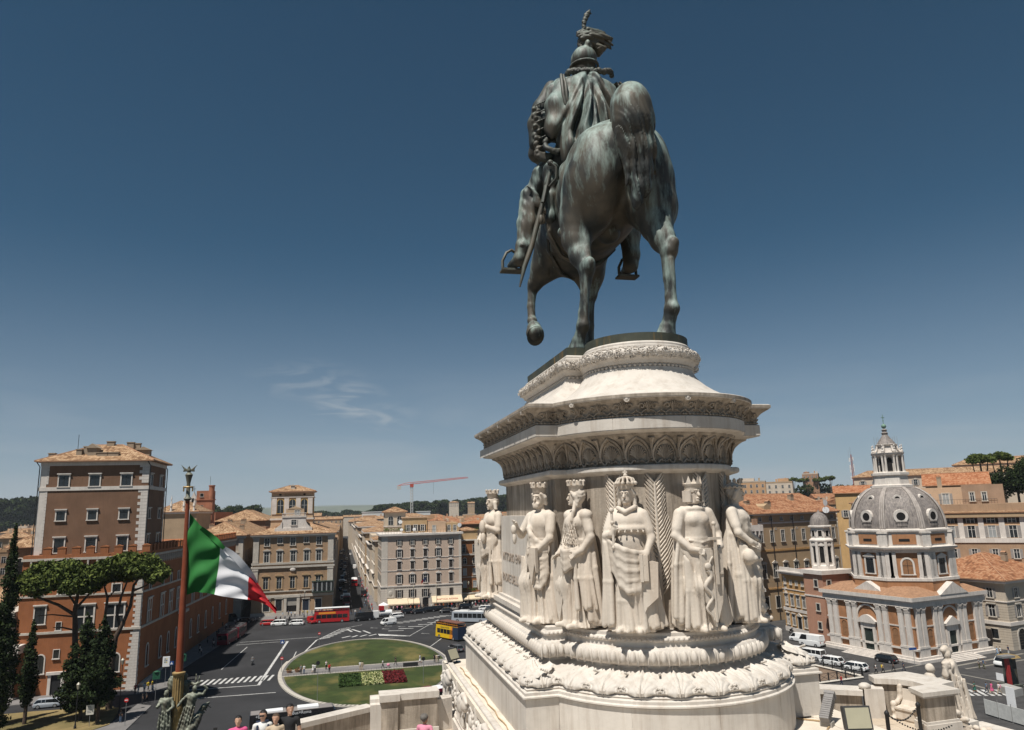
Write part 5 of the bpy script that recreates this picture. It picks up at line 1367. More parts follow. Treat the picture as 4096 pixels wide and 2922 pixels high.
# brown fortified palace with tower (west side of the square)
P_OR=wall('orange_plaster',(0.31,0.118,0.050),0.16,0.35)
P_BR=wall('brown_plaster',(0.185,0.105,0.066),0.14,0.3)
pv=Bld('fortified_palace','orange and brown crenellated palace with square tower behind the umbrella pine','building',(-46,165,0),0,20,92,24,P_OR)
r_=pv.root
def EX(y):return-37.2+.05*(y-157)
MB().prism([(-58,157),(-37.2,157),(EX(249),249),(-58,249)],0,23.9).build('wall',P_OR,r_)
for z0,z1,o in((10.75,11.15,.25),(17.3,17.65,.2),(23.9,24.35,.35)):
 MB().prism([(-58.2,157-o),(-37.2+o,157-o),(EX(249)+o,249.2),(-58.2,249.2)],z0,z1).build('string_course',STONE,r_)
MB().prism([(-58,156.8),(-37.0,156.8),(EX(249)+.2,249),(-58,249)],24.35,24.95).build('parapet',P_OR,r_)
MER=MB().box(-.7,.7,0,.6,0,1.15).box(-.76,.76,-.06,.66,1.15,1.27).prismy([(-.76,1.27),(.76,1.27),(0,1.5)],-.06,.66).mesh('merlon',P_OR)
for i in range(8):ob('merlon',MER,r_,(-54.1+2.45*i+46,156.85-165,24.95))
for i in range(38):
 y=158.2+2.4*i;ob('merlon',MER,r_,(EX(y)+.15+46,y-165,24.95),math.pi/2)
CON=MB().box(-.14,.14,-.45,0,0,.9).prismx([(-.45,0),(0,-.7),(0,0)],-.14,.14).mesh('corbel',STONE)
for i in range(58):ob('corbel',CON,r_,(EX(158+1.55*i)+46,158+1.55*i-165,22.9),math.pi/2)
for i in range(12):ob('corbel',CON,r_,(-56.5+1.6*i+46,157-165,22.9))
MB().box(-57.0,-37.7,158.4,172.6,23.9,42.0).build('tower',P_BR,r_)
MB().box(-57.15,-37.55,158.25,172.75,36.95,37.65).build('tower_band',STONE_W,r_)
MB().box(-57.1,-37.6,158.3,172.7,41.75,42.5).build('frieze',STONE_W,r_)
MB().box(-57.02,-55.9,158.37,158.5,24.9,41.75).build('corner_strip',STONE_W,r_)
T=Bld.__new__(Bld);T.root=r_;T.w,T.d,T.h=0,0,42
def putw(side,X,Y,Z,w,h,parent=None,**k):
 """window placed by world position on the palace"""
 st=k.pop('style','rect');f,p=wmesh(st,w,h,k.get('fm')or STONE_W,k.get('gm')or GLASS,k.get('bm')or IRON,k.get('t',.22),k.get('hd'),k.get('sill',True))
 o=ob('window',f,r_,(X+46,Y-165,Z),{'f':0,'e':math.pi/2}[side]);ob('pane',p,o)
for x in(-52.85,-47.4,-41.75):putw('f',x,158.4,37.75,1.75,2.1,hd='flat')
for x in(-52.85,-47.35,-41.75):putw('f',x,158.4,31.3,1.5,1.75,hd='flat')
for x in(-52.7,-47.2,-41.65):putw('f',x,158.4,25.3,1.7,2.6,hd='flat')
for y in(160.3,168.3):
 putw('e',-37.7,y,37.75,1.7,2.1,hd='flat');putw('e',-37.7,y,31.3,1.4,1.75,hd='flat');putw('e',-37.7,y,25.9,1.6,2.1,hd='flat')
QM=[MB().box(0,L,-.05,.03,.01,.60).mesh('quoin',STONE_W)for L in(1.75,1.25)]
k=0;z=25.2
while z<41.6:
 if not 36.4<z<37.6:
  ob('quoin',QM[k%2],r_,(-37.7-(1.75,1.25)[k%2]+46,158.4-165,z));ob('quoin',QM[k%2],r_,(-57+46+1.1,158.4-165,z)).scale=((.5,.75)[k%2]*.4,1,1)
  ob('quoin',QM[k%2],r_,(-37.7+46,158.4-165,z),math.pi/2).scale=(.45,1,1)
  ob('quoin',QM[k%2],r_,(-37.7+46,172.6-165-(.8,.55)[k%2],z),math.pi/2).scale=(.45,1,1)
 k+=1;z+=.62
rf=roof_hip(r_,-58.0+46,-36.7+46,157.4-165,173.6-165,42.72,3.7,TILE_A)
for x,y,z,w,h in((-51.2,160.5,43.4,1.0,1.6),(-50.0,161,43.6,1.1,2.0),(-47,165.4,46.0,1.4,1.0),(-43.8,167.5,45.0,1.3,2.0),(-42.6,167.8,44.9,1.3,1.9),(-46.8,159.9,43.4,1.9,.9),(-44.8,159.9,43.4,1.9,.9),(-56.2,161,43,1.1,1.3)):
 b=MB().box(x-w/2,x+w/2,y-.5,y+.5,z-.8,z+h).box(x-w/2-.1,x+w/2+.1,y-.6,y+.6,z+h,z+h+.15)
 b.build('chimney',wall('chimney_plaster',(0.33,0.26,0.19)),rf);
MB().box(-42.3,-39.8,166.3,168,43.2,45.4).prismy([(-42.6,45.4),(-39.5,45.4),(-41,46.1)],166,168.3).build('dormer',wall('chimney_plaster',(0.33,0.26,0.19)),rf)
MB().box(-49.6,-48.0,159.8,162.5,43.2,45.3).prismy([(-50,45.3),(-47.6,45.3),(-48.8,46.2)],159.5,162.6).build('dormer',MATS['chimney_plaster'],rf)
MB().tube([(-52.4,163,44),(-52.4,163,48.3)],.05,5).build('antenna',IRON,rf)
for x0,y0 in((-57.2,158.2),(-37.45,158.15),(-37.45,172.8)):MB().tube([(x0-.5,y0-.4,42.5),(x0,y0,41.6),(x0,y0,24.6)],.09,6).build('downpipe',IRON,r_)
for x in(-46.85,-41.65):putw('f',x,157,11.2,3.0,4.2,style='cross',hd='flat',t=.3)
putw('f',-54.35,157,12.6,1.7,3.0,hd='flat');putw('f',-51.05,157,11.35,.85,1.4,t=.1);putw('f',-51.0,157,6.4,.95,1.5,t=.1)
putw('f',-53.6,157,3.9,1.3,3.2,style='arch');putw('f',-46.4,157,3.4,1.4,3.2,style='arch');putw('f',-41.0,157,3.4,1.4,3.2,style='arch')
for x in(-41.65,-46.9,-50.9,-55):putw('f',x,157,17.75,1.4,1.4)
for x in(-55.4,-53.2):putw('f',x,157,21.6,1.3,1.4,style='arch',gm=DARK,bm=DARK,t=.1)
dr=MB().box(-52.0,-51.5,156.7,157,0,3.6).box(-49.8,-49.3,156.7,157,0,3.6).box(-52.3,-49.0,156.5,157,3.6,4.1).build('door',STONE_W,r_)
MB().box(-51.5,-49.8,156.9,156.99,0,3.6).build('door_leaf',IRON,dr)
for y in(162.8,171.5,177.3,183.5,189.2,196.5,204,212,220,229,238):putw('e',EX(y),y,3.1,1.6,4.0,style='arch',t=.28)
for y in(162.5,171.1,177.4,183.4,188.9,197,205.5,214,223,232,241):putw('e',EX(y),y,10.95+.0,2.6,4.6,style='cross',t=.32,hd='flat',sill=False)
for y in(162,170.6,176.7,182.5,188,197,205.5,214,223,232):putw('e',EX(y),y,17.6,1.3,1.75,t=.25)
for y in(186.5,):
 g=MB().box(EX(y),EX(y)+.35,y-2.2,y+2.2,0,6.2).box(EX(y),EX(y)+1.3,y-2.8,y+2.8,10.0,10.6).build('portal',STONE,r_);MB().box(EX(y)+.36,EX(y)+.4,y-1.5,y+1.5,0,5.4).build('door_leaf',DARK,g)
QB=MB().box(0,1,-.07,.04,.012,.5).mesh('quoin',STONE_W)
k=0;z=0
while z<23.6:
 L=(2.4-z*.09 if z<11 else 1.3)*(1 if k%2 else .72)
 ob('quoin',QB,r_,(-37.2-L+46,157-165,z)).scale=(L,1,1);ob('quoin',QB,r_,(-37.2+46,157-165,z),math.pi/2).scale=(.55 if k%2 else .8,1,1)
 k+=1;z+=.52
MB().box(-36.9,-36.3,158.5,200,0.13,0.75).build('plinth',STONE,r_)
pc=thing('church_portico','pale stone portico column at the left edge behind the cypresses','building',(-57,156,0))
MB().lathe([(.95,0),(.95,.3),(.75,.5),(.68,.8),(.62,6.8),(.7,7.0),(.9,7.5),(.9,7.9)],18,(-57.4,154.8)).build('column',STONE_W,pc,smooth=40)
MB().box(-61,-56.2,153.8,157,7.9,9.3).build('entablature',STONE_W,pc);MB().box(-62,-58.3,156.3,170,0,15).build('wall',STONE,pc)
BRK=wall('tuff_brick',(0.23,0.145,0.095),0.25,0.4)
bt=Bld('brick_campanile','low brown brick bell tower with arcaded openings left of the palace','tower',(-69.5,180,0),0,10.5,8,26,BRK)
bt.body();bt.hip(3.0,.7,TILE_A)
for z in(25.1,19.2,13.9):bt.band(z,z+.35,.25,BRK)
for z,us in((20.0,(2.4,4.6,6.8)),(14.6,(2.2,5.2,8.2))):
 for u in us:bt.win('f',u,z,1.35,3.6,style='arch',gm=DARK,bm=DARK,t=.18,fm=STONE_W);bt.win('r',min(u,6),z,1.35,3.6,style='arch',gm=DARK,bm=DARK,t=.18,fm=STONE_W)
rb=Bld('roofed_house','tan tiled house in front of the brick bell tower at the left edge','house',(-90,170,0),0,31,9,15,wall('tan_plaster',(0.40,0.28,0.18)))
rb.body();rb.hip(3.2,.6,TILE_A);rb.row('f',(3,7,11,15,19,23,27),10.5,1.1,1.7)
rb2=Bld('roofed_house','house with a higher hipped roof beside the palace tower at left','house',(-72,196,0),0,14,12,27,wall('tan_plaster2',(0.36,0.26,0.18)))
rb2.body();rb2.hip(3.2,.8,TILE_A);rb2.row('f',(3,7,11),23.5,1.2,1.9)
# mansions along the north side
W_BON=wall('ochre_brick',(0.37,0.245,0.15),0.12,0.3)
W_PAN=wall('tan_panel',(0.41,0.28,0.16),0.1,0.2)
bo=Bld('corner_mansion','ochre mansion with stone pilasters and rooftop belvedere at the start of the long street','building',(-27.7,252,0),0,25.0,40,25.0,W_BON)
bo.body()
def X_(x):return x+27.7
for x0,x1 in((0,1.7),(23.2,25.0)):
 for z0,z1 in((6.5,14.6),(16.3,24.2)):
  MB().box(x0,x1,-.3,0,z0,z1).box(x0-.1,x1+.1,-.4,0,z1-.7,z1).box(x0-.08,x1+.08,-.38,0,z0,z0+.5).build('pilaster',STONE,bo.root,world=False)
for z0,z1,o in((5.5,6.3,.35),(7.2,7.55,.3),(14.6,15.2,.45),(15.7,16.3,.35),(24.2,24.7,.5),(24.7,25.1,.9)):bo.band(z0,z1,o,STONE)
MB().box(-.1,25.1,-.45,0,0,1.0).build('plinth',STONE,bo.root,world=False)
bo.row('f',[X_(v)for v in(-23.5,-15.5,-7.3)],21.6,1.5,2.4,fm=STONE,bm=FRAME_W);bo.row('f',[X_(v)for v in(-19.5,-11.3)],22.3,1.4,1.7,fm=STONE)
bo.row('f',[X_(v)for v in(-23.5,-19.5,-15.3,-11.1,-7.3)],16.5,1.45,3.2,hd='seg',t=.3,fm=STONE)
bo.row('f',[X_(v)for v in(-23.5,-19.4,-15.3,-11.1,-7.3)],8.2,1.5,3.5,hd='seg',t=.4,fm=W_PAN)
bo.row('f',[X_(v)for v in(-23.1,-19.3)],1.4,1.9,3.5,t=.3,hd='flat',fm=STONE,bm=IRON)
bo.row('f',[X_(v)for v in(-11,-7.1)],1.2,1.9,3.4,t=.2,gm=mat('poster_dark',(0.02,0.028,0.045),.5,.2,3),bm=mat('poster_b',(0.03,0.04,0.06),.5,.1,3),fm=STONE,hd='flat')
d_=MB().box(X_(-17.8),X_(-16.9),-.5,0,0,6.0).box(X_(-13.8),X_(-12.9),-.5,0,0,6.0).box(X_(-18),X_(-12.7),-.6,0,5.4,6.2).build('portal',STONE,bo.root,world=False)
MB().box(X_(-16.9),X_(-13.8),-.1,-.02,0,4.2).build('door_opening',DARK,d_,world=False)
MB().box(X_(-16.9),X_(-13.8),-.16,-.11,2.9,5.3).build('banner',mat('banner_grey',(0.30,0.28,0.25),.8,.1,2),d_,world=False)
MB().ball((X_(-15.3),-.3,14.0),(.9,.25,.6),10,6).build('coat_of_arms',STONE_W,bo.root,world=False)
bal=MB().box(X_(-9.2),X_(-2.4),-1.9,0,6.6,7.0).box(X_(-9.3),X_(-2.3),-2.0,.1,9.9,10.15).build('glazed_balcony',mat('green_timber',(0.035,0.05,0.04),.6,.15,3),bo.root,world=False)
for i in range(14):MB().box(X_(-9.1)+i*.48,X_(-9.1)+i*.48+.36,-1.88,-1.84,7.0 if i%1 else 7.05,9.85).build('pane',GLASS if i%3 else GLASS_L,bal,world=False)
bo.row('r',[3+4.4*i for i in range(9)],16.5,1.4,3.0,hd='seg');bo.row('r',[3+4.4*i for i in range(9)],8.2,1.5,3.4,hd='flat');bo.row('r',[3+4.4*i for i in range(9)],21.6,1.4,2.2);bo.row('r',[3+4.4*i for i in range(9)],1.2,1.8,3.4)
bo.row('l',[3+4.4*i for i in range(6)],16.5,1.4,3.0);bo.row('l',[3+4.4*i for i in range(6)],8.2,1.5,3.4)
bo.hip(4.6,1.0,TILE_A,z=25.3)
AT=wall('peach_plaster',(0.50,0.36,0.235),0.1,0.2)
MB().box(X_(-21.5),X_(-9.7),1.4,6,25.2,27.0).box(X_(-19.2),X_(-11.8),1.8,7,27.0,30.4).build('attic',STONE_W,bo.root,world=False)
MB().prismy([(X_(-21.3),27),(X_(-19.2),27),(X_(-19.2),29.2),(X_(-19.9),28)],1.5,2.3).prismy([(X_(-9.9),27),(X_(-11.8),27),(X_(-11.8),29.2),(X_(-11.1),28)],1.5,2.3).build('attic_scroll',STONE_W,bo.root,world=False)
o=bo.win('f',X_(-15.5),28.0,1.6,1.6,out=-1.78,fm=STONE_W)
MB().box(X_(-19.4),X_(-11.6),1.6,7.2,30.4,30.8).build('attic_cornice',STONE_W,bo.root,world=False)
MB().box(X_(-18.2),X_(-12.5),3.2,8,30.8,33.2).prismy([(X_(-17.6),33.2),(X_(-13.1),33.2),(X_(-15.35),34.1)],3.1,8).build('attic_pavilion',AT,bo.root,world=False)
for i in range(18):MB().lathe([(.1,30.8),(.14,31.1),(.07,31.3),(.1,31.7)],6,(X_(-19.2)+i*.43,1.9)).build('baluster',STONE_W,bo.root,world=False)
MB().box(X_(-19.4),X_(-11.6),1.75,2.05,31.7,31.9).build('balustrade_rail',STONE_W,bo.root,world=False)
bo.win('f',X_(-14.6),31.2,1.6,1.5,out=-3.2,gm=GLASS_L)
bv=Bld('belvedere','peach belvedere tower with three arched windows and tiled hip roof on the mansion','tower',(-24.1,268,22),0,14.0,11,17.4,AT)
bv.body();bv.hip(2.2,.9,TILE_A)
for u in(1.0,5.1,9.0,13.0):MB().box(u-.8,u+.8,-.22,0,9.6,15.2).build('pilaster',STONE_W,bv.root,world=False)
bv.band(7.6,8.2,.3,STONE_W);bv.band(15.2,15.5,.3,STONE_W);bv.band(17.0,17.4,.45,STONE_W)
YF=mat('yellow_plaster',(0.55,0.36,0.13),.9,.12,1)
for u in(3.05,7.05,11.0):bv.win('f',u,9.9,2.1,4.7,style='arch',fm=YF,t=.3)
for u in(3.0,7.0):bv.win('r',u,9.9,2.1,4.7,style='arch',fm=YF,t=.3)
for u in(2.9,11.0):MB().lathe([(.42,0),(.42,.1)],12).xf(lambda x,y,z,u=u:(u+x*1.1,-z,16.25+y*.75)).build('oculus',DARK,bv.root,world=False)
tx=ob('lettering',text_mesh('BONAPARTE',.95,mat('dim_lettering',(0.24,0.17,0.09),.9,.1,3),.03),bv.root,(7.0,-.06,15.9));tx.rotation_euler=(R(90),0,0)
MB().box(6.2,7.6,1.5,3,18.0,19.3).prismy([(6.0,19.3),(7.8,19.3),(6.9,19.8)],1.3,3).build('dormer',STONE,bv.root,world=False)
W_ST=wall('grey_ashlar',(0.42,0.37,0.31),0.15,0.4)
lp=Bld('stone_palace','pale stone palace with tiled roof behind the striped flag','building',(-45,253,0),0,14.2,70,25.4,W_ST)
lp.body();lp.hip(4.2,1.1,TILE_A);lp.band(24.3,25.4,.7,STONE);lp.band(14.5,15,.4,STONE);lp.band(5.0,5.5,.35,STONE)
lp.win('f',9.2,0,2.6,4.2,style='arch',gm=DARK,bm=IRON);lp.row('f',(3,8.5,12),5.9,1.3,2.0,sh=SHUT_D);lp.row('f',(3,8.5,12),10.0,1.5,2.8,hd='tri');lp.row('f',(3,8.5,12),16.5,1.5,3,hd='seg');lp.row('f',(3,9),22.0,1.4,1.0)
for x0 in(0.1,10.0,12.7):MB().box(x0,x0+1.4,-.25,0,5.6,24.2).build('pilaster',STONE,lp.root,world=False)
W_SIDE=wall('dark_ochre',(0.20,0.13,0.075))
lp.row('r',[4+4.2*i for i in range(15)],16.5,1.5,4,style='arch');lp.row('r',[4+4.2*i for i in range(15)],9,1.5,4,style='arch');lp.row('r',[4+4.2*i for i in range(15)],2,1.5,3.4)
for x,y,z in((3,8,27),(7,20,28.5),(10,30,28.3),(12,12,26.5),(8,50,28.5)):lp.chimney(x,y,z,1.4,1.2,1.6)
W_CA=wall('taupe_plaster',(0.52,0.40,0.315),0.06,0.15);W_CB=wall('pale_ashlar',(0.58,0.52,0.45),0.08,0.2)
ca=Bld('police_building','taupe five-storey building with shuttered windows and cream awnings north of the square','building',(12.7,249,0),0,26.4,24,24.0,W_CA)
ca.body(z0=7.3);ca.body(z0=0,name='ground_floor',x0=-.06,x1=26.46,y0=-.06,z1=7.3,m=W_CB)
for z0,z1,o in((7.2,7.6,.25),(12.2,12.4,.12),(16.1,16.3,.12),(23.2,23.5,.3),(23.5,24.1,.7)):ca.band(z0,z1,o,STONE_W)
for x0,x1 in((-.04,2.0),(25.6,26.44)):MB().box(x0,x1,-.07,0,7.6,23.2).build('corner_strip',W_CB,ca.root,world=False)
for i in range(9):ca.band(1.0+i*.72,1.03+i*.72,.075,W_CA,'ashlar_joint')
US=[x-12.7 for x in(18.5,22.8,27.1,31.4,35.6)]
ca.row('f',US,20.5,1.0,1.6,sh=SHUT_D,t=.12)
for i,u in enumerate(US):
 ca.win('f',u,16.6,1.15,2.3,hd='tri',sh=SHUT_D,closed=i in(1,2,4),fm=STONE_W,t=.16);ca.win('f',u,12.7,1.15,2.4,hd='tri',sh=SHUT_D,closed=True,fm=STONE_W,t=.16)
 ca.win('f',u,8.3,1.2,2.6,hd='tri',sh=SHUT_D,closed=i>2,fm=STONE_W,t=.16);ca.win('f',u,3.8,1.2,2.4,sh=SHUT_D,closed=i>2,t=.1,out=.06)
 if i not in(2,):ca.win('f',u,.2,2.4,2.6,gm=DARK,bm=IRON,t=.15,sill=False,out=.06)
MB().box(13.4,15.3,-.12,-.06,0,3.3).build('door',DARK,ca.root,world=False)
for i in range(5):
 ca.row('l',[2.5+4.6*i],16.6,1.1,2.3,sh=SHUT_D);ca.row('l',[2.5+4.6*i],12.7,1.1,2.4,sh=SHUT_D);ca.row('l',[2.5+4.6*i],8.3,1.1,2.6,sh=SHUT_D);ca.row('l',[2.5+4.6*i],3.8,1.1,2.2,sh=SHUT_D);ca.row('l',[2.5+4.6*i],20.5,1,1.6,sh=SHUT_D)
MB().box(1.8,4.1,-.22,-.06,3.9,6.8).ball((2.95,-.2,5.3),(.7,.2,.9),10,8).build('stone_plaque',STONE,ca.root,world=False)
tx=ob('lettering',text_mesh('CARABINIERI',.62,IRON,.03),ca.root,(15.6,-.12,6.75));tx.rotation_euler=(R(90),0,0)
fp=MB().tube([(14.4,0,9.0),(14.4,-2.0,10.2)],.04,5).build('flag_pole',IRON,ca.root,world=False)
b=MB();vs=[]
for i in range(7):
 for j in range(5):vs.append((14.4-.28*i+.1*math.sin(j),-1.9+.1*math.sin(i*1.1+j*.6),10.1-.22*i-.22*j))
b.add(vs,[(i*5+j,i*5+j+1,(i+1)*5+j+1,(i+1)*5+j)for i in range(6)for j in range(4)]);b.m=[1 if i>3 else 0 for i in range(6)for j in range(4)]
b.build('small_flag',[mat('navy_cloth',(0.015,0.02,0.06),.9,.1,2),mat('red_cloth',(0.35,0.015,0.02),.9,.1,2)],fp,world=False)
CRM=mat('cream_awning',(0.62,0.50,0.35),.9,.1,.8)
def awning(x0,x1,y,zt,zb,dep,lb,txt=None):
 t=thing('awning',lb,'awning',(x0,y,zb),group='cream cafe awnings along the north side')
 w=x1-x0
 MB().add([(0,0,zt-zb),(w,0,zt-zb),(w,-dep,.25),(0,-dep,.25),(0,0,zt-zb-.06),(w,0,zt-zb-.06),(w,-dep,.19),(0,-dep,.19)],[(3,2,1,0),(4,5,6,7),(0,1,5,4),(1,2,6,5),(2,3,7,6),(3,0,4,7)]).build('canvas',CRM,t,world=False)
 n=max(3,int(w/.5));v=MB()
 for i in range(n):v.box(i*w/n,(i+1)*w/n-.03,-dep-.02,-dep,-.15+.05*(i%2),.25)
 v.build('valance',CRM,t,world=False)
 if txt:
  me=text_mesh(txt,1.05,mat('awning_red',(0.35,0.06,0.03),.9,.1,2),.01);o=ob('lettering',me,t,(w/2,-dep*.75,(zt-zb)*.42));o.rotation_euler=(math.atan2(zt-zb-.25,dep),0,0)
 return t
awning(14.7,21.2,248.9,3.6,1.9,2.6,'wide cream awning at the left end of the police building');awning(21.3,25.0,248.9,3.4,1.9,2.4,'narrow cream awning beside the police building door')
awning(29.0,39.0,248.9,3.8,1.9,2.8,'long cream lettered cafe awning under the police building','ANTICA ROMA');awning(39.3,45.5,252.5,3.8,1.9,2.8,'cream awning below the narrow rust-orange house');awning(45.8,52,253.5,3.6,1.9,2.6,'cream awning at the right end, half hidden by the pedestal')
P_SAL=wall('salmon_plaster',(0.52,0.36,0.24),0.08,0.15)
rt=Bld('roof_penthouse','salmon penthouse block on the roof terrace of the police building','house',(28.8,252,24.1),0,5.6,6,3.6,P_SAL)
rt.body();rt.win('f',1.6,.3,1.0,2.0,gm=GLASS_L)
rt=Bld('roof_penthouse','ochre penthouse with planted terrace above the police building','house',(20.5,256,24.1),0,8,9,5.2,P_OC if 'P_OC' in globals()else wall('ochre_light',(0.45,0.31,0.17)))
rt.body();rt.row('f',(1.5,4,6.4),.6,1.2,2.0,sh=SHUT_D);rt.band(5.0,5.3,.3,P_SAL)
rt=Bld('roof_penthouse','low tan penthouse at the right end of the police building roof','house',(34.6,253,24.1),0,4.4,8,3.0,wall('ochre_light',(0.45,0.31,0.17)))
rt.body();rt.row('f',(1,3),.4,.9,1.8)
b=MB()
for i in range(27):b.tube([(12.9+i*.97,249.3,24.1),(12.9+i*.97,249.3,25.2)],.03,4)
b.tube([(12.9,249.3,25.2),(39,249.3,25.2)],.03,4);tag(b.build('terrace_railing',IRON),'thin metal railing round the police building roof terrace','railing')
def dish(x,y,z,r,rz,lb):
 t=thing('satellite_dish',lb,'satellite dish',(x,y,z),rz,'white satellite dishes on the roofs')
 MB().lathe([(r,0),(r*.8,.1*r),(r*.4,.25*r),(.05,.3*r)],14).xf(lambda x_,y_,z_:(x_,z_-.2,y_*.9+r+.6)).build('reflector',WHITE,t,smooth=60,world=False)
 MB().tube([(0,.1,0),(0,.1,r+.6)],.05,5).tube([(0,-.2,.7),(0,-r,r+.6)],.025,4).build('mast',STEEL,t,world=False)
for i,(x,y,z,r,lb)in enumerate(((19.4,251,24.2,.55,'white satellite dish left of the salmon penthouse'),(23.7,252,24.2,.55,'white satellite dish on the police building roof, beside the planted terrace'),(38.9,251,25,.75,'large white satellite dish at the right end of the police building roof'),(50,262,26,.7,'white satellite dish beyond the dark red roof'),(19.2,254,26.6,.7,'white dish raised on a mast above the planted terrace'),(134,151,29.6,.6,'white dish on the peach building terrace'),(120,166,29,.9,'white dish on the orange-roofed house'),(121.5,168,27.2,.9,'lower white dish on the orange-roofed house'))):dish(x,y,z,r,R(15*i%50-20),lb)
W_RU=wall('rust_plaster',(0.30,0.125,0.05),.12,.25)
na=Bld('narrow_house','narrow rust-orange house with balconies right of the police building','house',(39.3,253,0),0,6.6,14,21.2,W_RU)
na.body();na.row('f',(1.6,5.0),9.6,1.1,2.1,gm=GLASS_L,t=.15);na.row('f',(1.6,5.0),5.6,1.1,2.0,gm=GLASS_L,t=.15);na.row('f',(1.6,5.0),13.3,1.1,1.9,style='arch',gm=DARK);na.row('f',(1.4,5.0),17.0,1.1,2.6,gm=DARK,t=.12);na.row('f',(1.4,3.4,5.2),.3,1.5,3.0,gm=DARK)
na.band(16.1,16.6,.7,STONE);na.band(20.9,21.3,.4,STONE);na.band(8.8,9.0,.15,STONE);na.band(12.6,12.8,.15,STONE)
b=MB();[b.tube([(i*.22,-.65,16.6),(i*.22,-.65,17.5)],.02,4)for i in range(30)];b.tube([(0,-.65,17.5),(6.6,-.65,17.5)],.03,4).build('balcony_rail',IRON,na.root,world=False)
MB().box(.2,6.4,-1.6,0,3.6,3.9).build('balcony_slab',STONE,na.root,world=False);MB().box(0,6.6,2,9,21.2,24.2).build('upper_storey',wall('ochre_light',(0.45,0.31,0.17)),na.root,world=False);na.hip(1.0,.3,TILE_A,z=24.4,y0=2,y1=9)
nb=Bld('narrow_house','brown plaster house with dark shutters at the edge of the pedestal','house',(46.2,254.5,0),.0,8,14,22,wall('brown_rose',(0.33,0.22,0.15)))
nb.body();[nb.row('f',(1.7,5.4),z,1.2,2.3,sh=SHUT_D,closed=z in(10.2,))for z in(5.2,8.6,13.0,17.6)];nb.band(7.8,8.1,.2,STONE);nb.band(12.2,12.4,.2,STONE);nb.band(16.6,16.9,.3,STONE);nb.band(21.6,22.2,.6,STONE);nb.row('f',(1.7,5.4),.3,2,3.2,gm=DARK)
dk=Bld('roof_pavilion','dark roof pavilion under a long red tiled roof above the narrow houses','house',(42,262,21.5),0,16,8,5.0,wall('dark_brown',(0.10,0.075,0.06)));dk.body();dk.hip(1.0,.6,TILE_C)
lg=Bld('rooftop_loggia','cream rooftop loggia with two arched windows and tiled hip roof above the street corner','tower',(15.1,275,20),0,7.6,7,11.4,wall('cream_plaster',(0.50,0.41,0.31),.08,.15))
lg.body();lg.hip(1.7,.7,TILE_A);lg.row('f',(2.2,5.4),6.6,1.7,3.2,style='arch');lg.band(6.0,6.3,.2,STONE_W);lg.row('l',(3.5,),6.6,1.7,3.2,style='arch')
# domed octagonal church (east side)
BRICK=mat('orange_brick',(0.36,0.175,0.085),.92,.2,.5,streak=.4,stain=(0.16,.10,.06),bump=.2,bscale=9)
TRAV=mat('church_travertine',(0.60,0.55,0.50),.85,.12,.7,streak=.5,stain=(0.27,.23,.19),bump=.15,bscale=6)
ch=Bld('domed_church','brick and travertine square church with ribbed lead dome and lantern','church',(108.15,126.5,0),R(11.5),20.8,20.8,12,BRICK)
cr=ch.root
def cb(name,M,b,parent=None,smooth=None):return b.build(name,M,parent or cr,world=False,smooth=smooth)
cb('platform',TRAV,MB().box(-1.3,22.1,-1.3,22.1,-.3,.55).box(-.8,21.6,-.8,21.6,.55,.95))
cb('wall',BRICK,MB().box(0,20.8,0,20.8,.9,12))
cb('plinth_course',TRAV,MB().box(-.45,21.25,-.45,21.25,2.15,2.5))
for z0,z1,o in((10.1,10.7,.55),(10.7,11.3,.5),(11.3,12.05,1.0)):
 ch.band(z0,z1,o,TRAV,'entablature')
ch.band(6.3,6.55,.12,TRAV)
PIL=MB().box(-.55,.55,-.42,0,2.9,9.2).box(-.68,.68,-.52,0,2.5,2.9).box(-.6,.6,-.47,0,9.1,9.25).mesh('pilaster',TRAV)
cap_=MB().taper(-.55,.55,-.45,0,9.25,10.0,-.14,-.0)
for k in range(5):
 for zz in(9.42,9.68):cap_.ball((-.44+.22*k,-.46-(zz-9.4)*.25,zz),(.1,.1,.14),6,4)
for s_ in(-1,1):cap_.ball((s_*.6,-.55,9.9),(.14,.14,.14),6,5)
CAP=cap_.box(-.72,.72,-.6,0,10.0,10.12).mesh('capital',TRAV)
PED=MB().box(-1.4,1.4,-.44,0,.95,2.15).mesh('pedestal',TRAV)
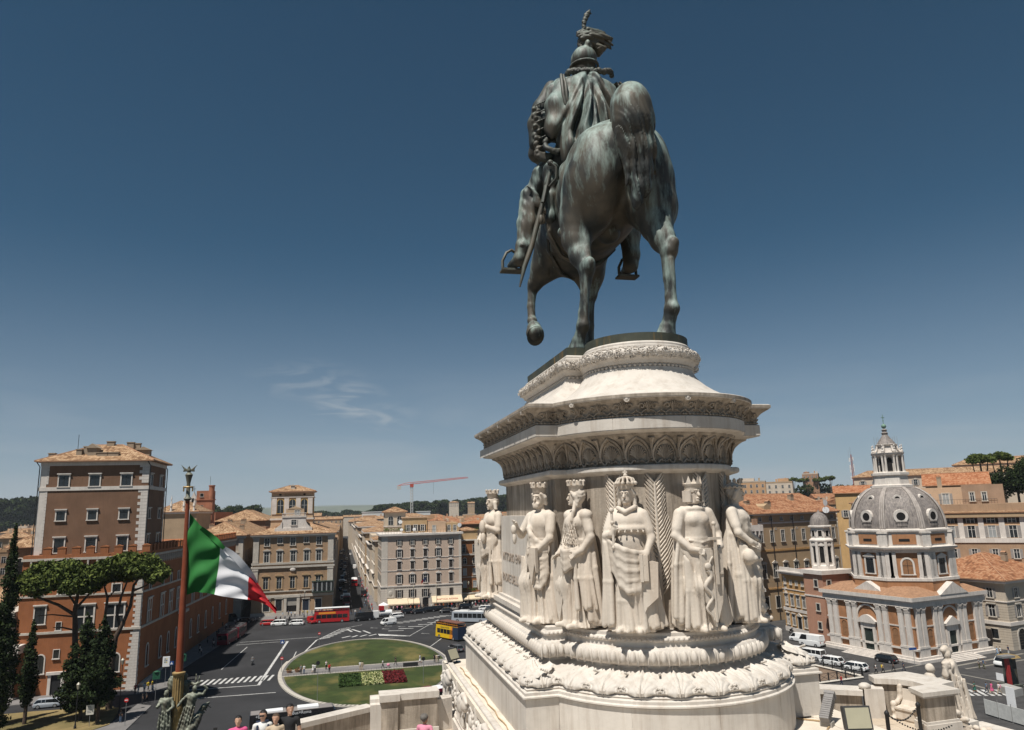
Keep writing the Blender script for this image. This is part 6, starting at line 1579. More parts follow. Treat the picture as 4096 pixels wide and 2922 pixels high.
for side in 'fl':
 for u in(1.0,2.5,6.0,7.5,13.3,14.8,18.3,19.8):
  o=ch.put(PIL,side,u,0);ob('capital',CAP,o)
 for u in(1.75,6.75,14.05,19.05):ch.put(PED,side,u,0)
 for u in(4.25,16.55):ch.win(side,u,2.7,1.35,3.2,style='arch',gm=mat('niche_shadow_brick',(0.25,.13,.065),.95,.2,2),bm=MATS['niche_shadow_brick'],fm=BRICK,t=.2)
 for u in(4.25,16.55):
  nb_=MB().lathe([(.6,2.75),(.6,5.2),(.45,5.6),(.1,5.85)],10);
 n=14;ar=MB()
 ar.prismy([(2.7*math.cos(math.pi*i/n),7.2+2.7*math.sin(math.pi*i/n))for i in range(n+1)]+[(2.35*math.cos(math.pi*i/n),7.2+2.35*math.sin(math.pi*i/n))for i in range(n,-1,-1)],-.25,0)
 ch.put(ar.mesh('blind_arch',TRAV),side,10.4,0)
 dm=MB().box(-1.75,-1.1,-.45,0,.95,6.2).box(1.1,1.75,-.45,0,.95,6.2).box(-1.1,1.1,-.4,0,5.1,6.2).box(-2.1,2.1,-.75,0,6.2,6.55)
 if side=='f':dm.prismy([(-2.2,6.55),(2.2,6.55),(0,7.9)],-.75,-.1)
 else:dm.prismy([(-2.2+4.4*i/10,6.55+1.25*math.sin(math.pi*i/10))for i in range(11)],-.75,-.1)
 d_=ch.put(dm.mesh('portal',TRAV),side,10.4,0)
 ob('door_leaf',MB().box(-1.1,1.1,-.15,-.05,.95,5.1).box(-.03,.03,-.19,-.15,.95,5.1).box(-1.1,1.1,-.18,-.15,2.9,3.0).mesh('door_leaf',mat('green_door',(0.025,.035,.03),.6,.15,3)),d_)
 st_=MB()
 for k in range(5):st_.box(-3.4-.35*k,3.4+.35*k,-1.3-.4*(k+1),-1.3,-.02,.85-.19*k)
 ch.put(st_.mesh('steps',TRAV),side,10.4,0)
CX=CY=10.4
import itertools
def octp(r,z,rot=0.0):return[(CX+1.05+r*math.cos(math.pi/8+math.pi/4*k+rot),CY-.3+r*math.sin(math.pi/8+math.pi/4*k+rot),z)for k in range(8)]
def octloft(prof,M,name,parent=None,smooth=None):
 b=MB();vs=[]
 for r,z in prof:vs+=octp(r,z)
 b.add(vs,[(j*8+i,j*8+(i+1)%8,(j+1)*8+(i+1)%8,(j+1)*8+i)for j in range(len(prof)-1)for i in range(8)]+[tuple(range((len(prof)-1)*8,len(prof)*8))])
 return cb(name,M,b,parent,smooth)
rb_=MB().taper(-.9,21.7,-.9,21.7,12.05,13.6,3.2,3.2)
cb('low_roof',mat('low_roof_tile',(0.30,.17,.10),.9,.25,2,bump=.3,bscale=6),rb_)
for k in(4,5,6,7,0):
 a=math.pi/4*k;c_,s_=math.cos(a),math.sin(a)
 if k%2==0:
  b=MB().prismy([(-4.2,12.1),(4.2,12.1),(0,14.4)],-11.2,-8.5);b.xf(lambda x,y,z:(CX+1.05-y*c_-x*s_,CY-.3-y*s_+x*c_,z));cb('gable',TRAV,b)
octloft([(10.6,12),(10.6,15.0)],BRICK,'drum_base')
octloft([(10.75,14.6),(10.75,15.15),(10.5,15.2)],TRAV,'drum_ring')
dr_=octloft([(10.1,15.0),(10.1,20.2)],BRICK,'drum')
octloft([(10.3,20.1),(10.5,20.4),(10.6,20.7),(11.1,20.9),(11.2,21.25),(10.2,21.5)],TRAV,'drum_cornice')
FA=10.1*math.cos(math.pi/8)
def face_put(me,k,z,out=0.0,dx=0.0,r=FA,parent=None):
 a=math.pi/4*k;x,y=(r+out),dx
 return ob(me.name.split('.')[0],me,parent or cr,(CX+1.05+x*math.cos(a)-y*math.sin(a),CY-.3+x*math.sin(a)+y*math.cos(a),z),a+math.pi/2)
DP=MB().box(-.62,.62,-.35,.1,0,5.1).box(-.72,.72,-.42,.1,0,.5).mesh('drum_pilaster',TRAV)
for k in range(3,9):
 for dx in(-3.3,-1.95 if False else-2.6,2.6,3.3):face_put(DP,k%8,15.1,0,dx)if abs(dx)>2.7 or True else None
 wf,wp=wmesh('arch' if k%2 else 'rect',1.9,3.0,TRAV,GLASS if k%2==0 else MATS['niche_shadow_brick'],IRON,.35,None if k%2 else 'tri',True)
 o=face_put(wf,k%8,15.9);ob('pane',wp,o)
octloft([(9.95,21.4),(9.95,24.2)],TRAV,'attic')
octloft([(10.15,24.1),(10.35,24.4),(10.35,24.7),(9.4,24.95)],TRAV,'attic_cornice')
AW=MB().box(-2.2,2.2,-.1,.1,.3,2.3).mesh('attic_panel',BRICK);AS=MB().box(-1.0,1.0,-.16,-.1,.9,1.4).mesh('attic_slot',DARK)
for k in range(3,9):
 o=face_put(AW,k%8,21.5,r=9.95*math.cos(math.pi/8));ob('attic_slot',AS,o)
AB=MB().box(-.85,.85,-.75,.3,0,2.8).box(-1.0,1.0,-.9,.3,2.6,2.95).mesh('attic_buttress',TRAV)
for k in range(8):
 a=math.pi/8+math.pi/4*k;ob('attic_buttress',AB,cr,(CX+1.05+9.8*math.cos(a),CY-.3+9.8*math.sin(a),21.4),a+math.pi/2)
DOME=[(9.55*math.cos(t)**.82 if t<1.45 else .5,24.95+9.2*math.sin(t))for t in[i*.115 for i in range(11)]]
dm_=octloft(DOME,LEAD,'dome',smooth=12)
for k in range(8):
 a=math.pi/8+math.pi/4*k
 for off in(-.045,0,.045):
  b=MB().tube([(CX+1.05+(r+.08)*math.cos(a+off),CY-.3+(r+.08)*math.sin(a+off),z)for r,z in DOME],.22 if off==0 else .17,6)
  cb('rib',mat('lead_rib',(0.36,.32,.29),.7,.2,.8,streak=.6,stain=(0.16,.14,.13)),b,dm_,smooth=60)
def domepos(k,i):
 r,z=DOME[i];rr=r*math.cos(math.pi/8);a=math.pi/4*k;return rr,z
def ring(r0,r1,dp,name,M):
 n=16;b=MB()
 b.add([(r0*math.cos(2*math.pi*i/n),-dp,r0*math.sin(2*math.pi*i/n))for i in range(n)]+[(r1*math.cos(2*math.pi*i/n),-dp,r1*math.sin(2*math.pi*i/n))for i in range(n)]+[(r0*1.05*math.cos(2*math.pi*i/n),.6,r0*1.05*math.sin(2*math.pi*i/n))for i in range(n)],[(i,(i+1)%n,n+(i+1)%n,n+i)for i in range(n)]+[((i+1)%n,i,2*n+i,2*n+(i+1)%n)for i in range(n)])
 return b.mesh(name,M)
OC=ring(1.4,.85,.5,'oculus',TRAV);OD=MB().lathe([(.87,0),(.87,.05)],14).xf(lambda x,y,z:(x,-.38-z,y)).mesh('opening',DARK);OB_=MB().box(-1.0,1.0,-.5,.7,-2.0,-1.2).box(-1.15,1.15,-.6,.7,-1.2,-1.0).mesh('oculus_base',LEAD)
for k in range(3,9):
 rr,z=domepos(k%8,2);o=face_put(OC,k%8,27.4,.1,r=9.0*math.cos(math.pi/8));ob('opening',OD,o);ob('oculus_base',OB_,o)
 o=face_put(OC,k%8,31.0,.0,r=7.0*math.cos(math.pi/8));o.scale=(.6,1,.6);ob('opening',OD,o)
LA=dict(c=(CX+1.05,CY-.3))
cb('lantern_base',TRAV,MB().lathe([(4.4,33.4),(4.4,33.9),(3.7,34.1),(3.5,35.9),(3.9,36.1),(3.9,36.6),(3.0,36.8)],8,LA['c'],a0=math.pi/8))
ln=cb('lantern',TRAV,MB().lathe([(2.3,36.7),(2.3,40.4)],8,LA['c'],a0=math.pi/8))
for k in range(8):
 a=math.pi/8+math.pi/4*k
 for da in(-.11,.11):cb('column',TRAV,MB().lathe([(.3,36.7),(.22,37.0),(.2,39.9),(.3,40.3)],8,(LA['c'][0]+3.0*math.cos(a+da),LA['c'][1]+3.0*math.sin(a+da))),ln)
 cb('pinnacle',TRAV,MB().lathe([(.22,40.9),(.3,41.3),(.1,41.6),(.22,41.9),(.06,42.2),(.14,42.5),(.02,42.8)],8,(LA['c'][0]+3.05*math.cos(a),LA['c'][1]+3.05*math.sin(a))),ln)
 a2=math.pi/4*k;o=ob('opening',MB().prismy(arch_pts(.95,2.9),-.06,0).mesh('opening',DARK),cr,(LA['c'][0]+2.16*math.cos(a2),LA['c'][1]+2.16*math.sin(a2),37.0),a2+math.pi/2)
cb('lantern_cornice',TRAV,MB().lathe([(2.9,40.2),(3.3,40.5),(3.5,40.9),(2.2,41.0),(1.9,42.4),(2.2,42.6),(2.4,42.8),(1.6,43.0)],8,LA['c'],a0=math.pi/8),ln)
for k in range(8):
 a=math.pi/8+math.pi/4*k
 cb('volute',TRAV,MB().tube([(LA['c'][0]+r*math.cos(a),LA['c'][1]+r*math.sin(a),z)for r,z in((3.1,41.0),(2.7,41.2),(2.3,41.7),(2.1,42.5))],.22,6),ln)
cb('lantern_cap',LEAD,MB().lathe([(2.0,42.9),(1.6,43.5),(1.0,44.3),(.55,45.0),(.7,45.4),(.4,45.7),(.6,46.1),(.25,46.4)],12,LA['c']),ln,smooth=50)
cb('ball_and_cross',mat('green_copper',(0.16,.26,.20),.6,.2,3),MB().ball((*LA['c'],46.95),.52,14,10).tube([(*LA['c'],47.4),(*LA['c'],49.6)],.07,6).box(LA['c'][0]-.5,LA['c'][0]+.5,LA['c'][1]-.05,LA['c'][1]+.05,48.8,48.95).ball((*LA['c'],48.2),.14,8,6),ln,smooth=50)
sc_=MB()
for k in range(8):
 a=math.pi/4*k;x,y=LA['c'][0]+2.3*math.cos(a),LA['c'][1]+2.3*math.sin(a);sc_.tube([(x,y,42.8),(x,y,44.6)],.035,4)
cb('scaffold_rail',STEEL,sc_,ln)
tag(cr,'brick and travertine square church with ribbed lead dome and lantern','church')
# bell turret block beside the church
PINK=wall('pink_plaster',(0.42,.225,.15),.1,.3)
bf=Bld('bell_turret','pink corner block carrying a white belfry with small lead dome beside the church','tower',(105.9,150.2,0),R(6),7.5,6.2,15.4,PINK)
bf.body();bf.band(14.6,15.5,.5,STONE_W);bf.band(9.6,9.9,.12,STONE_W)
for z in(2.6,6.6,11.8):bf.win('f',1.6,z,1.0,1.5,t=.2,bm=IRON);bf.win('l',2.2,z,1.0,1.5,t=.2,bm=IRON)
c_=(4.6,4.3)
bl_=MB().lathe([(2.75,15.4),(2.75,16.2),(2.3,16.4),(2.3,21.6),(2.8,21.8),(2.8,22.1),(2.2,22.5),(2.2,24.8),(2.75,25.0),(2.75,25.3),(2.2,25.4)],8,c_,a0=math.pi/8).build('belfry',STONE_W,bf.root,world=False)
MB().lathe([(2.2*math.cos(t),25.4+3.0*math.sin(t))for t in[i*.15 for i in range(10)]]+[(.3,28.4),(.1,28.9)],16,c_).build('cap_dome',LEAD,bl_,smooth=40,world=False)
for k in range(8):
 a=math.pi/4*k
 for z,w,h_,st in((17.0,1.0,3.6,'arch'),(22.9,.8,1.3,'rect')):
  wf,wp=wmesh(st,w,h_,STONE_W,DARK,DARK,.15,'tri' if z<20 else None,False);rr=2.3*math.cos(math.pi/8)if z<20 else 2.2*math.cos(math.pi/8)
  o=ob('opening',wf,bf.root,(c_[0]+rr*math.cos(a),c_[1]+rr*math.sin(a),z),a+math.pi/2);ob('pane',wp,o)
 a+=math.pi/8;MB().box(-.3,.3,-.35,.2,16.3,21.7).xf(lambda x,y,z,a=a:(c_[0]+2.35*math.cos(a)-y*-math.cos(a)*0+(-y)*math.cos(a)-x*math.sin(a),c_[1]+2.35*math.sin(a)+(-y)*math.sin(a)+x*math.cos(a),z)).build('buttress',STONE_W,bl_,world=False)
W_OCH=wall('ochre_yellow',(0.45,.265,.11),.1,.3)
oc=Bld('ochre_palazzetto','three-storey ochre house with stone window frames left of the church','building',(107.2,156.2,0),R(0),12,12.2,14.2,W_OCH)
oc.body();oc.band(14.0,14.3,.9,STONE_W);oc.band(13.5,14.0,.5,STONE_W);oc.band(4.9,5.6,.15,STONE_W);oc.band(9.9,10.05,.12,STONE_W)
MB().box(-.15,12,-.1,12.3,0,1.1).build('plinth',STONE_W,oc.root,world=False)
for i in range(5):
 u=1.4+2.35*i
 oc.win('l',u,6.2,1.0,2.5,hd='flat');oc.win('l',u,11.2,.7,.9,t=.15);oc.win('l',u,1.7,.95,2.4,hd='flat')if i!=2 else oc.win('l',u,.2,1.4,3.6,hd='tri',gm=DARK,bm=IRON)
 if i<4:oc.win('f',u,6.2,1.0,2.5,hd='flat')
oc.quoins('l',.0,0,13.2,.5,.9,.6,right=False);oc.quoins('l',12.2,0,13.2,.5,.9,.6)
MB().box(.2,12,.2,12,14.3,14.5).build('terrace_floor',mat('red_terrace',(0.33,.10,.055),.9,.15,1),oc.root,world=False)
MB().box(-.3,0.1,-.3,12.5,14.3,15.1).box(.1,12.3,-.3,.1,14.3,15.1).build('parapet',STONE_W,oc.root,world=False)
W_BRN=wall('brown_ochre',(0.40,.285,.175),.08,.25)
bw=Bld('brown_palace','large brown palace with long red tiled roofs and gable behind the belfry','building',(108.5,181,0),R(15),33.0,26,28.0,W_BRN)
bw.body();bw.band(25.2,25.6,.2,STONE_W);bw.band(27.5,28.1,.7,STONE);bw.band(17.9,18.4,.15,W_OCH);bw.band(8.0,8.4,.2,W_OCH)
for i in range(8):
 u=2.2+4.1*i
 bw.win('f',u,26.0,1.1,1.0,t=.08);bw.win('f',u,20.4,1.25,3.0,gm=GLASS);bw.win('f',u,11.0,1.4,3.6,hd='seg' if i%2==0 else 'tri');bw.win('f',u,3.2,1.5,3.0,bm=IRON)
 if i%2:bw.win('f',u+1.6,23.6,.45,.5,t=.05,sill=False)
bw.hip(5.4,.9,TILE_B,z=28.1,gable=True)
for u in(6.3,14.6):MB().tube([(u,-.25,28),(u,-.25,0)],.1,6).build('downpipe',IRON,bw.root,world=False)
bw.row('r',(6,12,18),20.5,1.5,2.6,sh=SHUT_G);bw.row('r',(6,12,18),25.0,1.4,2.2,sh=SHUT_G)
for x,y,z in((4,6,29.5),(10,4,29.2),(24,8,31)):bw.chimney(x,y,z,1.3,1.2,1.8)
MB().prismy([(6,28.6),(8.4,28.6),(8.4,30),(7.2,30.7),(6,30)],1.6,6).build('dormer',W_BRN,bw.root,world=False)
W_RED=wall('rose_brick',(0.36,.215,.14),.12,.3)
ct=Bld('crenellated_block','rose brick crenellated corner block partly hidden by the pedestal on the right','building',(88,176,0),R(8),20.5,16,25.2,W_RED)
ct.body();ct.band(23.6,25.2,.9,STONE_W);ct.band(16,16.5,.3,STONE_W);ct.band(8,8.8,.4,STONE_W)
for i in range(8):ct.put(MB().box(-.7,.7,-.9,-.3,0,1.6).mesh('merlon',W_RED)if('mer',1)not in WC else WC[('mer',1)],'f',1.5+2.5*i,25.2)
ct.quoins('f',20.5,0,23.4,.6,1.4,.9);ct.row('f',(12,16.6),10,1.8,4.2,style='arch');ct.row('f',(12,16.6),18,1.8,3.6,style='arch');ct.row('f',(12,16.6),2,2.2,4.2,style='arch');ct.row('r',(3,8),18,1.6,3.4,style='arch')
CN2=MB().box(-.2,.2,-.9,0,-.2,.8).prismx([(-.9,-.2),(0,-1.3),(0,-.2)],-.2,.2).mesh('corbel',STONE_W)
for i in range(16):ct.put(CN2,'f',.6+1.3*i,22.8)
W_WH=wall('cream_ashlar',(0.50,.43,.345),.08,.25)
wh=Bld('cream_corner_house','cream rusticated corner house with grey shutters and tiled roof right of the church','building',(133.6,129.4,0),R(14),22,20,13.6,W_WH)
wh.body();wh.band(13.2,13.7,.8,STONE_W);wh.band(4.8,5.5,.25,STONE_W);wh.band(9.4,9.6,.15,STONE_W);wh.hip(4.6,1.0,TILE_B,z=13.9)
for i in range(16):wh.band(.9+i*.52+(0 if i<8 else .8),.93+i*.52+(0 if i<8 else .8),.02,wall('ashlar_joint_tan',(0.34,.28,.21)),'ashlar_joint')
for u in(3.2,8.0,12.5,17):wh.win('l',u,6.4,1.3,2.3,sh=SHUT_G,hd='flat',gm=GLASS);wh.win('l',u,10.2,1.2,1.9,sh=SHUT_G);wh.win('l',u,2.0,1.3,1.9,bm=IRON,t=.15)
for u in(3.6,9,14,19):wh.win('f',u,6.4,1.3,2.3,sh=SHUT_G,hd='flat');wh.win('f',u,10.2,1.2,1.9,sh=SHUT_G)
wh.win('f',3.6,0,2.6,4.0,style='arch',gm=DARK,bm=IRON,fm=STONE,t=.35);wh.chimney(12,6,16.8,1.0,1.0,1.6)
W_PE=wall('peach_wall',(0.57,.36,.21),.07,.2)
pe=Bld('peach_palace','peach palace with pale pilasters and louvred shutters behind the dome','building',(129.0,156.5,0),R(-44),36,18,27.4,W_PE)
pe.body();pe.band(20.6,21.6,.5,STONE_W);pe.band(26.3,27.4,.8,W_BRN);pe.hip(.6,1.0,TILE_A,z=27.5)
MB().box(0,36,-.3,0,0,20.6).build('lower_wall',wall('tan_wall',(0.36,.24,.155)),pe.root,world=False)
for i in range(9):
 u=2+4.0*i
 MB().box(u-2.0-.55,u-2.0+.55,-.18,0,21.6,26.3).build('pilaster',STONE_W,pe.root,world=False)
 pe.win('f',u,25.0,1.6,1.1,sh=SHUT_D,t=.06,sill=False);pe.win('f',u,21.7,1.5,2.7,sh=SHUT_G,gm=GLASS_L if i%2 else GLASS,t=.1,sill=False);pe.win('f',u,17.2,1.1,2.0,sh=SHUT_G,t=.08,out=.3)
MB().box(1,35,2,17,27.4,29.3).build('terrace',wall('tan_wall',(0.36,.24,.155)),pe.root,world=False)
ph=Bld('roof_penthouse','long salmon penthouse with planted terrace on the peach palace','house',(134.8,161.5,27.4),R(-44),22,8,6.0,P_SAL)
ph.body();ph.row('f',(4,8.5,13),2.0,1.4,2.5,sh=SHUT_G,gm=GLASS_L);ph.body(name='side_block',x0=16.5,x1=25,y0=-.5,z1=6.4,m=wall('brown_rose',(0.33,.22,.15)));ph.row('f',(18.5,21),2.6,.9,2.0,out=.5)
ph.chimney(12,3,6,1,1,2.5)
b=MB()
for i in range(40):b.tube([(134.8+i*.42,160.5-i*.405,28.6),(134.8+i*.42,160.5-i*.405,30.4)],.03,4)
b.tube([(134.8,160.5,30.4),(151.2,144.7,30.4)],.03,4);tag(b.build('terrace_railing',IRON),'wire plant trellis along the peach palace terrace','railing')
hr=Bld('gabled_house','house with a wide orange tiled roof above the peach palace','house',(161.5,177.5,20),R(-44),15,10,14.4,wall('tan_plaster',(0.40,0.28,0.18)));hr.body();hr.hip(3.4,.8,TILE_C,gable=True);hr.row('f',(3,8,13),9.8,1.2,2.0)
hb=Bld('gabled_house','ochre house with bright orange roof left of the dome','house',(148.5,200,0),R(-36),12,9,33.2,wall('yellow_ochre',(0.55,.36,.17)));hb.body();hb.hip(2.2,.5,TILE_C,gable=True);hb.row('l',(2,5,7.5),27.0,.8,.9,t=.05);hb.row('f',(2.5,7),26,1.2,1.9,sh=SHUT_G);hb.row('l',(2,7),24.5,.8,1.2,t=.05)
hx=Bld('tan_house','tan stuccoed house between the dome and the peach palace','house',(127.5,163.5,0),R(-30),9,10,30.2,wall('tan_plaster',(0.40,0.28,0.18)));hx.body();hx.hip(1.6,.5,TILE_A);hx.row('f',(2.5,6),26.5,1.1,1.8,sh=SHUT_G)
# long street and the city beyond
HW=[wall('far_%d'%i,c,.12,.2)for i,c in enumerate(((.46,.33,.21),(.52,.42,.31),(.38,.25,.155),(.48,.30,.17),(.42,.36,.29),(.33,.19,.12),(.55,.47,.38),(.40,.29,.19)))]
NM=['ochre','cream','brown','orange','grey','russet','pale','tan']
for k,(y0,y1,x,h_,c,lb)in enumerate(((274,296,11.6,21.5,1,'cream street front with iron balconies next to the police building'),(297,330,10.6,19.5,6,'pale street front with long balcony second up the right of the street'),(331,372,9.8,23,0,'ochre street front half way up the right side'),(373,420,9.4,20,1,'cream street front with cornice further up the right side'),(421,520,9.0,24,7,'tan block closing the right side of the near street'),(521,700,8.7,22,6,'pale block far up the right side of the street'),(701,1000,8.3,23,0,'ochre block at the far right end of the street'))):
 b=Bld('street_house',lb,'building',(x,y0,0),0,22,y1-y0,h_,HW[c],'houses lining the long street');b.body();b.band(h_-.5,h_,.7,STONE_W);b.band(5.2,5.6,.25,STONE_W)
 b.hip(2.6,.6,TILE_A,z=h_+.2)if k%2==0 else MB().box(1,12,1,y1-y0-1,h_,h_+3.0).build('roof_storey',HW[(c+3)%8],b.root,world=False)
 n=int((y1-y0)/4.2)
 if y0<520:
  for i in range(n):
   u=2.2+i*(y1-y0-3)/max(1,n-1)
   for j,z in enumerate((6.4,10.2,14.2,18.0)):
    if z+2.6<h_:b.win('l',u,z,1.1,2.2,hd=('flat','tri',None,None)[j],sh=SHUT_G if k%2 else None,t=.18)
   b.win('l',u,.3,2.2,3.2,gm=DARK,bm=IRON,sill=False)
  b.row('f',(3,7,11,15),h_-4,1.2,2.2);MB().box(-.9,0,2,y1-y0-2,9.6,9.85).build('balcony',STONE_W,b.root,world=False)
for k,(y0,y1,h_,c,lb)in enumerate(((293,330,22,4,'grey shaded street front behind the corner mansion'),(331,380,20,1,'cream shaded street front on the left of the street'),(381,470,23,7,'tan shaded block further up the left of the street'),(471,640,21,0,'ochre block far up the left of the street'),(641,1000,22,6,'pale block at the far left end of the street'))):
 b=Bld('street_house',lb,'building',(-24.5,y0,0),0,22.2,y1-y0,h_,HW[c],'houses lining the long street');b.body();b.band(h_-.5,h_,.6,STONE);b.hip(2.8,.6,TILE_A,z=h_+.2)
 if y0<450:
  for i in range(int((y1-y0)/4.5)):
   for z in(6,10.5,15):b.win('r',3+4.5*i,z,1.2,2.4)
  b.row('f',(3,7,11,15,19),h_-4,1.2,2.2)
en=Bld('street_house','pale five-storey house seen down the right of the far street','building',(8.8,560,0),0,16,8,26,HW[6]);en.body();[en.row('f',(2,5.5,9,12.5),z,1.4,2.2)for z in(8,12.5,17,21.5)];en.hip(2.4,.7,TILE_A)
WIN=wmesh('rect',1.2,2.0,STONE,GLASS,FRAME_W,.12,None,False)
def far_house(x,y,w,d,h_,rz,c,rt,wins,label=None,group='rooftops of the old town'):
 m_=MB().box(-w/2,w/2,0,d,0,h_).mesh('house',HW[c])
 o=ob('old_town_house',m_,None,(x,y,0),rz)
 tag(o,label or '%s %s house with %s, %s'%('near' if y<345 else 'mid-distance' if y<480 else 'distant' if y<750 else 'far-off',NM[c],('a tan tiled roof','a red tiled roof','a flat roof terrace')[rt],next(w_ for a_,w_ in((-.30,'behind the palace tower'),(-.17,'near the brick tower and flagpole'),(-.06,'behind the belvedere mansion'),(.05,'beside the long street'),(.13,'below the tower crane'),(.24,'above the narrow houses at the pedestal'),(.44,'hidden behind the pedestal figures'),(.54,'behind the brown palace roofs'),(.62,'left of the church dome'),(9,'right of the church dome'))if math.atan2(x,y)<a_)),'house',group if not label else None)
 if rt<2:roof_hip(o,-w/2-.5,w/2+.5,-.5,d+.5,h_+.15,min(w,d)*.17,(TILE_A,TILE_B)[rt],'roof',rr.random()<.3)
 else:
  p=MB().box(-w/2,w/2,-.1,.25,h_,h_+.9).box(-w/2,-w/2+.3,.25,d,h_,h_+.9).box(w/2-.3,w/2,.25,d,h_,h_+.9).build('parapet',HW[(c+1)%8],o,world=False)
  k=rr.uniform(.25,.5)*w;x0=rr.uniform(-w/2+.5,w/2-k-.5)
  MB().box(x0,x0+k,d*.3,d*.8,h_,h_+rr.uniform(2.3,3.4)).build('penthouse',HW[rr.randrange(8)],o,world=False)
  MB().box(-w/2+.2,w/2-.2,.3,d-.1,h_,h_+.1).build('roof_deck',mat('roof_deck',(0.30,.19,.13),.9,.2,.6),o,world=False)
 for i in range(rr.randrange(1,4)):
  cx,cy=rr.uniform(-w/2+1,w/2-1),rr.uniform(1,d-1);MB().box(cx-.5,cx+.5,cy-.4,cy+.4,h_,h_+min(w,d)*.17+rr.uniform(.6,1.4)).build('chimney',HW[rr.randrange(8)],o,world=False)
 if wins:
  n=max(2,int(w/3.4))
  for z in range(wins):
   for i in range(n):
    q=ob('window',WIN[0],o,(-w/2+(i+.5)*w/n,0,h_-3.4-3.6*z));ob('pane',WIN[1],q)
 return o
rr=random.Random(21)
for d_i,dist in enumerate((292,325,362,405,455,515,590,680,790,930,1100)):
 a=-.40
 while a<.70:
  a+=rr.uniform(.038,.062)*(1.0 if dist<600 else .8)
  x,y=dist*math.sin(a),dist*math.cos(a)+rr.uniform(-8,8)
  if-29<x<33 and dist<1200 and(-27<x<32 and y<520 or-4<x<12):continue
  if x<-28 and y<322 and x>-60 and dist<300:continue
  if a>.50 and dist<300 or a>.44 and dist<240:continue
  w=dist*rr.uniform(.035,.055)if dist<600 else rr.uniform(20,36)
  h_=rr.uniform(18.5,25.5)+(2 if dist>600 else 0)+max(0,a-.36)*26*min(1,dist/500)
  if dist>500 and rr.random()<.12:h_+=3
  far_house(x,y,min(w,30),rr.uniform(12,22),h_,rr.uniform(-.25,.25)-a*.5,rr.randrange(8),rr.choice((0,0,0,1,2,2)if a<.3 else(0,1,1,2,0)),2 if dist<420 else(1 if dist<700 else 0))
BRT=wall('brick_red',(0.34,.145,.085),.2,.3)
tb=Bld('brick_tower','red brick medieval tower with corner turret rising right of the flagpole','tower',(-58.2,322,0),0,6.2,6.2,42,BRT);tb.body();tb.band(38.2,38.6,.3,BRT);tb.band(33,33.3,.3,BRT);[tb.row('f',(2.0,),z,1.2,1.3,gm=DARK,bm=DARK,t=.1)for z in(39.6,34.8,30.2,26)]
MB().lathe([(1.1,38),(1.1,43.6),(1.3,43.8),(1.3,44.2)],12,(5.6,.8)).build('turret',BRT,tb.root,world=False,smooth=40);MB().tube([(4.5,3,42),(4.5,3,48)],.06,4).build('mast',IRON,tb.root,world=False)
bg_=Bld('bell_gable','white church bell gable with clock behind the eagle-topped flagpole','church',(-71,373,0),0,4.6,3,38,STONE_W);bg_.body();MB().prismy([(0,38),(4.6,38),(3.9,40),(3.0,41.6),(2.3,43.2),(1.6,41.6),(.7,40)],0,2).build('gable',STONE_W,bg_.root,world=False);bg_.win('f',2.3,37,1.6,3.4,style='arch',gm=DARK,bm=DARK);MB().lathe([(1.3,0),(1.3,.1)],16).xf(lambda x,y,z:(2.3+x,-.1-z,33.5+y)).build('clock_face',WHITE,bg_.root,world=False);MB().tube([(2.3,1,43),(2.3,1,46)],.07,4).box(1.7,2.9,.95,1.05,44.6,44.8).build('cross',IRON,bg_.root,world=False)
ge=Bld('basilica','tan church front with pediment and stone finials behind the palace tower','church',(-66,290,0),0,14,30,33.5,HW[7]);ge.body();ge.hip(4,.8,TILE_A,z=33.6,gable=False);ge.band(32.8,33.6,.6,STONE_W)
for u in(1.2,5.2,9.5,13):MB().lathe([(.5,33.5),(.3,35),(.5,35.6),(.15,37.5),(.25,38),(.02,39.5)],8,(u,-.2)).build('finial',STONE_W,ge.root,world=False)
br=Bld('long_hall','long dark hall with two-tier tan roof between the brick tower and the belvedere','building',(-52,334,0),R(-4),20,34,29.5,wall('dark_hall',(0.13,.095,.07)));br.body();br.hip(4.6,.8,TILE_A);br.body(name='brick_stack',x0=-6,x1=-.5,z1=33.4,m=BRT)
qr=Bld('hill_palace','long pale hilltop palace with tiled roof behind the dome and umbrella pine','building',(258,331,0),R(-37.5),95,14,42.5,wall('hill_cream',(0.55,.45,.35),.06,.1));qr.body();qr.hip(3.2,.8,TILE_A);[qr.row('f',[4+6*i for i in range(15)],z,1.7,2.6,hd='tri' if z>36 else None,sh=SHUT_G)for z in(37.5,33)]
q2=Bld('hill_palace','second pale hilltop wing with tiled roof at the right edge','building',(312,322,0),R(-45),60,14,47.5,MATS['hill_cream']);q2.body();q2.hip(3.4,.8,TILE_A);q2.row('f',[3+6*i for i in range(9)],43,1.6,2.4)
an=thing('radio_mast','red and white lattice radio mast with antennas left of the dome','mast',(276.5,355,34))
b=MB()
for s_ in((-.6,-.6),(.6,-.6),(0,.6)):b.tube([(s_[0],s_[1],0),(s_[0]*.4,s_[1]*.4,22)],.12,4)
for k in range(14):b.tube([(-.5,-.5,k*1.5),(.5,-.5,k*1.5+.75),(-.5,-.5,k*1.5+1.5)],.07,4)
b.build('lattice',mat('mast_red',(0.30,.10,.08),.7,.2,.3),an,world=False)
for z in(8,12,14,18):MB().box(-1.3,-.9,-.3,.3,z,z+2.2).box(.9,1.3,-.3,.3,z+.6,z+2.6).tube([(-1.2,0,z+1),(1.2,0,z+1)],.06,4).build('antenna_panel',WHITE,an,world=False)
MB().tube([(0,0,20),(0,0,26)],.08,4).tube([(-1.4,0,19),(-1.4,0,24.5)],.05,4).build('whip_antenna',STEEL,an,world=False)
cn=thing('tower_crane','red and white tower crane above the distant roofs','crane',(81.3,896,0))
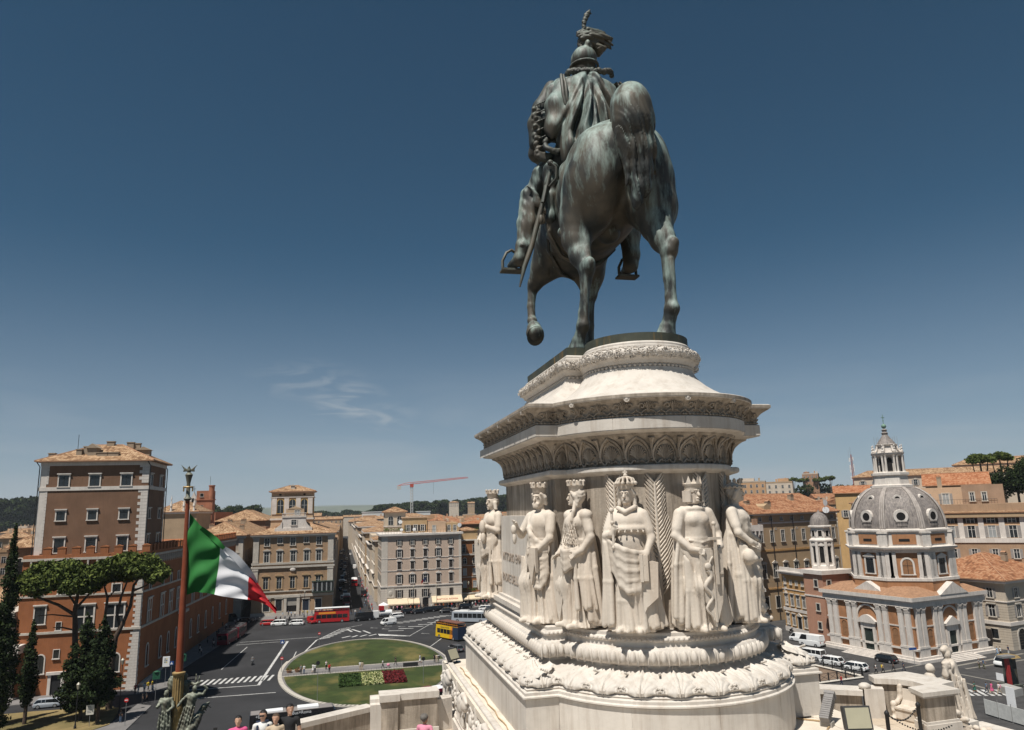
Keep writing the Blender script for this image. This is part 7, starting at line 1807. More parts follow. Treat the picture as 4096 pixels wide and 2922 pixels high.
RED_C=mat('crane_red',(0.45,.07,.04),.6,.1,.2);b=MB()
for sx in(-1.3,1.3):
 for sy in(-1.3,1.3):b.tube([(sx,sy,20),(sx,sy,62)],.28,4)
for k in range(12):
 z=20+k*3.5;b.tube([(-1.3,-1.3,z),(1.3,-1.3,z+3.5)],.18,4).tube([(1.3,-1.3,z),(-1.3,-1.3,z+3.5)],.18,4)
b.build('mast',mat('crane_grey',(0.5,.5,.48),.6,.1,.3),cn,world=False)
def jib(x):return(x,-x*.13,64.5+x*.088)
b=MB().tube([jib(-17),jib(68)],.3,4)
for k in range(34):
 x=k*2.0;p0,p1,p2=Vector(jib(x)),Vector(jib(x+1))+Vector((0,0,2.2 if x<60 else 1.2)),Vector(jib(x+2));b.tube([p0,p1,p2],.17,4)
b.tube([tuple(Vector(jib(0))+Vector((0,0,2.2))),tuple(Vector(jib(66))+Vector((0,0,1.2)))],.26,4).build('jib',RED_C,cn,world=False)
MB().box(-2,2,-2,2,61,65).tube([jib(-17),tuple(Vector(jib(-8))+Vector((0,0,2))),tuple(Vector(jib(0))+Vector((0,0,2.2)))],.3,4).build('cab',RED_C,cn,world=False);MB().box(-17.5,-13,-1,3.5,58.5,63).build('counterweight',mat('crane_grey',(0.5,.5,.48),.6,.1,.3),cn,world=False)
MB().tube([tuple(jib(26)),(26,-3.4,52)],.09,4).build('hoist_rope',IRON,cn,world=False)
for x,y,w,h_,lb in((38,905,30,33,'long white modern roof block left of the crane'),(95,890,16,32,'white modern roof block right of the crane')):t=Bld('modern_block',lb,'building',(x-w/2,y,0),0,w,14,h_,mat('white_block',(.6,.6,.58),.7,.05,.5));t.body();t.band(h_-.6,h_,.5,WHITE)
for i,(x,y,w,h_)in enumerate(((190,1285,17,46),(220,1281,12,44),(430,612,14,56),(258,430,18,44),(272,420,16,43),(-150,890,20,36))):far_house(x,y,w,12,h_,-x/y,(6,7,5,3,6,6)[i],(0,0,2,2,2,0)[i],2,('pale villa on the wooded hill right of the crane','tan tower villa on the wooded hill','russet belvedere rising above the right-hand pines','orange flat-roofed block on the right skyline','pale roof block on the right skyline','pale house before the far left wood')[i])
# foliage
LF=[mat('pine_leaf_%d'%i,c,.8,.25,1.5,spec=.2)for i,c in enumerate(((.075,.10,.020),(.11,.135,.028),(.045,.065,.014)))]
CY=[mat('cypress_leaf_%d'%i,c,.85,.25,1.5,spec=.15)for i,c in enumerate(((.022,.036,.012),(.036,.052,.016),(.014,.024,.009)))]
BARK=mat('bark',(.085,.06,.045),.95,.3,3)
def leaves(lobes,per,size,mats,seed,name='crown',shell=.55,flat=.0,parent=None,kind=None):
 rg=np.random.default_rng(seed);V=[];MI=[]
 for c,r in lobes:
  n=int(per*(r[0]*r[1]+r[0]*r[2])**.9)
  p=rg.normal(0,1,(n,3));p/=np.linalg.norm(p,axis=1,keepdims=True)
  q=rg.uniform(shell,1.04,(n,1))*(1+.16*np.sin(p[:,:1]*7+seed)*np.cos(p[:,1:2]*6+p[:,2:]*5))
  o=p*q*np.array(r)+np.array(c)
  d1=rg.normal(0,1,(n,3));d1/=np.linalg.norm(d1,axis=1,keepdims=True);d1[:,2]*=1-flat
  d2=np.cross(d1,rg.normal(0,1,(n,3)));d2/=np.linalg.norm(d2,axis=1,keepdims=True)+1e-6
  s_=rg.uniform(.6,1.3,(n,1))*size
  V.append(np.stack([o-d1*s_,o-d2*s_*.55,o+d1*s_,o+d2*s_*.55],1).reshape(-1,3));MI.append(rg.integers(0,len(mats),n))
 V=np.concatenate(V);MI=np.concatenate(MI)
 o=ob(name,np_mesh(name,V,np.arange(len(V)).reshape(-1,4),mats,False,MI),parent)
 if parent is not None:o.location=-Vector(parent.location)
 if kind:o['kind']=kind
 return o
def limb(pts,rs,parent,name='trunk'):return MB().tube(pts,rs,8).build(name,BARK,parent,smooth=60)
def pine(base,crown,limbs,lb,seed,per=105,size=.34,group=None):
 t=thing('umbrella_pine',lb,'tree',base,group=group);leaves(crown,per,size,LF,seed,parent=t)
 for i,(p,r)in enumerate(limbs):limb(p,r,t,'trunk' if i==0 else 'branch')
 return t
rg=random.Random(14)
def lobes_flat(cx,cy,cz,rx,ry,rz,n,rs):
 L=[]
 for i in range(n):
  a=rg.uniform(0,2*math.pi);q=math.sqrt(rg.uniform(0,1));L.append(((cx+rx*q*math.cos(a),cy+ry*q*math.sin(a),cz+rz*(1-q*q)+rg.uniform(-.3,.3)),(rs*rg.uniform(.8,1.25),rs*rg.uniform(.8,1.25),rs*rg.uniform(.5,.72))))
 return L
pine((-43,142,0),lobes_flat(-47.2,142,20.6,5.2,4.5,3.0,34,2.2)+lobes_flat(-42.4,141.5,19.6,1.6,2,1.0,7,1.6),[([(-42.9,142,0),(-43.2,142,8),(-43.6,142,13),(-43.9,142,16.5),(-43.6,142,19.5)],[.55,.5,.45,.36,.22]),([(-43.8,142,15.5),(-46.5,142,17.3),(-49.5,142,18.6),(-51.5,142,20)],[.3,.24,.18,.1]),([(-43.8,142,16.5),(-42.2,142,18.5),(-41,142,20)],[.25,.18,.1]),([(-43.6,142,15.2),(-47,141,15.9),(-49.2,141,15.8)],[.14,.1,.05]),([(-43.5,142,13),(-45.5,142,13.6),(-47,142,13.7)],[.16,.12,.05]),([(-43.7,142,17),(-45.5,143,19),(-46.8,143,21)],[.2,.14,.08])],'left umbrella pine with broad flat crown before the palace',31)
pine((-37.5,142,0),lobes_flat(-36.0,142,21.3,5.4,4.5,3.2,36,2.1)+lobes_flat(-39.8,142,21.4,1.6,2,1.8,8,1.7),[([(-37.5,142,0),(-37.6,142,8),(-37.3,142,11.5),(-36.2,142,14)],[.55,.5,.44,.36]),([(-36.2,142,14),(-35.3,142,16.5),(-35.0,142,20),(-33.6,142,22)],[.3,.28,.22,.12]),([(-36.6,142,13.2),(-37.3,142,15),(-36.9,142,18),(-36.0,142,21)],[.28,.25,.2,.12]),([(-37.5,142,11),(-39.2,142,14),(-39.0,142,18),(-39.8,142,20.5)],[.3,.26,.22,.12]),([(-35.0,142,19),(-33.0,142,19.8),(-31.4,142,21.4)],[.18,.13,.08]),([(-39,142,18),(-37.6,142,19.6)],[.14,.08])],'right umbrella pine with forked trunk before the palace corner',32)
def cypress(base,h_,w,lb,seed,openb=0.0,mats=CY,z0=1.5,lean=0.0):
 t=thing('cypress',lb,'tree',base);L=[];rg=random.Random(seed)
 n=int(h_*1.6)
 for i in range(n):
  f=i/n;z=z0+(h_-z0)*f;r=w/2*(min(1,.55+f*2.2)*(1-max(0,f-.12)/.88)**.75)+.10
  a=rg.uniform(0,6.28);e=rg.uniform(.05,.35+openb)*r
  L.append(((base[0]+e*math.cos(a)+lean*f,base[1]+e*math.sin(a),z),(max(.2,r*.8),max(.2,r*.8),.8)))
  if openb and f<.9:
   for q in range(2):
    a=rg.uniform(0,6.28);L.append(((base[0]+r*1.05*math.cos(a),base[1]+r*1.05*math.sin(a),z-.3),(r*.45,r*.45,.5)))
 leaves(L,120,.22,mats,seed,parent=t,shell=.4);limb([(base[0],base[1],0),(base[0],base[1],h_*.7)],[.32,.1],t)
 return t
cypress((-49.9,131,.16),31,5.4,'tall dark cypress filling the left edge',41);cypress((-55.2,134,.16),27,4.6,'second dark cypress cut by the left edge',45);cypress((-48.0,136.5,.16),15.8,3.4,'slender cypress with bare trunk in front of the palace door',42,z0=3.4)
cypress((-40.1,136.5,.16),16.2,6.0,'loose dark conifer left of the pair before the palace',43,.3,z0=2);cypress((-36.6,133,.16),16.2,4.6,'dense rounded cypress right of the pair before the palace',44,.1,z0=3.6)
cypress((-62.0,172,0),22,4.4,'small cypress against the brick bell tower',46)
for i,(x,y,z,s_)in enumerate(((236,231,44.2,4.2),(240.5,226.5,44.4,3.6))):
 pine((x,y,20),lobes_flat(x,y,z,s_*1.1,s_,2.0,16,1.7),[([(x,y,20),(x+.3,y,36),(x,y,z)],[.5,.4,.25]),([(x+.2,y,35),(x+2,y-1,41),(x+2.6,y-1,z)],[.3,.25,.15]),([(x,y,35),(x-2,y+1,40),(x-2.6,y+1,z)],[.3,.22,.12])],('left','right')[i]+' umbrella pine of the pair on the hill above the peach palace',50+i,60,.4)
for i,(x,y,z)in enumerate(((410,628,49),(418,622,50.5),(427,617,50),(436,610,50),(445,604,51))):
 pine((x,y,28),lobes_flat(x,y,z,5.5,5,1.6,9,2.4),[([(x,y,28),(x,y,z)],[.5,.3]),([(x,y,40),(x+2.5,y,z)],[.3,.15])],('leftmost','second','middle','fourth','rightmost')[i]+' distant umbrella pine in the row on the right skyline',60+i,22,.7,'row of pines on the right skyline')
for i,(x,y,z,r)in enumerate(((221,203,37,6),(226,199,38,7),(217,208,34,4.5),(230,195,35,6))):
 t=thing('holm_oak',('front left','tallest','leftmost small','rightmost')[i]+' dark evergreen in the clump at the right edge','tree',(x,y,15),group='dark trees at the right edge');leaves([((x+rg.uniform(-3,3),y+rg.uniform(-3,3),z+rg.uniform(-4,3)),(r*.6,r*.6,r*.5))for k in range(9)],40,.38,CY,70+i,parent=t);limb([(x,y,15),(x,y,z)],[.5,.3],t)
def wood(name,lb,seed,pts,size,per):
 o=leaves([(p,r)for p,r in pts],per,size,CY+[LF[2]],seed,name=name,shell=.7,kind='stuff');return tag(o,lb,'wood')
rg=random.Random(77)
P=[(60,44),(105,47),(140,51),(186,52),(202,54),(232,51),(268,56),(300,58),(350,60)]
def hz(x):return float(np.interp(x,[p[0]for p in P],[p[1]for p in P]))
wood('hill_wood','dark green wooded hill with villas behind the crane',81,[((x,1395+rg.uniform(-30,30),rg.uniform(26,hz(x)-3)),(9*rg.uniform(.6,1.2),9,4.5*rg.uniform(.7,1.3)))for x in[58+i*.9 for i in range(330)]],1.6,7)
wood('hill_wood','dark wooded ridge at the far left behind the palace',82,[((-700+i*1.1,1330+.3*i*.2+rg.uniform(-30,30),rg.uniform(20,70-.004*i)),(11,11,6))for i in range(260)],2.2,5)
wood('tree_belt','green tree belt behind the brick tower',83,[((-165+i*1.2,892+rg.uniform(-15,15),rg.uniform(28,44-.05*i)),(6,6,4))for i in range(60)],1.2,7)
wood('tree_belt','line of trees on the right skyline among roofs',84,[((255+i*2.4,640-i*.35+rg.uniform(-12,12),rg.uniform(30,41+.03*i)),(6,6,4))for i in range(90)],1.1,7)
wood('tree_belt','distant trees at the end of the long street',85,[((-160+i*4.4,1800+rg.uniform(-60,60),rg.uniform(14,34)),(16,16,7))for i in range(90)],2.6,5)
for i,(x,y,z,w,lb)in enumerate(((18,252.5,25.2,4.2,'clipped green hedge on the police building roof'),(13.6,262,21.5,1.6,'potted shrubs on the street-corner balcony'),(27,268,27,2.2,'planted shrubs on the loggia terrace'),(45.3,253.5,24.6,.8,'small shrub on the narrow house roof'),(140,156.4,29.5,4.5,'climbing plants on the peach palace terrace'),(42.2,251.6,4.6,2.6,'green plants on the rust house balcony'))):
 o=leaves([((x+rg.uniform(-w,w),y+rg.uniform(-.4,.4)-(rg.uniform(-w,w)*0 if i!=4 else 0),z+rg.uniform(0,.5)),(.7,.6,.55))for k in range(int(w*4))],40,.16,LF,90+i,'roof_shrubs');tag(o,lb,'shrubs',kind='stuff')
def hills(name,y,base,amp,seed,M,x0,x1):
 b=MB();n=120;rg=np.random.default_rng(seed);ph=rg.uniform(0,6,6);vs=[]
 for i in range(n+1):
  x=x0+(x1-x0)*i/n;z=base+amp*sum(math.sin((x/(x1-x0))*6.28*(k*1.7+1.3)+ph[k])/(k+1.2)for k in range(6))*.4
  vs+=[(x,y-900,-5),(x,y,z),(x,y+900,-5)]
 b.add(vs,[(i*3+k,(i+1)*3+k,(i+1)*3+k+1,i*3+k+1)for i in range(n)for k in range(2)]);return tag(b.build(name,M,smooth=180),kind='structure')
hb_=MB().box(-22000,22000,-300,17000,-1.2,430).build('haze',None)
hm=bpy.data.materials.new('air');hm.use_nodes=True;hm.node_tree.nodes.remove(hm.node_tree.nodes['Principled BSDF'])
pv_=hm.node_tree.nodes.new('ShaderNodeVolumePrincipled');pv_.inputs['Density'].default_value=6e-5;pv_.inputs['Color'].default_value=(.78,.86,.95,1)
hm.node_tree.links.new(pv_.outputs[0],hm.node_tree.nodes['Material Output'].inputs['Volume']);hb_.data.materials.clear();hb_.data.materials.append(hm);tag(hb_,kind='stuff')
hills('hills',9500,120,45,3,mat('far_hill',(.10,.115,.06),.95,.35,.002),-9000,9000);hills('hills',15000,240,90,5,MATS['far_hill'],-14000,14000)
# flagpole with bronze group, tricolour flag
FY=55.0
pf=thing('flagpole','tall rust-red flagpole on a fluted golden column topped by a bronze eagle','flagpole',(-10.45,FY,14))
MB().tube([(-10.40,FY,20.9),(-10.42,FY,24),(-10.43,FY,28),(-10.5,FY,32.3)],[.24,.22,.19,.13],14).build('pole',mat('rust_red_pole',(.22,.055,.025),.55,.2,1.2),pf,smooth=60)
GOLD=mat('gilt_bronze',(.36,.25,.11),.5,.25,2,metal=.3)
col_=MB().lathe([(.33,18.9),(.30,19.1),(.30,20.75),(.40,20.85),(.42,21.0),(.30,21.05)],18,(-10.42,FY)).build('column',GOLD,pf,smooth=40)
for k in range(14):
 a=k/14*2*math.pi;MB().tube([(-10.42+.31*math.cos(a),FY+.31*math.sin(a),19.1),(-10.42+.31*math.cos(a),FY+.31*math.sin(a),20.75)],.035,5).build('flute',GOLD,col_)
MB().lathe([(.62,14),(.62,16.6),(.72,16.9),(.5,17.1),(.48,17.6),(.36,18.5),(.42,18.7),(.36,18.9)],16,(-10.45,FY)).build('pedestal',GOLD,pf,smooth=40)
MB().lathe([(.13,32.2),(.28,32.35),(.14,32.5),(.12,33.4),(.2,33.8),(.26,34.0),(.14,34.15)],12,(-10.51,FY)).build('finial',BRONZE_G,pf,smooth=50)
MB().tube([(-10.51+.3*math.cos(a),FY+.3*math.sin(a),33.15)for a in[i*.45 for i in range(15)]],.06,6).tube([(-10.8,FY,33.2),(-10.8,FY,32.85)],.05,5).tube([(-10.22,FY,33.2),(-10.22,FY,32.85)],.05,5).build('wreath_ring',GOLD,pf)
eg=SDF((-11.2,FY-.4,34.0),(-9.8,FY+.4,34.9),.022)
eg.chain([(-10.53,FY,34.12),(-10.53,FY,34.3),(-10.53,FY-.03,34.48)],[.1,.13,.08],.05);eg.cap((-10.53,FY-.03,34.5),(-10.5,FY-.1,34.58),.06,.03,.03)
for s_ in(-1,1):
 for k in range(5):eg.chain([(-10.53+s_*.08,FY,34.35-.02*k),(-10.53+s_*(.26+.02*k),FY,34.42-.04*k),(-10.53+s_*(.52-.07*k),FY,34.68-.10*k)],[.04,.045,.018],.015)
ob('eagle',eg.mesh('eagle',BRONZE_G),pf,(10.45,-FY,-14))
gp=thing('bronze_allegory','weathered bronze group of struggling figures and a winged lion round the flagpole base','statue',(-10.2,FY,14))
g_=SDF((-11.9,FY-1.2,16.0),(-7.9,FY+1.4,21.2),.045)
def fig(bx,by,z0,s_,lean,arms,hd=None):
 def p(x,y,z):return(bx+x*s_+lean*z*s_,by+y*s_,z0+z*s_)
 g_.chain([p(0,0,0),p(0,0,.5),p(0,0,.95)],[.30*s_,.24*s_,.19*s_],.08);g_.chain([p(0,0,.95),p(0,-.02,1.3)],[.17*s_,.2*s_],.06);g_.cap(p(-.17,0,1.38),p(.17,0,1.38),.09*s_,None,.06);g_.ell(p(*(hd or(0,-.03,1.64))),(.10*s_,.12*s_,.14*s_),.03);g_.cap(p(0,0,1.4),p(*(hd or(0,0,1.6))),.07*s_,None,.03)
 for a in arms:g_.chain([p(*q)for q in a],[.08*s_,.065*s_,.05*s_,.05*s_][:len(a)],.03)
 for k in range(5):g_.chain([p(-.2+.1*k,-.2,.95),p(-.22+.11*k,-.26,.4),p(-.24+.12*k,-.24,0)],[.03*s_,.045*s_,.04*s_],.03)
fig(-10.95,FY-.45,17.3,1.55,-.02,[[(-.2,0,1.38),(-.3,-.15,1.15),(-.28,-.3,1.2)],[(.2,0,1.38),(.3,-.1,1.1),(.1,-.25,.95)]])
fig(-9.85,FY-.3,17.5,1.5,.22,[[(.2,0,1.38),(.42,-.05,1.40),(.52,-.05,1.62),(.36,-.05,1.75)],[(-.2,0,1.38),(-.4,-.1,1.2),(-.5,-.2,1.0)]])
fig(-10.15,FY+.5,18.0,1.6,.02,[[(.2,0,1.38),(.42,-.05,1.28),(.62,-.05,1.38)],[(-.2,0,1.38),(-.4,.1,1.2)]])
g_.ell((-10.85,FY+.45,20.2),(.32,.22,.55),.1)
g_.chain([(-9.5,FY-.5,17.2),(-9.2,FY-.2,18.0),(-8.95,FY,18.35)],[.4,.34,.2],.1);g_.chain([(-9.0,FY,18.4),(-8.75,FY,18.75),(-8.4,FY,18.95)],[.14,.16,.06],.04);g_.chain([(-9.3,FY-.6,17.7),(-9.75,FY-.7,17.2),(-9.8,FY-.7,16.6)],[.2,.16,.1],.06)
for k in range(5):g_.cap((-8.95+.1*k,FY,18.5+.08*k),(-8.8+.12*k,FY,18.25+.1*k),.06,.03,.03)
g_.chain([(-11.2,FY-.4,16.1),(-9.0,FY-.3,16.2)],[.7,.6],.2);g_.cap((-9.1,FY-.3,20.1),(-9.05,FY-.3,20.7),.05);g_.cap((-9.35,FY+.2,20.3),(-9.35,FY+.2,20.75),.06,.04)
g_.warp((-12,FY-1.3,16),(-7.9,FY+1.5,21.2),lambda X,Y,Z:.022*np.sin(X*17+Z*9)*np.sin(Z*13+Y*15))
ob('figures',g_.mesh('figures',BRONZE_G),gp,(10.2,-FY,-14))
MB().box(-11.8,-8.8,FY-1.4,FY+1.4,0,15.9).build('stone_pier',MARBLE,gp)
TOP=[(-10.37,31.41),(-9.69,30.56),(-8.72,29.63),(-8.17,29.23),(-7.13,28.27),(-6.08,26.96),(-5.51,26.15),(-5.08,25.39),(-4.38,24.74)]
BOT=[(-10.28,25.9),(-9.71,26.06),(-8.93,25.99),(-8.37,25.86),(-7.34,25.57),(-6.14,25.34),(-5.47,25.14),(-4.93,24.94),(-4.37,24.4)]
fg=thing('flag','large green, white and red flag blowing from the flagpole','flag',(-10.4,FY,26))
NU,NV=66,34
def fpt(u,v):
 t=u*8;i=min(7,int(t));q=t-i
 a=np.array(TOP[i])*(1-q)+np.array(TOP[i+1])*q;c=np.array(BOT[i])*(1-q)+np.array(BOT[i+1])*q
 p=a*(1-v)+c*v
 w=.10+.34*u
 y=FY+.25*u+w*math.sin(u*10-v*5.0)+.10*math.sin(v*13+u*9)*(1-u)+.07*math.sin(u*31+v*17)+.5*max(0,.16-v)*(1 if u>.1 else 0)
 return(p[0],y,p[1])
cuts=[0,.365,.62,1.0]
CLO=[mat('flag_green',(.025,.165,.035),.8,.06,1),mat('flag_white',(.66,.66,.68),.8,.03,1),mat('flag_red',(.52,.022,.028),.8,.06,1)]
for k,nm in enumerate(('green_band','white_band','red_band')):
 n0,n1=int(cuts[k]*NU),int(cuts[k+1]*NU);vs=[fpt(i/NU,j/NV)for i in range(n0,n1+1)for j in range(NV+1)]
 MB().add(vs,[(i*(NV+1)+j,(i+1)*(NV+1)+j,(i+1)*(NV+1)+j+1,i*(NV+1)+j+1)for i in range(n1-n0)for j in range(NV)]).build(nm,CLO[k],fg,smooth=180)
for k,(u0,u1)in enumerate(((.15,.41),(.41,.70))):
 vs=[]
 for i in range(13):
  u=u0+(u1-u0)*i/12;a=Vector(fpt(u,0));n_=Vector((.45,0,.45))*(.6 if k else .4)*math.sin(math.pi*(.12+.8*i/12));
  for j in range(4):vs.append(tuple(a+n_*(j/3)*.7-Vector((0,.12+.05*j,0))-Vector((.3,0,.3))*(1-j/3)*.5))
 MB().add(vs,[(i*4+j,(i+1)*4+j,(i+1)*4+j+1,i*4+j+1)for i in range(12)for j in range(3)]).build('folded_edge',CLO[k],fg,smooth=180)
MB().tube([(-10.33,FY-.05,31.6),(-10.27,FY-.05,25.6)],.02,4).build('halyard',WHITE,fg)
# vehicles
VM={}
def own(o,*ms):
 for i,m_ in enumerate(ms):o.material_slots[i].link='OBJECT';o.material_slots[i].material=m_
WHEEL=(MB().lathe([(.20,-.1),(.32,-.11),(.33,-.05),(.33,.05),(.32,.11),(.20,.1)],14).xf(lambda x,y,z:(x,z,y)).mesh('tyre',RUBBER),MB().lathe([(.05,-.115),(.21,-.105),(.21,.105),(.05,.115)],10).xf(lambda x,y,z:(x,z,y)).mesh('rim',ALLOY))
def wheel(t,x,y,r=.33):
 w=ob('wheel',WHEEL[0],t,(x,y,r));w.scale=(r/.33,)*3;ob('rim',WHEEL[1],w)
def car_meshes(kind):
 if kind in VM:return VM[kind]
 L,W_,zb,zt,cab,nose={'hatch':(4.2,1.76,.92,1.48,(-1.5,1.35,-1.95,1.95,.98),.75),'suv':(4.5,1.85,1.02,1.64,(-1.75,1.2,-2.15,1.85,1.05),.9),'sedan':(4.6,1.8,.9,1.45,(-1.0,1.0,-1.75,1.75,.95),.75),'van':(5.4,2.0,1.35,2.45,(-2.55,1.75,-2.66,2.45,1.35),1.15),'mini':(4.4,1.83,1.1,1.86,(-2.0,1.1,-2.15,1.75,1.15),.95),'minibus':(5.2,1.95,1.2,1.98,(-2.45,1.6,-2.56,2.2,1.2),1.05)}[kind]
 st=[(-L/2,.42,zb*.82,.80),(-L/2+.12,.28,zb*.97,.95),(-L*.3,.22,zb,1),(0,.2,zb,1),(L*.22,.22,zb*.98,1),(L/2-.55,.25,nose+.1,.97),(L/2-.12,.28,nose,.9),(L/2,.42,nose*.8,.74)]
 b=MB();vs=[]
 for x,zl,zh,k in st:
  w=W_/2*k
  vs+=[(x,-w*.94,zl),(x,-w,(zl+zh)/2),(x,-w*.97,zh-.1),(x,-w*.86,zh),(x,w*.86,zh),(x,w*.97,zh-.1),(x,w,(zl+zh)/2),(x,w*.94,zl)]
 n=len(st);b.add(vs,[(i*8+j,i*8+(j+1)%8,(i+1)*8+(j+1)%8,(i+1)*8+j)for i in range(n-1)for j in range(8)]+[tuple(range(7,-1,-1)),tuple(range((n-1)*8,n*8))])
 x0t,x1t,x0b,x1b,zc=cab;hw=W_/2
 def frus(x0,x1,X0,X1,z0,z1,k0=.9,k1=.72):
  return[(x0,-hw*k0,z0),(x1,-hw*k0,z0),(x1,hw*k0,z0),(x0,hw*k0,z0),(X0,-hw*k1,z1),(X1,-hw*k1,z1),(X1,hw*k1,z1),(X0,hw*k1,z1)]
 FS=[(3,2,1,0),(4,5,6,7),(0,1,5,4),(1,2,6,5),(2,3,7,6),(3,0,4,7)]
 gl=MB().add(frus(x0b,x1b,x0t,x1t,zb-.06,zt-.05,.9,.75 if kind not in('van','minibus')else .86),FS)
 k1=.75 if kind not in('van','minibus')else .86
 rf=MB().add(frus(x0t-.06,x1t+.06,x0t+.1,x1t-.12,zt-.07,zt,k1+.02,k1-.1),FS)
 pts=[(x0b,x0t),(x1b,x1t)]+[(x,x)for x in((x0t+x1t)/2-.1,(x0t*.75+x1t*.25))]
 for xb,xt in pts:
  for s_ in(-1,1):rf.tube([(xb,s_*hw*.905,zb-.03),(xt,s_*hw*(k1+.012),zt-.06)],.05,4)
 if kind in('van','mini'):
  for s_ in(-1,1):rf.add([(x0b,s_*hw*.915,zb-.05),(.55,s_*hw*.915,zb-.05),(.5,s_*hw*(k1+.02),zt-.04),(x0t,s_*hw*(k1+.02),zt-.04)],[(0,1,2,3)if s_<0 else(3,2,1,0)])
  rf.add([(x0b-.02,-hw*.9,zb-.05),(x0b-.02,hw*.9,zb-.05),(x0t-.02,hw*k1,zt-.05),(x0t-.02,-hw*k1,zt-.05)],[(3,2,1,0)])
 lr=MB().box(-L/2-.01,-L/2+.08,-hw*.80,-hw*.5,zb*.66,zb*.84).mesh('tail_lamp',LAMP_R);lf_=MB().box(L/2-.14,L/2-.02,-hw*.82,-hw*.45,nose*.66,nose*.84).mesh('headlight',LAMP_W)
 bp=(MB().box(-L/2-.05,-L/2+.06,-hw*.8,hw*.8,.28,.46).mesh('bumper',IRON),MB().box(L/2-.07,L/2+.04,-hw*.75,hw*.75,.26,.44).mesh('bumper',IRON));pl_=MB().box(-L/2-.06,-L/2-.045,-.26,.26,.52,.63).mesh('number_plate',WHITE)
 VM[kind]=(b.mesh('body',WHITE,smooth=40),gl.mesh('windows',CARGLASS),rf.mesh('roof',WHITE,smooth=30),lr,lf_,bp,pl_,L,hw)
 return VM[kind]
def car(kind,x,y,heading,col,label,cat='car',group=None,taxi=False,z=.02):
 b,gl,rf,lr,lf_,bp,pl_,L,hw=car_meshes(kind)
 t=thing(('parked_car' if cat=='car' else cat.replace(' ','_')),label,cat,(x,y,z),R(heading),group)
 own(ob('body',b,t),col);ob('windows',gl,t);own(ob('roof',rf,t),col)
 for s_ in(1,-1):
  q=ob('tail_lamp',lr,t);q.scale=(1,s_,1);q=ob('headlight',lf_,t);q.scale=(1,s_,1)
 ob('bumper',bp[0],t);ob('bumper',bp[1],t);ob('number_plate',pl_,t)
 r=.33 if kind in('hatch','sedan')else .36
 for sx in(-L*.3,L*.31):
  for sy in(-hw+.1,hw-.1):wheel(t,sx,sy,r)
 if taxi:MB().box(-.12,.12,-.2,.2,1.45 if kind=='hatch' else 1.62,1.6 if kind=='hatch' else 1.78).build('taxi_sign',WHITE,t,world=False)
 return t
PW=paint('car_white',(.72,.72,.71));PB=paint('car_black',(.012,.012,.014));PR=paint('car_red',(.38,.012,.015));PS=paint('car_silver',(.35,.38,.42));PD=paint('car_blue',(.03,.045,.07));PG=paint('car_grey',(.09,.09,.095))
car('hatch',-20.6,231.5,175,PR,'red hatchback in the queue left of the white cars');car('suv',-17.3,229.5,172,PW,'white car with orange lettering behind the red hatchback');car('hatch',-12.3,228.2,172,PW,'white taxi with green side panel before the corner mansion',taxi=True);car('mini',-8.2,230.2,-70,PR,'small red van left of the red sightseeing bus','van')
car('van',6.6,229.2,190,PB,'black minibus right of the red sightseeing bus','van');car('mini',13.2,218,205,PW,'small white van at the centre of the square','van');car('hatch',16.4,230.5,195,PW,'white car behind the tanker truck',taxi=True)
for i,(x,y,hd,lb)in enumerate(((20.6,238.8,15,'black car left end of the row under the awnings'),(23.6,237.6,12,'black car second from left under the awnings'),(27.0,240.0,14,'dark car third from left under the awnings'),(30.2,241.5,12,'black car before the police building door'),(32.2,235.8,170,'black saloon turning in front of the police building'),(39.2,243.2,8,'black car right end of the row under the awnings'))):car(('suv','sedan','suv','suv','sedan','suv')[i],x,y,hd,PB,lb,group='dark cars before the police building')
car('hatch',44.5,236,170,PW,'white car half hidden by the pedestal edge');car('van',-33,243.5,10,PB,'black van in the palace shade','van');car('sedan',-27.8,239.5,172,PB,'black saloon in the shade behind the queue');car('hatch',25.6,171.5,110,PG,'dark car beside the oval lawn, behind the small floodlight')
car('hatch',-48.6,147.6,4,PS,'silver blue car parked behind the cypresses');car('hatch',117.5,184.8,190,PD,'dark car in the shaded side street')
car('mini',101.2,154.2,112,PW,'small white van parked before the ochre house','van');car('van',100.4,148.6,110,PW,'tall white panel van beside the church','van');car('suv',91.6,142.6,118,PW,'white car at the back of the taxi rank',group='taxi rank by the church');car('minibus',92.3,137.0,113,PW,'white minibus with dark windows in the taxi rank','van');car('suv',92.3,130.8,112,PW,'white crossover third in the taxi rank',group='taxi rank by the church',taxi=True);car('hatch',93.4,125.2,112,PW,'white estate car at the front of the taxi rank',group='taxi rank by the church',taxi=True)
car('hatch',103.2,129.2,106,PB,'black hatchback parked against the church');car('mini',120.4,119.2,196,PW,'white van parked right of the church steps','van')
rg=random.Random(31)
cs=[(1.6,307,'sedan',PB),(2.0,258,'suv',PB),(8.4,294,'van',PB),(.6,286,'suv',PS),(-.3,318,'hatch',PB),(1.7,352,'hatch',PW),(.4,367,'van',PB),(1.4,385,'suv',PB),(1.8,400,'hatch',PW),(1.3,420,'suv',PB),(-.4,436,'hatch',PB),(2.0,452,'hatch',PW),(.2,470,'sedan',PG),(2.0,482,'suv',PB),(7.3,441,'van',PW),(3.3,530,'hatch',PW),(0,505,'suv',PB),(1.9,566,'sedan',PG),(-.5,610,'van',PW),(2.2,640,'hatch',PB),(.5,670,'suv',PW),(6.5,590,'hatch',PW)]
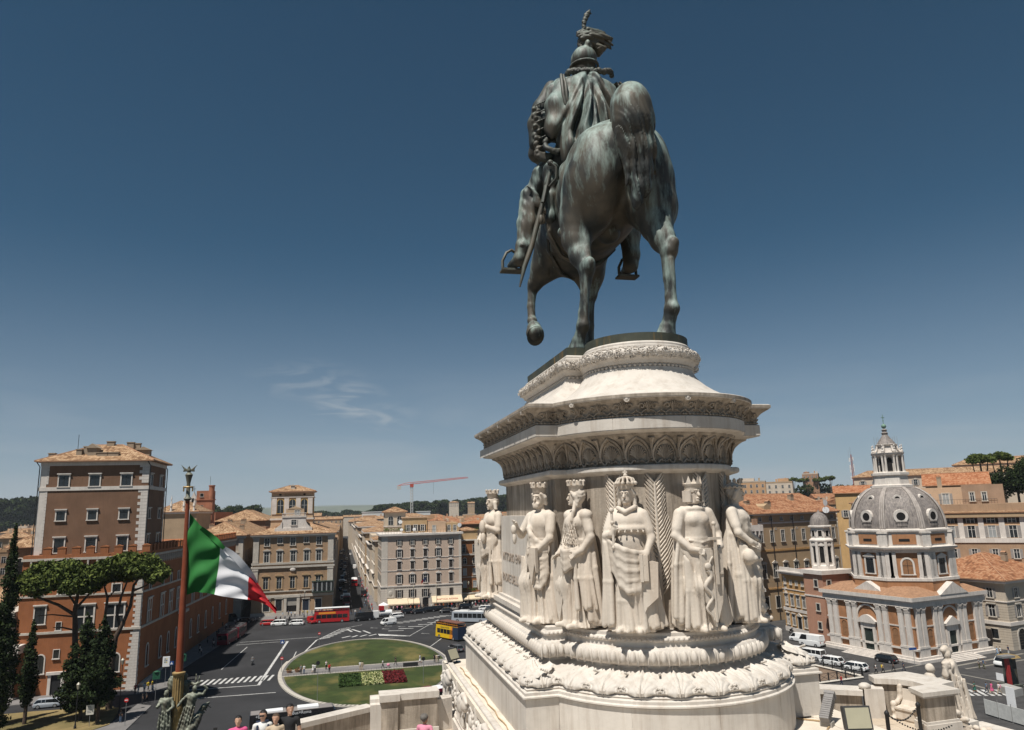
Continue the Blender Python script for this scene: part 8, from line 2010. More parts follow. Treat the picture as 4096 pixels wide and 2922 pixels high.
for i,(x,y,k,c)in enumerate(cs):car(k,x,y,-90 if x<5 else 90,c,('black ' if c is PB else 'white ' if c is PW else 'grey ')+{'suv':'tall car','hatch':'hatchback','sedan':'saloon','van':'van'}[k]+', '+('first','second','third','fourth','fifth','sixth','seventh','eighth','ninth','tenth','eleventh','twelfth','thirteenth','fourteenth','fifteenth','sixteenth','seventeenth','eighteenth','nineteenth','twentieth','next to last','last')[sorted(range(len(cs)),key=lambda j:cs[j][1]).index(i)]+' vehicle up the long street','car','traffic in the long street')
def bus(x,y,hd,L,H_,col,lb,low=None,roofc=None,deck=False,cover=None,text=None,accent=None,group=None):
 t=thing('sightseeing_bus' if deck else 'city_bus',lb,'bus',(x,y,.02),R(hd),group);w=1.25
 hb_=H_ if not deck else 2.75
 MB().add([(-L/2,-w,.35),(L/2,-w,.35),(L/2,w,.35),(-L/2,w,.35),(-L/2,-w,hb_),(L/2-.25,-w,hb_),(L/2-.25,w,hb_),(-L/2,w,hb_)],[(3,2,1,0),(4,5,6,7),(0,1,5,4),(1,2,6,5),(2,3,7,6),(3,0,4,7)]).build('body',[col],t,world=False)
 n=int(L/1.5)
 for s_ in(-1,1):
  for i in range(n):
   x0=-L/2+.5+i*(L-1.2)/n;MB().box(x0,x0+(L-1.2)/n-.12,s_*w-.02*(s_<0),s_*w+.02*(s_>0),1.35,hb_-(.45 if not deck else .35)).build('side_window',CARGLASS,t,world=False)
 MB().box(L/2-.14,L/2+.0,-w+.1,w-.1,1.1,hb_-.4).build('windscreen',CARGLASS,t,world=False);MB().box(-L/2-.03,-L/2,-w+.15,w-.15,1.5,hb_-.5).build('rear_window',CARGLASS,t,world=False)
 for sx in(-L*.3,L*.33):
  for sy in(-w+.12,w-.12):wheel(t,sx,sy,.48)
 for s_ in(-1,1):MB().box(-L/2-.03,-L/2,s_*1.0-.12,s_*1.0+.12,.8,1.1).build('tail_lamp',LAMP_R,t,world=False)
 for s_ in(-1,1):MB().tube([(L/2-.1,s_*w,2.3),(L/2+.35,s_*(w+.2),2.2),(L/2+.35,s_*(w+.2),1.7)],.05,5).build('mirror',IRON,t,world=False)
 if deck:
  for s_ in(-1,1):
   MB().box(-L/2,L/2-.3,s_*w-.06,s_*w+.0,hb_,3.25).build('upper_side',col,t,world=False)
   b=MB();[b.tube([(-L/2+.4+i*.8,s_*w*.97,3.25),(-L/2+.4+i*.8,s_*w*.97,4.05)],.025,4)for i in range(int(L/.8))];b.tube([(-L/2,s_*w*.97,3.7),(L/2-.4,s_*w*.97,3.7)],.03,4).build('upper_rail',accent or STEEL,t,world=False)
  MB().box(L/2-.35,L/2-.25,-w,w,hb_,3.9).build('upper_windscreen',CARGLASS,t,world=False);MB().box(-L/2,-L/2+.1,-w,w,hb_,3.4).build('upper_back',accent or col,t,world=False)
  for i in range(int(L/1.0)-1):
   for s_ in(-1,1):
    MB().box(-L/2+.6+i*1.0,-L/2+1.05+i*1.0,s_*.65-.4,s_*.65+.4,hb_,3.2).box(-L/2+.6+i*1.0,-L/2+.7+i*1.0,s_*.65-.4,s_*.65+.4,3.2,3.6).build('seat',mat('bus_seat',(.05,.05,.09),.8,.2,4),t,world=False)
  if cover:MB().box(-L/2+cover[0],L/2-cover[1],-w,w,4.1,4.22).build('canopy',cover[2],t,world=False)
 else:
  MB().box(-L*.32,-L*.12,-.8,.8,H_,H_+.22).build('roof_unit',low or IRON,t,world=False);MB().box(L*.05,L*.3,-.85,.85,H_,H_+.3).build('roof_unit',low or IRON,t,world=False)
  if roofc:MB().box(-L/2+.1,L/2-.4,-w+.06,w-.06,H_,H_+.05).build('roof_panel',roofc,t,world=False)
 if text:
  for s_,tx_,px,pz,sz,tm_ in text:
   o=ob('lettering',text_mesh(tx_,sz,tm_,.004),t,(px,s_*(w+.025),pz));o.rotation_euler=(R(90),0,0 if s_<0 else R(180))
 return t
RB=paint('bus_red',(.42,.018,.022));YB=paint('bus_yellow',(.72,.46,.015));NB=paint('bus_navy',(.02,.035,.075));MA=paint('bus_maroon',(.16,.012,.025));BK=paint('bus_black',(.02,.018,.02));OR_=mat('sign_orange',(.75,.28,.03),.6,.05,2)
WT=mat('white_lettering',(.75,.75,.75),.7,.02,2)
t=bus(-2.6,229.6,178,10.2,3,RB,'red open-top sightseeing bus with white canopy before the corner mansion',deck=True,cover=(.0,.3,WHITE),accent=RB);MB().box(-1.2,3.6,1.255,1.27,2.55,3.1).build('orange_banner',OR_,t,world=False)
t=bus(26.6,188.0,117,9.6,3,YB,'yellow open-top sightseeing bus with brown canopy right of the lawn',deck=True,cover=(.2,1.6,mat('brown_canopy',(.16,.07,.05),.8,.1,2)),accent=OR_,text=[(1,'Vatican & ROME',0.6,2.62,.55,NB)]);MB().box(-4.85,-2.6,1.255,1.275,.4,3.2).box(-4.85,-4.81,-1.2,1.2,.4,3.4).build('navy_rear_panel',NB,t,world=False)
for s_ in(1,):MB().prismy([(-2.6,.4),(-1.2,.4),(-2.0,3.2),(-2.6,3.2)],1.256,1.27).build('orange_flash',OR_,t,world=False)
bus(-6.6,119.3,6,12,3.0,BK,'dark city bus with grey roof and lettering below the tourists',low=WHITE,roofc=mat('bus_roof_grey',(.22,.2,.19),.7,.1,1),text=[(-1,'+Bus\u00d7Roma',1.0,2.55,.62,WT),(-1,'+Bus',-4.6,2.55,.62,WT)])
bus(11.3,123.6,24,12,3.0,MA,'maroon and white city bus behind the parapet pier',low=MA,roofc=WHITE);bus(36,213,150,11,3.0,PS,'silver coach at the edge of the pedestal',low=PW,roofc=PW)
bus(-27.6,203.5,82,9.0,3.0,MA,'city bus in the palace shade, front section',low=PG,roofc=PG);bus(-26.4,213,83,8.0,3.0,MA,'city bus in the palace shade, rear section',low=PG,roofc=PG)
bus(1.9,275,-90,10,3.0,MA,'dark bus at the head of the queue in the long street',low=PG,roofc=PG);bus(5.6,340,90,11,3.0,RB,'red bus with white roof driving up the long street',low=WHITE,roofc=WHITE);bus(.2,335,-90,10,3.0,BK,'black bus in the shaded queue of the long street',low=PG)
tk=thing('tanker_truck','small white tanker truck with a red box at the street corner','truck',(12.4,231.5,.02),R(185))
MB().box(1.4,3.0,-1.0,1.0,.5,2.3).build('cab',PW,tk,world=False);MB().box(2.2,3.02,-.9,.9,1.4,2.1).build('windscreen',CARGLASS,tk,world=False);MB().lathe([(.3,-2.8),(.8,-2.6),(.8,.9),(.3,1.1)],14).xf(lambda x,y,z:(z,x,1.6+y)).build('tank',PW,tk,smooth=40,world=False);MB().box(-.2,1.2,-.9,.9,2.4,3.6).build('red_box',PR,tk,world=False);MB().box(-3,3,-.9,.9,.5,.75).build('chassis',IRON,tk,world=False)
for sx in(-1.8,2.2):
 for sy in(-.85,.85):wheel(tk,sx,sy,.42)
def mbike_meshes():
 b=MB().tube([(-.5,0,.55),(-.1,0,.75),(.35,0,.8),(.55,0,.55)],[.14,.2,.18,.1],8).box(-.3,.3,-.14,.14,.3,.6);s_=MB().tube([(-.75,0,.8),(-.2,0,.82)],[.1,.14],8);hbar=MB().tube([(.45,-.35,1.05),(.5,0,1.0),(.45,.35,1.05)],.025,5).tube([(.7,0,.32),(.48,0,1.0)],.04,5).box(.5,.62,-.16,.16,.85,1.15)
 return b.mesh('frame',IRON,smooth=50),s_.mesh('saddle',RUBBER,smooth=50),hbar.mesh('handlebar',STEEL)
MBK=mbike_meshes()
def moto(x,y,hd,col,lb,group=None):
 t=thing('motor_scooter',lb,'scooter',(x,y,.02),R(hd),group);own(ob('frame',MBK[0],t),col);ob('saddle',MBK[1],t);ob('handlebar',MBK[2],t)
 for sx in(-.62,.68):wheel(t,sx,0,.3)
 return t
moto(-18.2,172.9,-92,PB,'motorcycle ridden across the empty west side of the square');moto(32,214.5,100,PR,'scooter ridden behind the yellow bus');moto(106,164.6,30,PB,'black scooter parked by the ochre house');moto(99.2,160.4,100,PB,'scooter standing in the cobbled square');moto(118.6,183,80,PB,'scooter by the dark car in the side street')
for i in range(7):moto(-26.6+i*1.35+(3.4 if i>2 else 0),241.8-.3*i,80+6*(i%3),(PB,PS,PB,PR,PB,PG,PB)[i],('first','second','third','fourth','fifth','sixth','seventh')[i]+' parked scooter from the left before the corner mansion','scooters before the corner mansion')
for i in range(10):moto(36+i*1.25,246.0+.15*i,95,(PB,PG,PR,PB)[i%4],('first','second','third','fourth','fifth','sixth','seventh','eighth','ninth','tenth')[i]+' parked scooter from the left before the narrow houses','scooters before the narrow houses')
# people
SKIN=mat('skin',(.45,.27,.19),.7,.06,4);SKIN2=mat('skin_tan',(.34,.19,.12),.7,.06,4);HAIRB=mat('hair_black',(.012,.011,.011),.6,.1,8);HAIRG=mat('hair_brown',(.07,.045,.03),.7,.15,8);HAIRY=mat('hair_grey',(.12,.11,.10),.8,.2,9)
def person_mesh(key,legs,arms,h=.03,dress=False,face=False,hair=.0,turn=0.0):
 g=SDF((-.75,-.62,0),(.75,.62,1.86),h)
 g.chain([(0,0,.95),(0,0,1.1),(0,0,1.32)],[.145,.13,.155],.06);g.cap((-.15,0,1.40),(.15,0,1.40),.07,.07,.05);g.cap((0,0,1.42),(0,-.01,1.54),.055,.052,.02)
 for L in legs:g.chain(L,[.095,.07,.05,.045][:len(L)],.04);p=L[-1];g.cap((p[0],p[1],.045),(p[0]*1.05,p[1]-.16,.035),.045,.035,.02)
 if dress:g.chain([(0,0,1.0),(0,0,.5)],[.15,.24],.05)
 for A in arms:
  g.chain(A,[.058,.046,.038,.034][:len(A)],.03);p,q=Vector(A[-1]),Vector(A[-2]);d=(p-q).normalized();sd=d.cross(Vector((0,1,0)));sd=sd.normalized()if sd.length>.1 else Vector((1,0,0))
  for k in range(4):g.cap(p+sd*.016*(k-1.5),p+sd*.02*(k-1.5)+d*(.08 if k in(1,2)else .065),.011,.009,.006)
  g.cap(p+sd*.03,p+sd*.055+d*.03,.012,.010,.008)
 c,s_=math.cos(turn),math.sin(turn)
 def rt(x,y,z):return(x*c-y*s_,x*s_+y*c-.01,z)
 g.ell((0,-.01,1.64),(.08,.10,.12),.02,rot=Matrix.Rotation(turn,3,'Z'));g.ell(rt(0,-.105,1.625),(.016,.022,.022),.012)
 if face:
  g.ell(rt(0,-.05,1.56),(.05,.05,.045),.02);[g.ell(rt(sx*.082,.01,1.63),(.014,.025,.032),.01)for sx in(-1,1)];g.ell(rt(0,-.098,1.575),(.026,.012,.009),.004);[g.ell(rt(sx*.034,-.098,1.655),(.018,.014,.01),.008,'s')for sx in(-1,1)]
 g.ell(rt(0,.02,1.685),(.092+hair,.105+hair,.09+hair*.6),.01)
 V,F=g.nets();C_=V[F].mean(1);z=C_[:,2];x=C_[:,0];y=C_[:,1]
 xr,yr=x*c+(y+.01)*s_,-x*s_+(y+.01)*c
 mi=np.where(z>1.49,0,np.where(z>.93,1,2));mi[(z>1.49)&((yr>-.045+(1.70-z)*.55)|(z>1.722))]=3;mi[(z>1.49)&(z<1.56)]=0
 arm=np.zeros(len(F),bool)
 for A in arms:
  for i in range(1,len(A)):
   a,b2=np.array(A[i-1]),np.array(A[i]);d=b2-a;tt=np.clip(((C_-a)@d)/(d@d),0,1.6 if i==len(A)-1 else 1);near=np.linalg.norm(C_-a-tt[:,None]*d,axis=1)<.085;sel=near&(tt>(.55 if i==1 else 0));arm|=sel&((np.abs(x)>.17)|(y<-.16))
 mi[arm&(z<1.9)]=0
 if dress:mi[(z<1.0)&(z>.45)&~arm]=1;mi[z<=.45]=0
 mi[z<.09]=3
 return np_mesh('body',V,F,[SKIN,WHITE,IRON,HAIRB],True,mi)
LG={'stand':[[(-.09,0,.92),(-.10,0,.5),(-.10,.02,.09)],[(.09,0,.92),(.11,0,.5),(.11,.02,.09)]],'walk':[[(-.08,0,.92),(-.09,-.16,.52),(-.09,-.26,.10)],[(.08,0,.92),(.09,.08,.5),(.09,.33,.16)]]}
AR={'down':[[(-.2,0,1.40),(-.25,.02,1.12),(-.24,-.08,.86)],[(.2,0,1.40),(.25,.02,1.12),(.24,-.08,.86)]],'swing':[[(-.2,0,1.40),(-.25,.12,1.14),(-.23,.12,.88)],[(.2,0,1.40),(.25,-.08,1.14),(.22,-.26,.95)]],'photo':[[(-.2,0,1.40),(-.25,-.14,1.2),(-.08,-.34,1.45)],[(.2,0,1.40),(.25,-.14,1.2),(.08,-.34,1.45)]],'hip':[[(-.2,0,1.40),(-.32,.06,1.16),(-.16,-.08,1.0)],[(.2,0,1.40),(.26,0,1.12),(.24,-.1,.87)]]}
PM=[person_mesh('a',LG['stand'],AR['down']),person_mesh('b',LG['walk'],AR['swing']),person_mesh('c',LG['stand'],AR['photo']),person_mesh('d',LG['walk'],AR['swing'],dress=True),person_mesh('e',LG['stand'],AR['hip'])]
CL={n:mat('cloth_'+n,c,.9,.08,3)for n,c in dict(white=(.62,.62,.6),black=(.02,.02,.022),red=(.42,.03,.03),yellow=(.62,.45,.03),blue=(.05,.09,.22),grey=(.2,.2,.2),navy=(.02,.03,.06),pink=(.62,.10,.24),beige=(.45,.36,.26),green=(.03,.12,.09),olive=(.12,.12,.06),denim=(.09,.13,.2),orange=(.6,.14,.03),rose=(.62,.24,.33),sky=(.3,.42,.55)).items()}
SEEN={}
def person(x,y,hd,pose,top,legs,lb,group=None,z=.1,hair=None,s=1.0,bag=None):
 if lb.startswith('pedestrian')and ' in ' not in lb[:14]:
  lb=lb.replace('pedestrian','pedestrian in %s top and %s trousers'%(top,legs));k_=SEEN[lb]=SEEN.get(lb,0)+1
  if k_>1:lb+=', the '+('second','third','fourth','fifth','sixth')[min(4,k_-2)]
 t=thing('person',lb,'person',(x,y,z),R(hd),group,s);own(ob('body',PM[pose],t),SKIN if(x*7+y)%3<2 else SKIN2,CL[top],CL[legs],hair or(HAIRB if(x+y)%2<1.2 else HAIRG))
 if bag:MB().box(-.16,.16,.1,.28,1.0,1.42).tube([(-.12,.1,1.42),(-.13,-.13,1.38),(-.12,-.1,1.1)],.02,4).tube([(.12,.1,1.42),(.13,-.13,1.38),(.12,-.1,1.1)],.02,4).build('backpack',CL[bag],t,world=False)
 return t
G1='walkers on the lawn path'
for a in((-7.5,158.8,10,0,'grey','black','person in a grey top left of a pair on the lawn path',G1),(-6.9,158.8,-20,0,'white','denim','person in white top and jeans right of the left pair on the lawn path',G1),(-5.2,159.4,160,3,'white','white','person in a long white dress near the planters',G1),(-4.8,159,200,0,'white','black','person in white shirt and dark trousers beside the white dress',G1),(-2.7,161.6,40,2,'white','black','person with raised arms at the lawn edge',G1),(4.0,158.3,180,0,'white','beige','taller of the pair walking away mid-path',G1),(4.4,158.1,170,0,'beige','beige','shorter of the pair walking away mid-path',G1),(8.5,158.4,90,1,'white','black','person in a white hat pushing a pushchair',G1),(11.2,160.4,100,1,'black','black','person in black striding right on the path',G1),(16.3,161,250,3,'white','white','person in a white dress walking left on the path',G1),(19.3,160.5,180,0,'black','black','person in black left of three at the path end',G1),(19.7,160.2,170,0,'beige','beige','person in beige in the middle of three at the path end',G1)):person(*a)
person(-2.0,158.2,150,0,'red','black','person with a red backpack on the lawn path',G1,bag='red');person(20.1,160.1,190,1,'white','olive','person with a dark backpack right of three at the path end',G1,bag='black')
G2='people on the crossing at right'
for a in((100.5,108.6,200,2,'olive','olive','person in olive clothes with a red cap at the crossing',G2),(99.7,105.1,240,3,'green','green','person in a green dress on the zebra crossing',G2),(101.2,104.3,80,1,'denim','navy','person in a grey-blue shirt striding over the crossing',G2),(101.8,103.9,80,3,'pink','pink','person in a pink dress on the crossing',G2)):person(*a,z=.03)
person(102.5,103.2,260,1,'white','beige','person in white with a pink backpack on the crossing',G2,.03,bag='rose');person(83.4,116.1,30,1,'red','navy','person in a red shirt carrying a white bag by the ruins fence',None,.03)
G3='people before the church'
for a in((126.6,126.6,30,1,'sky','sky','person in a light blue shirt near the cream corner house',G3),(127.2,126.4,30,1,'white','black','person in a white shirt and cap near the cream corner house',G3),(129.5,126.8,10,0,'navy','white','person in navy top and pale shorts near the corner house',G3),(114.5,118.9,20,0,'grey','olive','left of a strolling pair south of the church',G3),(115.0,118.4,15,1,'denim','olive','right of a strolling pair in a dark shirt south of the church',G3),(101.8,162.1,200,0,'white','navy','person in a white shirt standing in the cobbled square',G3)):person(*a,z=.03)
for i,a in enumerate(((94.7,121.6,60,1,'white','black','person with a dark backpack walking behind the bench wall, leftmost','black'),(96.1,121.5,60,1,'beige','black','person with a yellow backpack behind the bench wall','yellow'),(98.8,122.1,80,1,'black','black','person in a dark top behind the bench wall',None),(100.5,121.5,80,1,'navy','navy','person in navy and a white cap behind the bench wall',None))):person(*a[:7],G3,.03,bag=a[7])
G4='people on the palace pavement'
for i,(x,y,c1,c2)in enumerate(((-36.1,152.4,'red','black'),(-35.7,153.0,'grey','white'),(-34.6,152.6,'white','denim'),(-34.3,154.1,'yellow','black'),(-33.8,154.8,'yellow','black'),(-32.9,151.3,'white','denim'),(-32.8,143.8,'black','black'),(-32.3,144.3,'black','black'),(-33.2,132.5,'black','denim'),(-56.4,151.3,'rose','grey'),(-48.6,154.4,'sky','denim'))):
 person(x,y,20*i,(0,1)[i%2],c1,c2,'person in %s on the palace pavement, %s'%(c1,('left of the group','beside the red shirt','front of the group','left of the yellow pair','right of the yellow pair','at the kerb','left of two in black crossing','right of two in black crossing','by the no-entry sign','at the left edge by the column','near the palace door')[i]),G4,.13,bag='yellow' if i==3 else None)
rg=random.Random(17)
for i in range(16):person(-31.5+rg.uniform(-1.5,2.2),188+i*3.3,rg.uniform(0,360),i%2,rg.choice(('black','grey','white','navy')),'black','pedestrian along the shaded palace wall','pedestrians in the palace shade',.13)
for i in range(12):person(-17.2+i*1.15+rg.uniform(-.3,.3),246.5+rg.uniform(-1.5,2),rg.uniform(0,360),i%2,rg.choice(('white','black','blue','yellow','sky')),rg.choice(('denim','black','beige')),'pedestrian before the corner mansion','pedestrians before the corner mansion',.13)
for i in range(26):person(15+i*1.35,244.3+rg.uniform(-.8,1.6)+max(0,i-17)*.4,rg.uniform(0,360),i%3,rg.choice(('white','black','red','rose','orange','grey')),rg.choice(('denim','black','beige')),'pedestrian by the cafe awnings','pedestrians by the cafe awnings',.13)
for i in range(30):person(rg.uniform(8.2,10.4),246+i*5.0,rg.uniform(0,360),i%2,rg.choice(('white','black','red','sky','rose','navy')),rg.choice(('denim','black','beige')),'pedestrian up the sunny side street','pedestrians in the long street',.13)
for i,(x,y)in enumerate(((4.4,242.3),(7.8,262.7),(3.2,243.5),(6.1,247))):person(x,y,90*i,1,('white','sky','black','red')[i],'denim','pedestrian in %s crossing the mouth of the long street'%('white','light blue','black','red')[i],'pedestrians crossing the street mouth',.03)
for nm,x,y,hd,c1 in(('rider of the motorcycle on the west side',-18.2,173.0,180,'grey'),('rider of the scooter behind the yellow bus',32,214.4,190,'red')):person(x,y,hd,0,c1,'denim',nm+', in '+c1,None,.1)
tag(MB().prism([(-8.5,13.6),(.9,13.6),(.9,23.2),(-8.5,23.2)],23.4,24.08).build('steps',MARBLE),kind='structure')
def hero(x,y,z,hd,arms,top,legs,hr,hairk,lb,s=1.0,turn=0.0,dress=False,skin=None):
 t=thing('person',lb,'person',(x,y,z),R(hd),'tourists on the terrace',s);own(ob('body',person_mesh(lb,LG['stand'],arms,.0155,dress,True,hairk,R(turn)),t),skin or SKIN,top,legs,hr);return t
p1=hero(-2.62,22,24.08,12,[[(-.2,0,1.40),(-.40,-.16,1.34),(-.58,-.40,1.48)],[(.2,0,1.40),(.26,.02,1.12),(.22,-.1,.86)]],CL['pink'],CL['navy'],HAIRB,.004,'person in a bright pink polo shirt holding out a phone for a selfie',.97,-14)
MB().box(-.66,-.56,-.50,-.485,1.46,1.66).build('phone',IRON,p1,world=False)
p2=hero(-2.0,22.1,24.08,8,AR['down'],CL['white'],CL['navy'],HAIRB,.012,'person in a white polo shirt, sunglasses and dark backpack straps',1.0,-20)
MB().tube([(-.13,.1,1.42),(-.14,-.14,1.40),(-.14,-.16,1.2),(-.15,-.1,1.0)],.03,5).tube([(.13,.1,1.42),(.14,-.14,1.40),(.14,-.16,1.2),(.15,-.1,1.0)],.03,5).box(-.16,.16,.12,.3,1.0,1.45).build('backpack',CL['navy'],p2,world=False);MB().box(-.10,.02,-.118,-.10,1.635,1.675).build('sunglasses',IRON,p2,world=False)
p3=hero(-1.66,22.0,24.08,10,AR['hip'],CL['beige'],CL['beige'],HAIRG,.016,'person with brown hair in a beige top between two taller men',.95,-18)
p4=hero(-1.30,22.1,24.08,-8,AR['down'],CL['black'],CL['black'],HAIRB,.010,'tall person in a black polo shirt at the right of the group',1.06,25)
p5=hero(2.45,22.9,23.5,150,AR['hip'],CL['rose'],CL['grey'],HAIRY,.035,'person with curly grey hair in a pink shirt seen from behind',.95,-30,skin=SKIN2)
# street furniture
def sign(x,y,h_,kind,lb,z=.1,rz=0.0):
 t=thing('road_sign',lb,'sign',(x,y,z),R(rz));MB().tube([(0,0,0),(0,0,h_)],.04,6).build('post',STEEL,t,world=False)
 if kind=='noentry':
  d=MB().lathe([(.32,0),(.32,.03)],18).xf(lambda a,b,c:(a,-.05-c,h_-.35+b)).build('disc',mat('sign_red',(.5,.02,.02),.5,0),t,world=False);MB().box(-.22,.22,-.10,-.085,h_-.41,h_-.29).build('bar',WHITE,d,world=False)
 elif kind=='back':MB().lathe([(.34,0),(.34,.03)],18).xf(lambda a,b,c:(a,-.05-c,h_-.35+b)).build('disc',IRON,t,world=False)
 elif kind=='ped':
  d=MB().box(-.36,.36,-.08,-.05,h_-.75,h_-.05).build('panel',mat('sign_blue',(.02,.07,.25),.5,0),t,world=False);MB().prismy([(-.24,h_-.62),(.24,h_-.62),(0,h_-.16)],-.095,-.085).build('triangle',WHITE,d,world=False)
 elif kind=='board':
  d=MB().box(-.55,.55,-.1,-.05,h_-1.5,h_-.1).build('panel',mat('sign_cream',(.6,.57,.5),.6,.05,2),t,world=False)
  for k in range(5):MB().box(-.4,.1+.08*(k%3),-.11,-.10,h_-.35-.22*k,h_-.25-.22*k).build('print',CL['grey'],d,world=False)
 elif kind=='green':MB().box(-.6,.6,-.25,.25,h_-1.3,h_-.1).lathe([(.5,h_-.1),(.2,h_+.1)],8).build('ticket_box',mat('sign_green',(.02,.09,.05),.5,.1,2),t,world=False)
 elif kind=='poster':
  d=MB().box(-.62,.62,-.12,.12,h_-1.9,h_-.1).build('panel',WHITE,t,world=False);[MB().box(-.3+.3*(k%2),-.12+.3*(k%2),-.14,-.125,h_-.6-.3*(k//2),h_-.4-.3*(k//2)).build('print',CL[('navy','yellow','black','blue','green','yellow')[k]],d,world=False)for k in range(6)]
 return t
sign(-11.4,161.6,3.1,'noentry','red no-entry sign at the west tip of the lawn');sign(-11.45,162.2,6.2,'ped','blue crossing sign above the no-entry sign at the lawn tip');sign(-3.6,134.9,6.6,'back','dark round sign on a tall pole at the near lawn kerb');sign(-32.0,130.4,4.0,'noentry','red no-entry sign on the corner pavement',.12);sign(-37.3,131.5,3.2,'board','cream notice board on the grass slope',.16);sign(-30.8,143.8,5.2,'green','green box on a post at the kerb');sign(-32.1,157.1,5.4,'poster','white coloured poster panel beside the palace');sign(-31.0,156.4,4.6,'ped','blue crossing sign beside the palace');sign(14.9,141,4.6,'back','grey sign post on the near lawn',.4);sign(-29.8,160.5,5.0,'green','second kiosk box further along the palace pavement')
t=sign(-4.9,188.9,3.4,'noentry','no-entry sign with red light at the far lawn tip')
def lamp(x,y,lb,h_=5.6,z=.16):
 t=thing('street_lamp',lb,'street lamp',(x,y,z),group='old iron street lamps');MB().lathe([(.2,0),(.2,.3),(.12,.5),(.07,1.2),(.06,h_),(.14,h_+.05)],10).build('post',IRON,t,world=False);MB().lathe([(.15,h_),(.28,h_+.65),(.3,h_+.7),(.05,h_+1.0)],6).build('lantern',mat('lantern_glass',(.35,.32,.25),.3,0),t,world=False)
lamp(-39.1,131,'iron street lamp before the conifer pair');lamp(-35,138.5,'iron street lamp beside the corner of the grass slope',7.5);lamp(30,242.5,'street lamp before the police building',7,.13);lamp(-11,243.5,'street lamp before the corner mansion',7,.13);lamp(22.5,241.5,'street lamp left of the police building door',7,.13);lamp(41,246,'double street lamp before the narrow rust house',7,.13)
for i,x in enumerate((-9.9,-8.3)):
 t=thing('planter','planter of red flowers at the path, '+('left' if i==0 else 'right')+' of the two','planter',(x,161.1,.1));MB().lathe([(.4,0),(.55,.45),(.6,.5)],12).build('tub',mat('terracotta',(0.36,0.20,0.12)),t,world=False);leaves([((x,161.1,.75),(.6,.6,.3))],240,.1,[LF[0],LF[1],MATS['petal_r']],7+i,'flowers',parent=t)
bn=thing('path_bench','dark monument bench and bicycle on the lawn path','bench',(14.1,158.3,.1));MB().box(-1.5,1.5,-.3,.3,.0,.75).build('block',IRON,bn,world=False);pc_=thing('pushchair','pink pushchair on the lawn path','pushchair',(9.6,158.2,.1));MB().ball((0,0,.65),(.35,.3,.3),10,6).build('hood',CL['rose'],pc_,world=False);[wheel(pc_,sx,sy,.14)for sx in(-.35,.35)for sy in(-.25,.25)];MB().tube([(-.4,0,.3),(.3,0,.5),(-.8,0,1.0)],.03,5).build('frame',STEEL,pc_,world=False)
sheet('excavation',[(78,118),(90,120),(88,134),(74,138)],.03,mat('dig_earth',(.17,.12,.085),.95,.3,.4))
fn=thing('ruins_fence','dark iron railing with crossed panels round the sunken ruins','fence',(88,127,0))
def frun(a,c,n):
 A,B_=Vector((*a,0)),Vector((*c,0))
 MB().tube([A+Vector((0,0,.25)),B_+Vector((0,0,.25))],.22,4).build('kerb',KERB,fn)
 for i in range(n+1):
  p=A.lerp(B_,i/n);MB().box(p.x-.08,p.x+.08,p.y-.08,p.y+.08,.3,1.75).build('fence_post',IRON,fn)
  if i<n:
   q=A.lerp(B_,(i+1)/n);U=Vector((0,0,1));MB().tube([p+U*.55,q+U*1.55],.03,4).tube([p+U*1.55,q+U*.55],.03,4).tube([p+U*1.6,q+U*1.6],.035,4).tube([p+U*.5,q+U*.5],.03,4).build('fence_panel',IRON,fn)
frun((87.2,137),(90.6,120.2),8);frun((90.2,119.4),(77,117.8),7)
hd_=thing('site_hoarding','white mesh site hoarding with info panel at the right edge','fence',(91.4,90,0))
for i in range(4):MB().box(91.1+.05*i,91.2+.05*i,92.6-2.2*i,92.6-2.2*i+2.1,.2,2.2).build('mesh_panel',mat('white_mesh',(.48,.48,.46),.9,.12,2),hd_);MB().tube([(91.2,94.7-2.2*i,0),(91.2,94.7-2.2*i,2.5)],.05,5).build('hoarding_post',STEEL,hd_)
MB().box(92.4,92.5,90.6,92.0,1.6,4.4).build('info_panel',WHITE,hd_);sheet('dug_trench',[(92,84),(101,86),(100,94.5),(92.6,95)],.035,mat('dig_earth',(.17,.12,.085)))
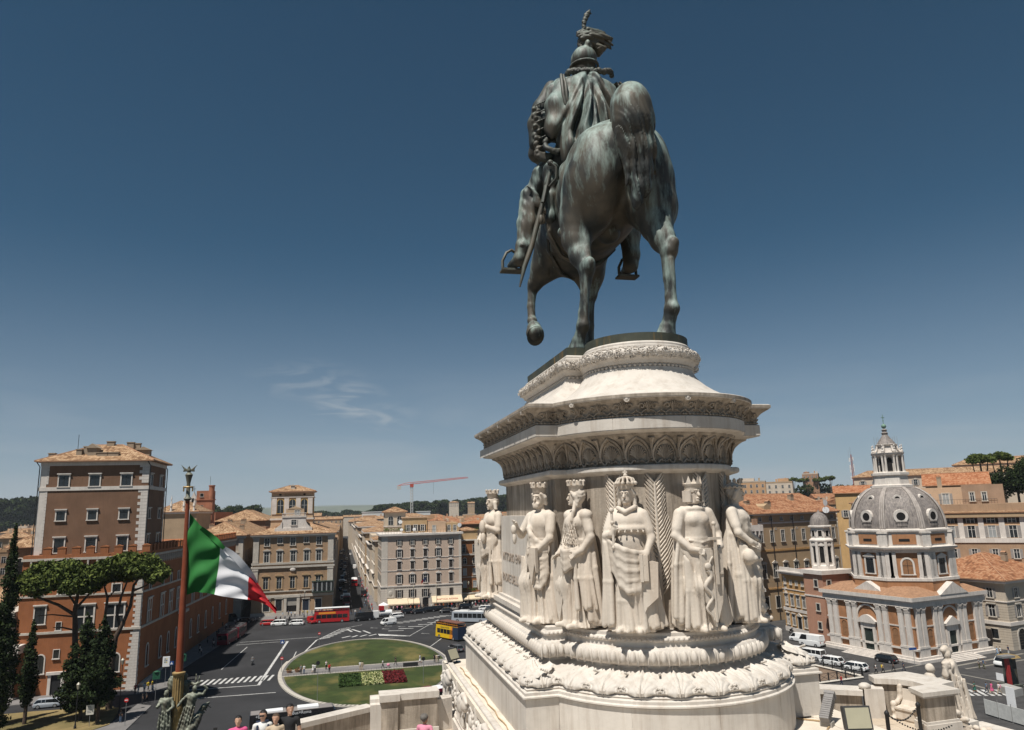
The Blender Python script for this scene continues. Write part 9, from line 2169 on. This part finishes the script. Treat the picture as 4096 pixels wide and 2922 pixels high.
bk=thing('bicycle','white city bicycle with basket parked in the road at right','bicycle',(92,94.6,.02),R(-35))
for sx in(-.55,.55):MB().tube([(sx+.33*math.cos(a),0,.34+.33*math.sin(a))for a in[i*.45 for i in range(15)]],.03,5).build('wheel',RUBBER,bk,world=False)
MB().tube([(-.55,0,.34),(-.1,0,.4),(.4,0,.75),(.55,0,.34)],.03,5).tube([(-.1,0,.4),(-.25,0,.9)],.03,5).tube([(.4,0,.75),(.4,0,1.05),(.3,.25,1.1)],.025,5).build('frame',WHITE,bk,world=False);MB().box(-.38,-.12,-.08,.08,.88,.95).build('saddle',IRON,bk,world=False);MB().box(.45,.75,-.18,.18,.75,1.0).build('basket',IRON,bk,world=False)
ks=thing('news_kiosk','small bronze-topped kiosk with red post and signs at the right edge','kiosk',(108,106.2,0));MB().box(107.4,109.6,105.4,107.6,0,.5).box(107.8,109.2,105.8,107.2,.5,4.6).build('body',BRONZE_D,ks);MB().taper(107.2,109.8,105.2,107.8,4.6,5.0,.3,.3).build('roof',GOLD,ks);MB().box(106.2,106.7,104.6,105.1,0,5.2).build('red_post',paint('post_red',(.3,.03,.03)),ks);MB().box(105.2,107.6,104.2,105.6,5.0,5.3).build('tray',STEEL,ks);MB().prism([(102.8,100.9),(105.4,101.6),(105.6,104.8),(103.6,104.6)],0,1.1).build('concrete_block',mat('concrete',(.33,.32,.30),.9,.1,1),ks);MB().box(104.9,105.0,104.5,105.8,1.5,2.6).build('notice',WHITE,ks)
sl_=thing('church_sign','blue street sign on a pole before the church corner','sign',(104.4,123.2,0));MB().tube([(0,0,0),(0,0,3.6)],.04,6).build('post',STEEL,sl_,world=False);MB().box(-.8,.8,-.03,.03,3.2,3.6).build('panel',MATS['sign_blue'],sl_,world=False)
um=thing('cafe_parasol','white cafe parasol at the street corner','parasol',(13.2,243.6,.13));MB().tube([(0,0,0),(0,0,2.6)],.05,6).build('pole',STEEL,um,world=False);MB().lathe([(1.7,2.3),(1.2,2.6),(.1,3.1)],8).build('canopy',WHITE,um,world=False)
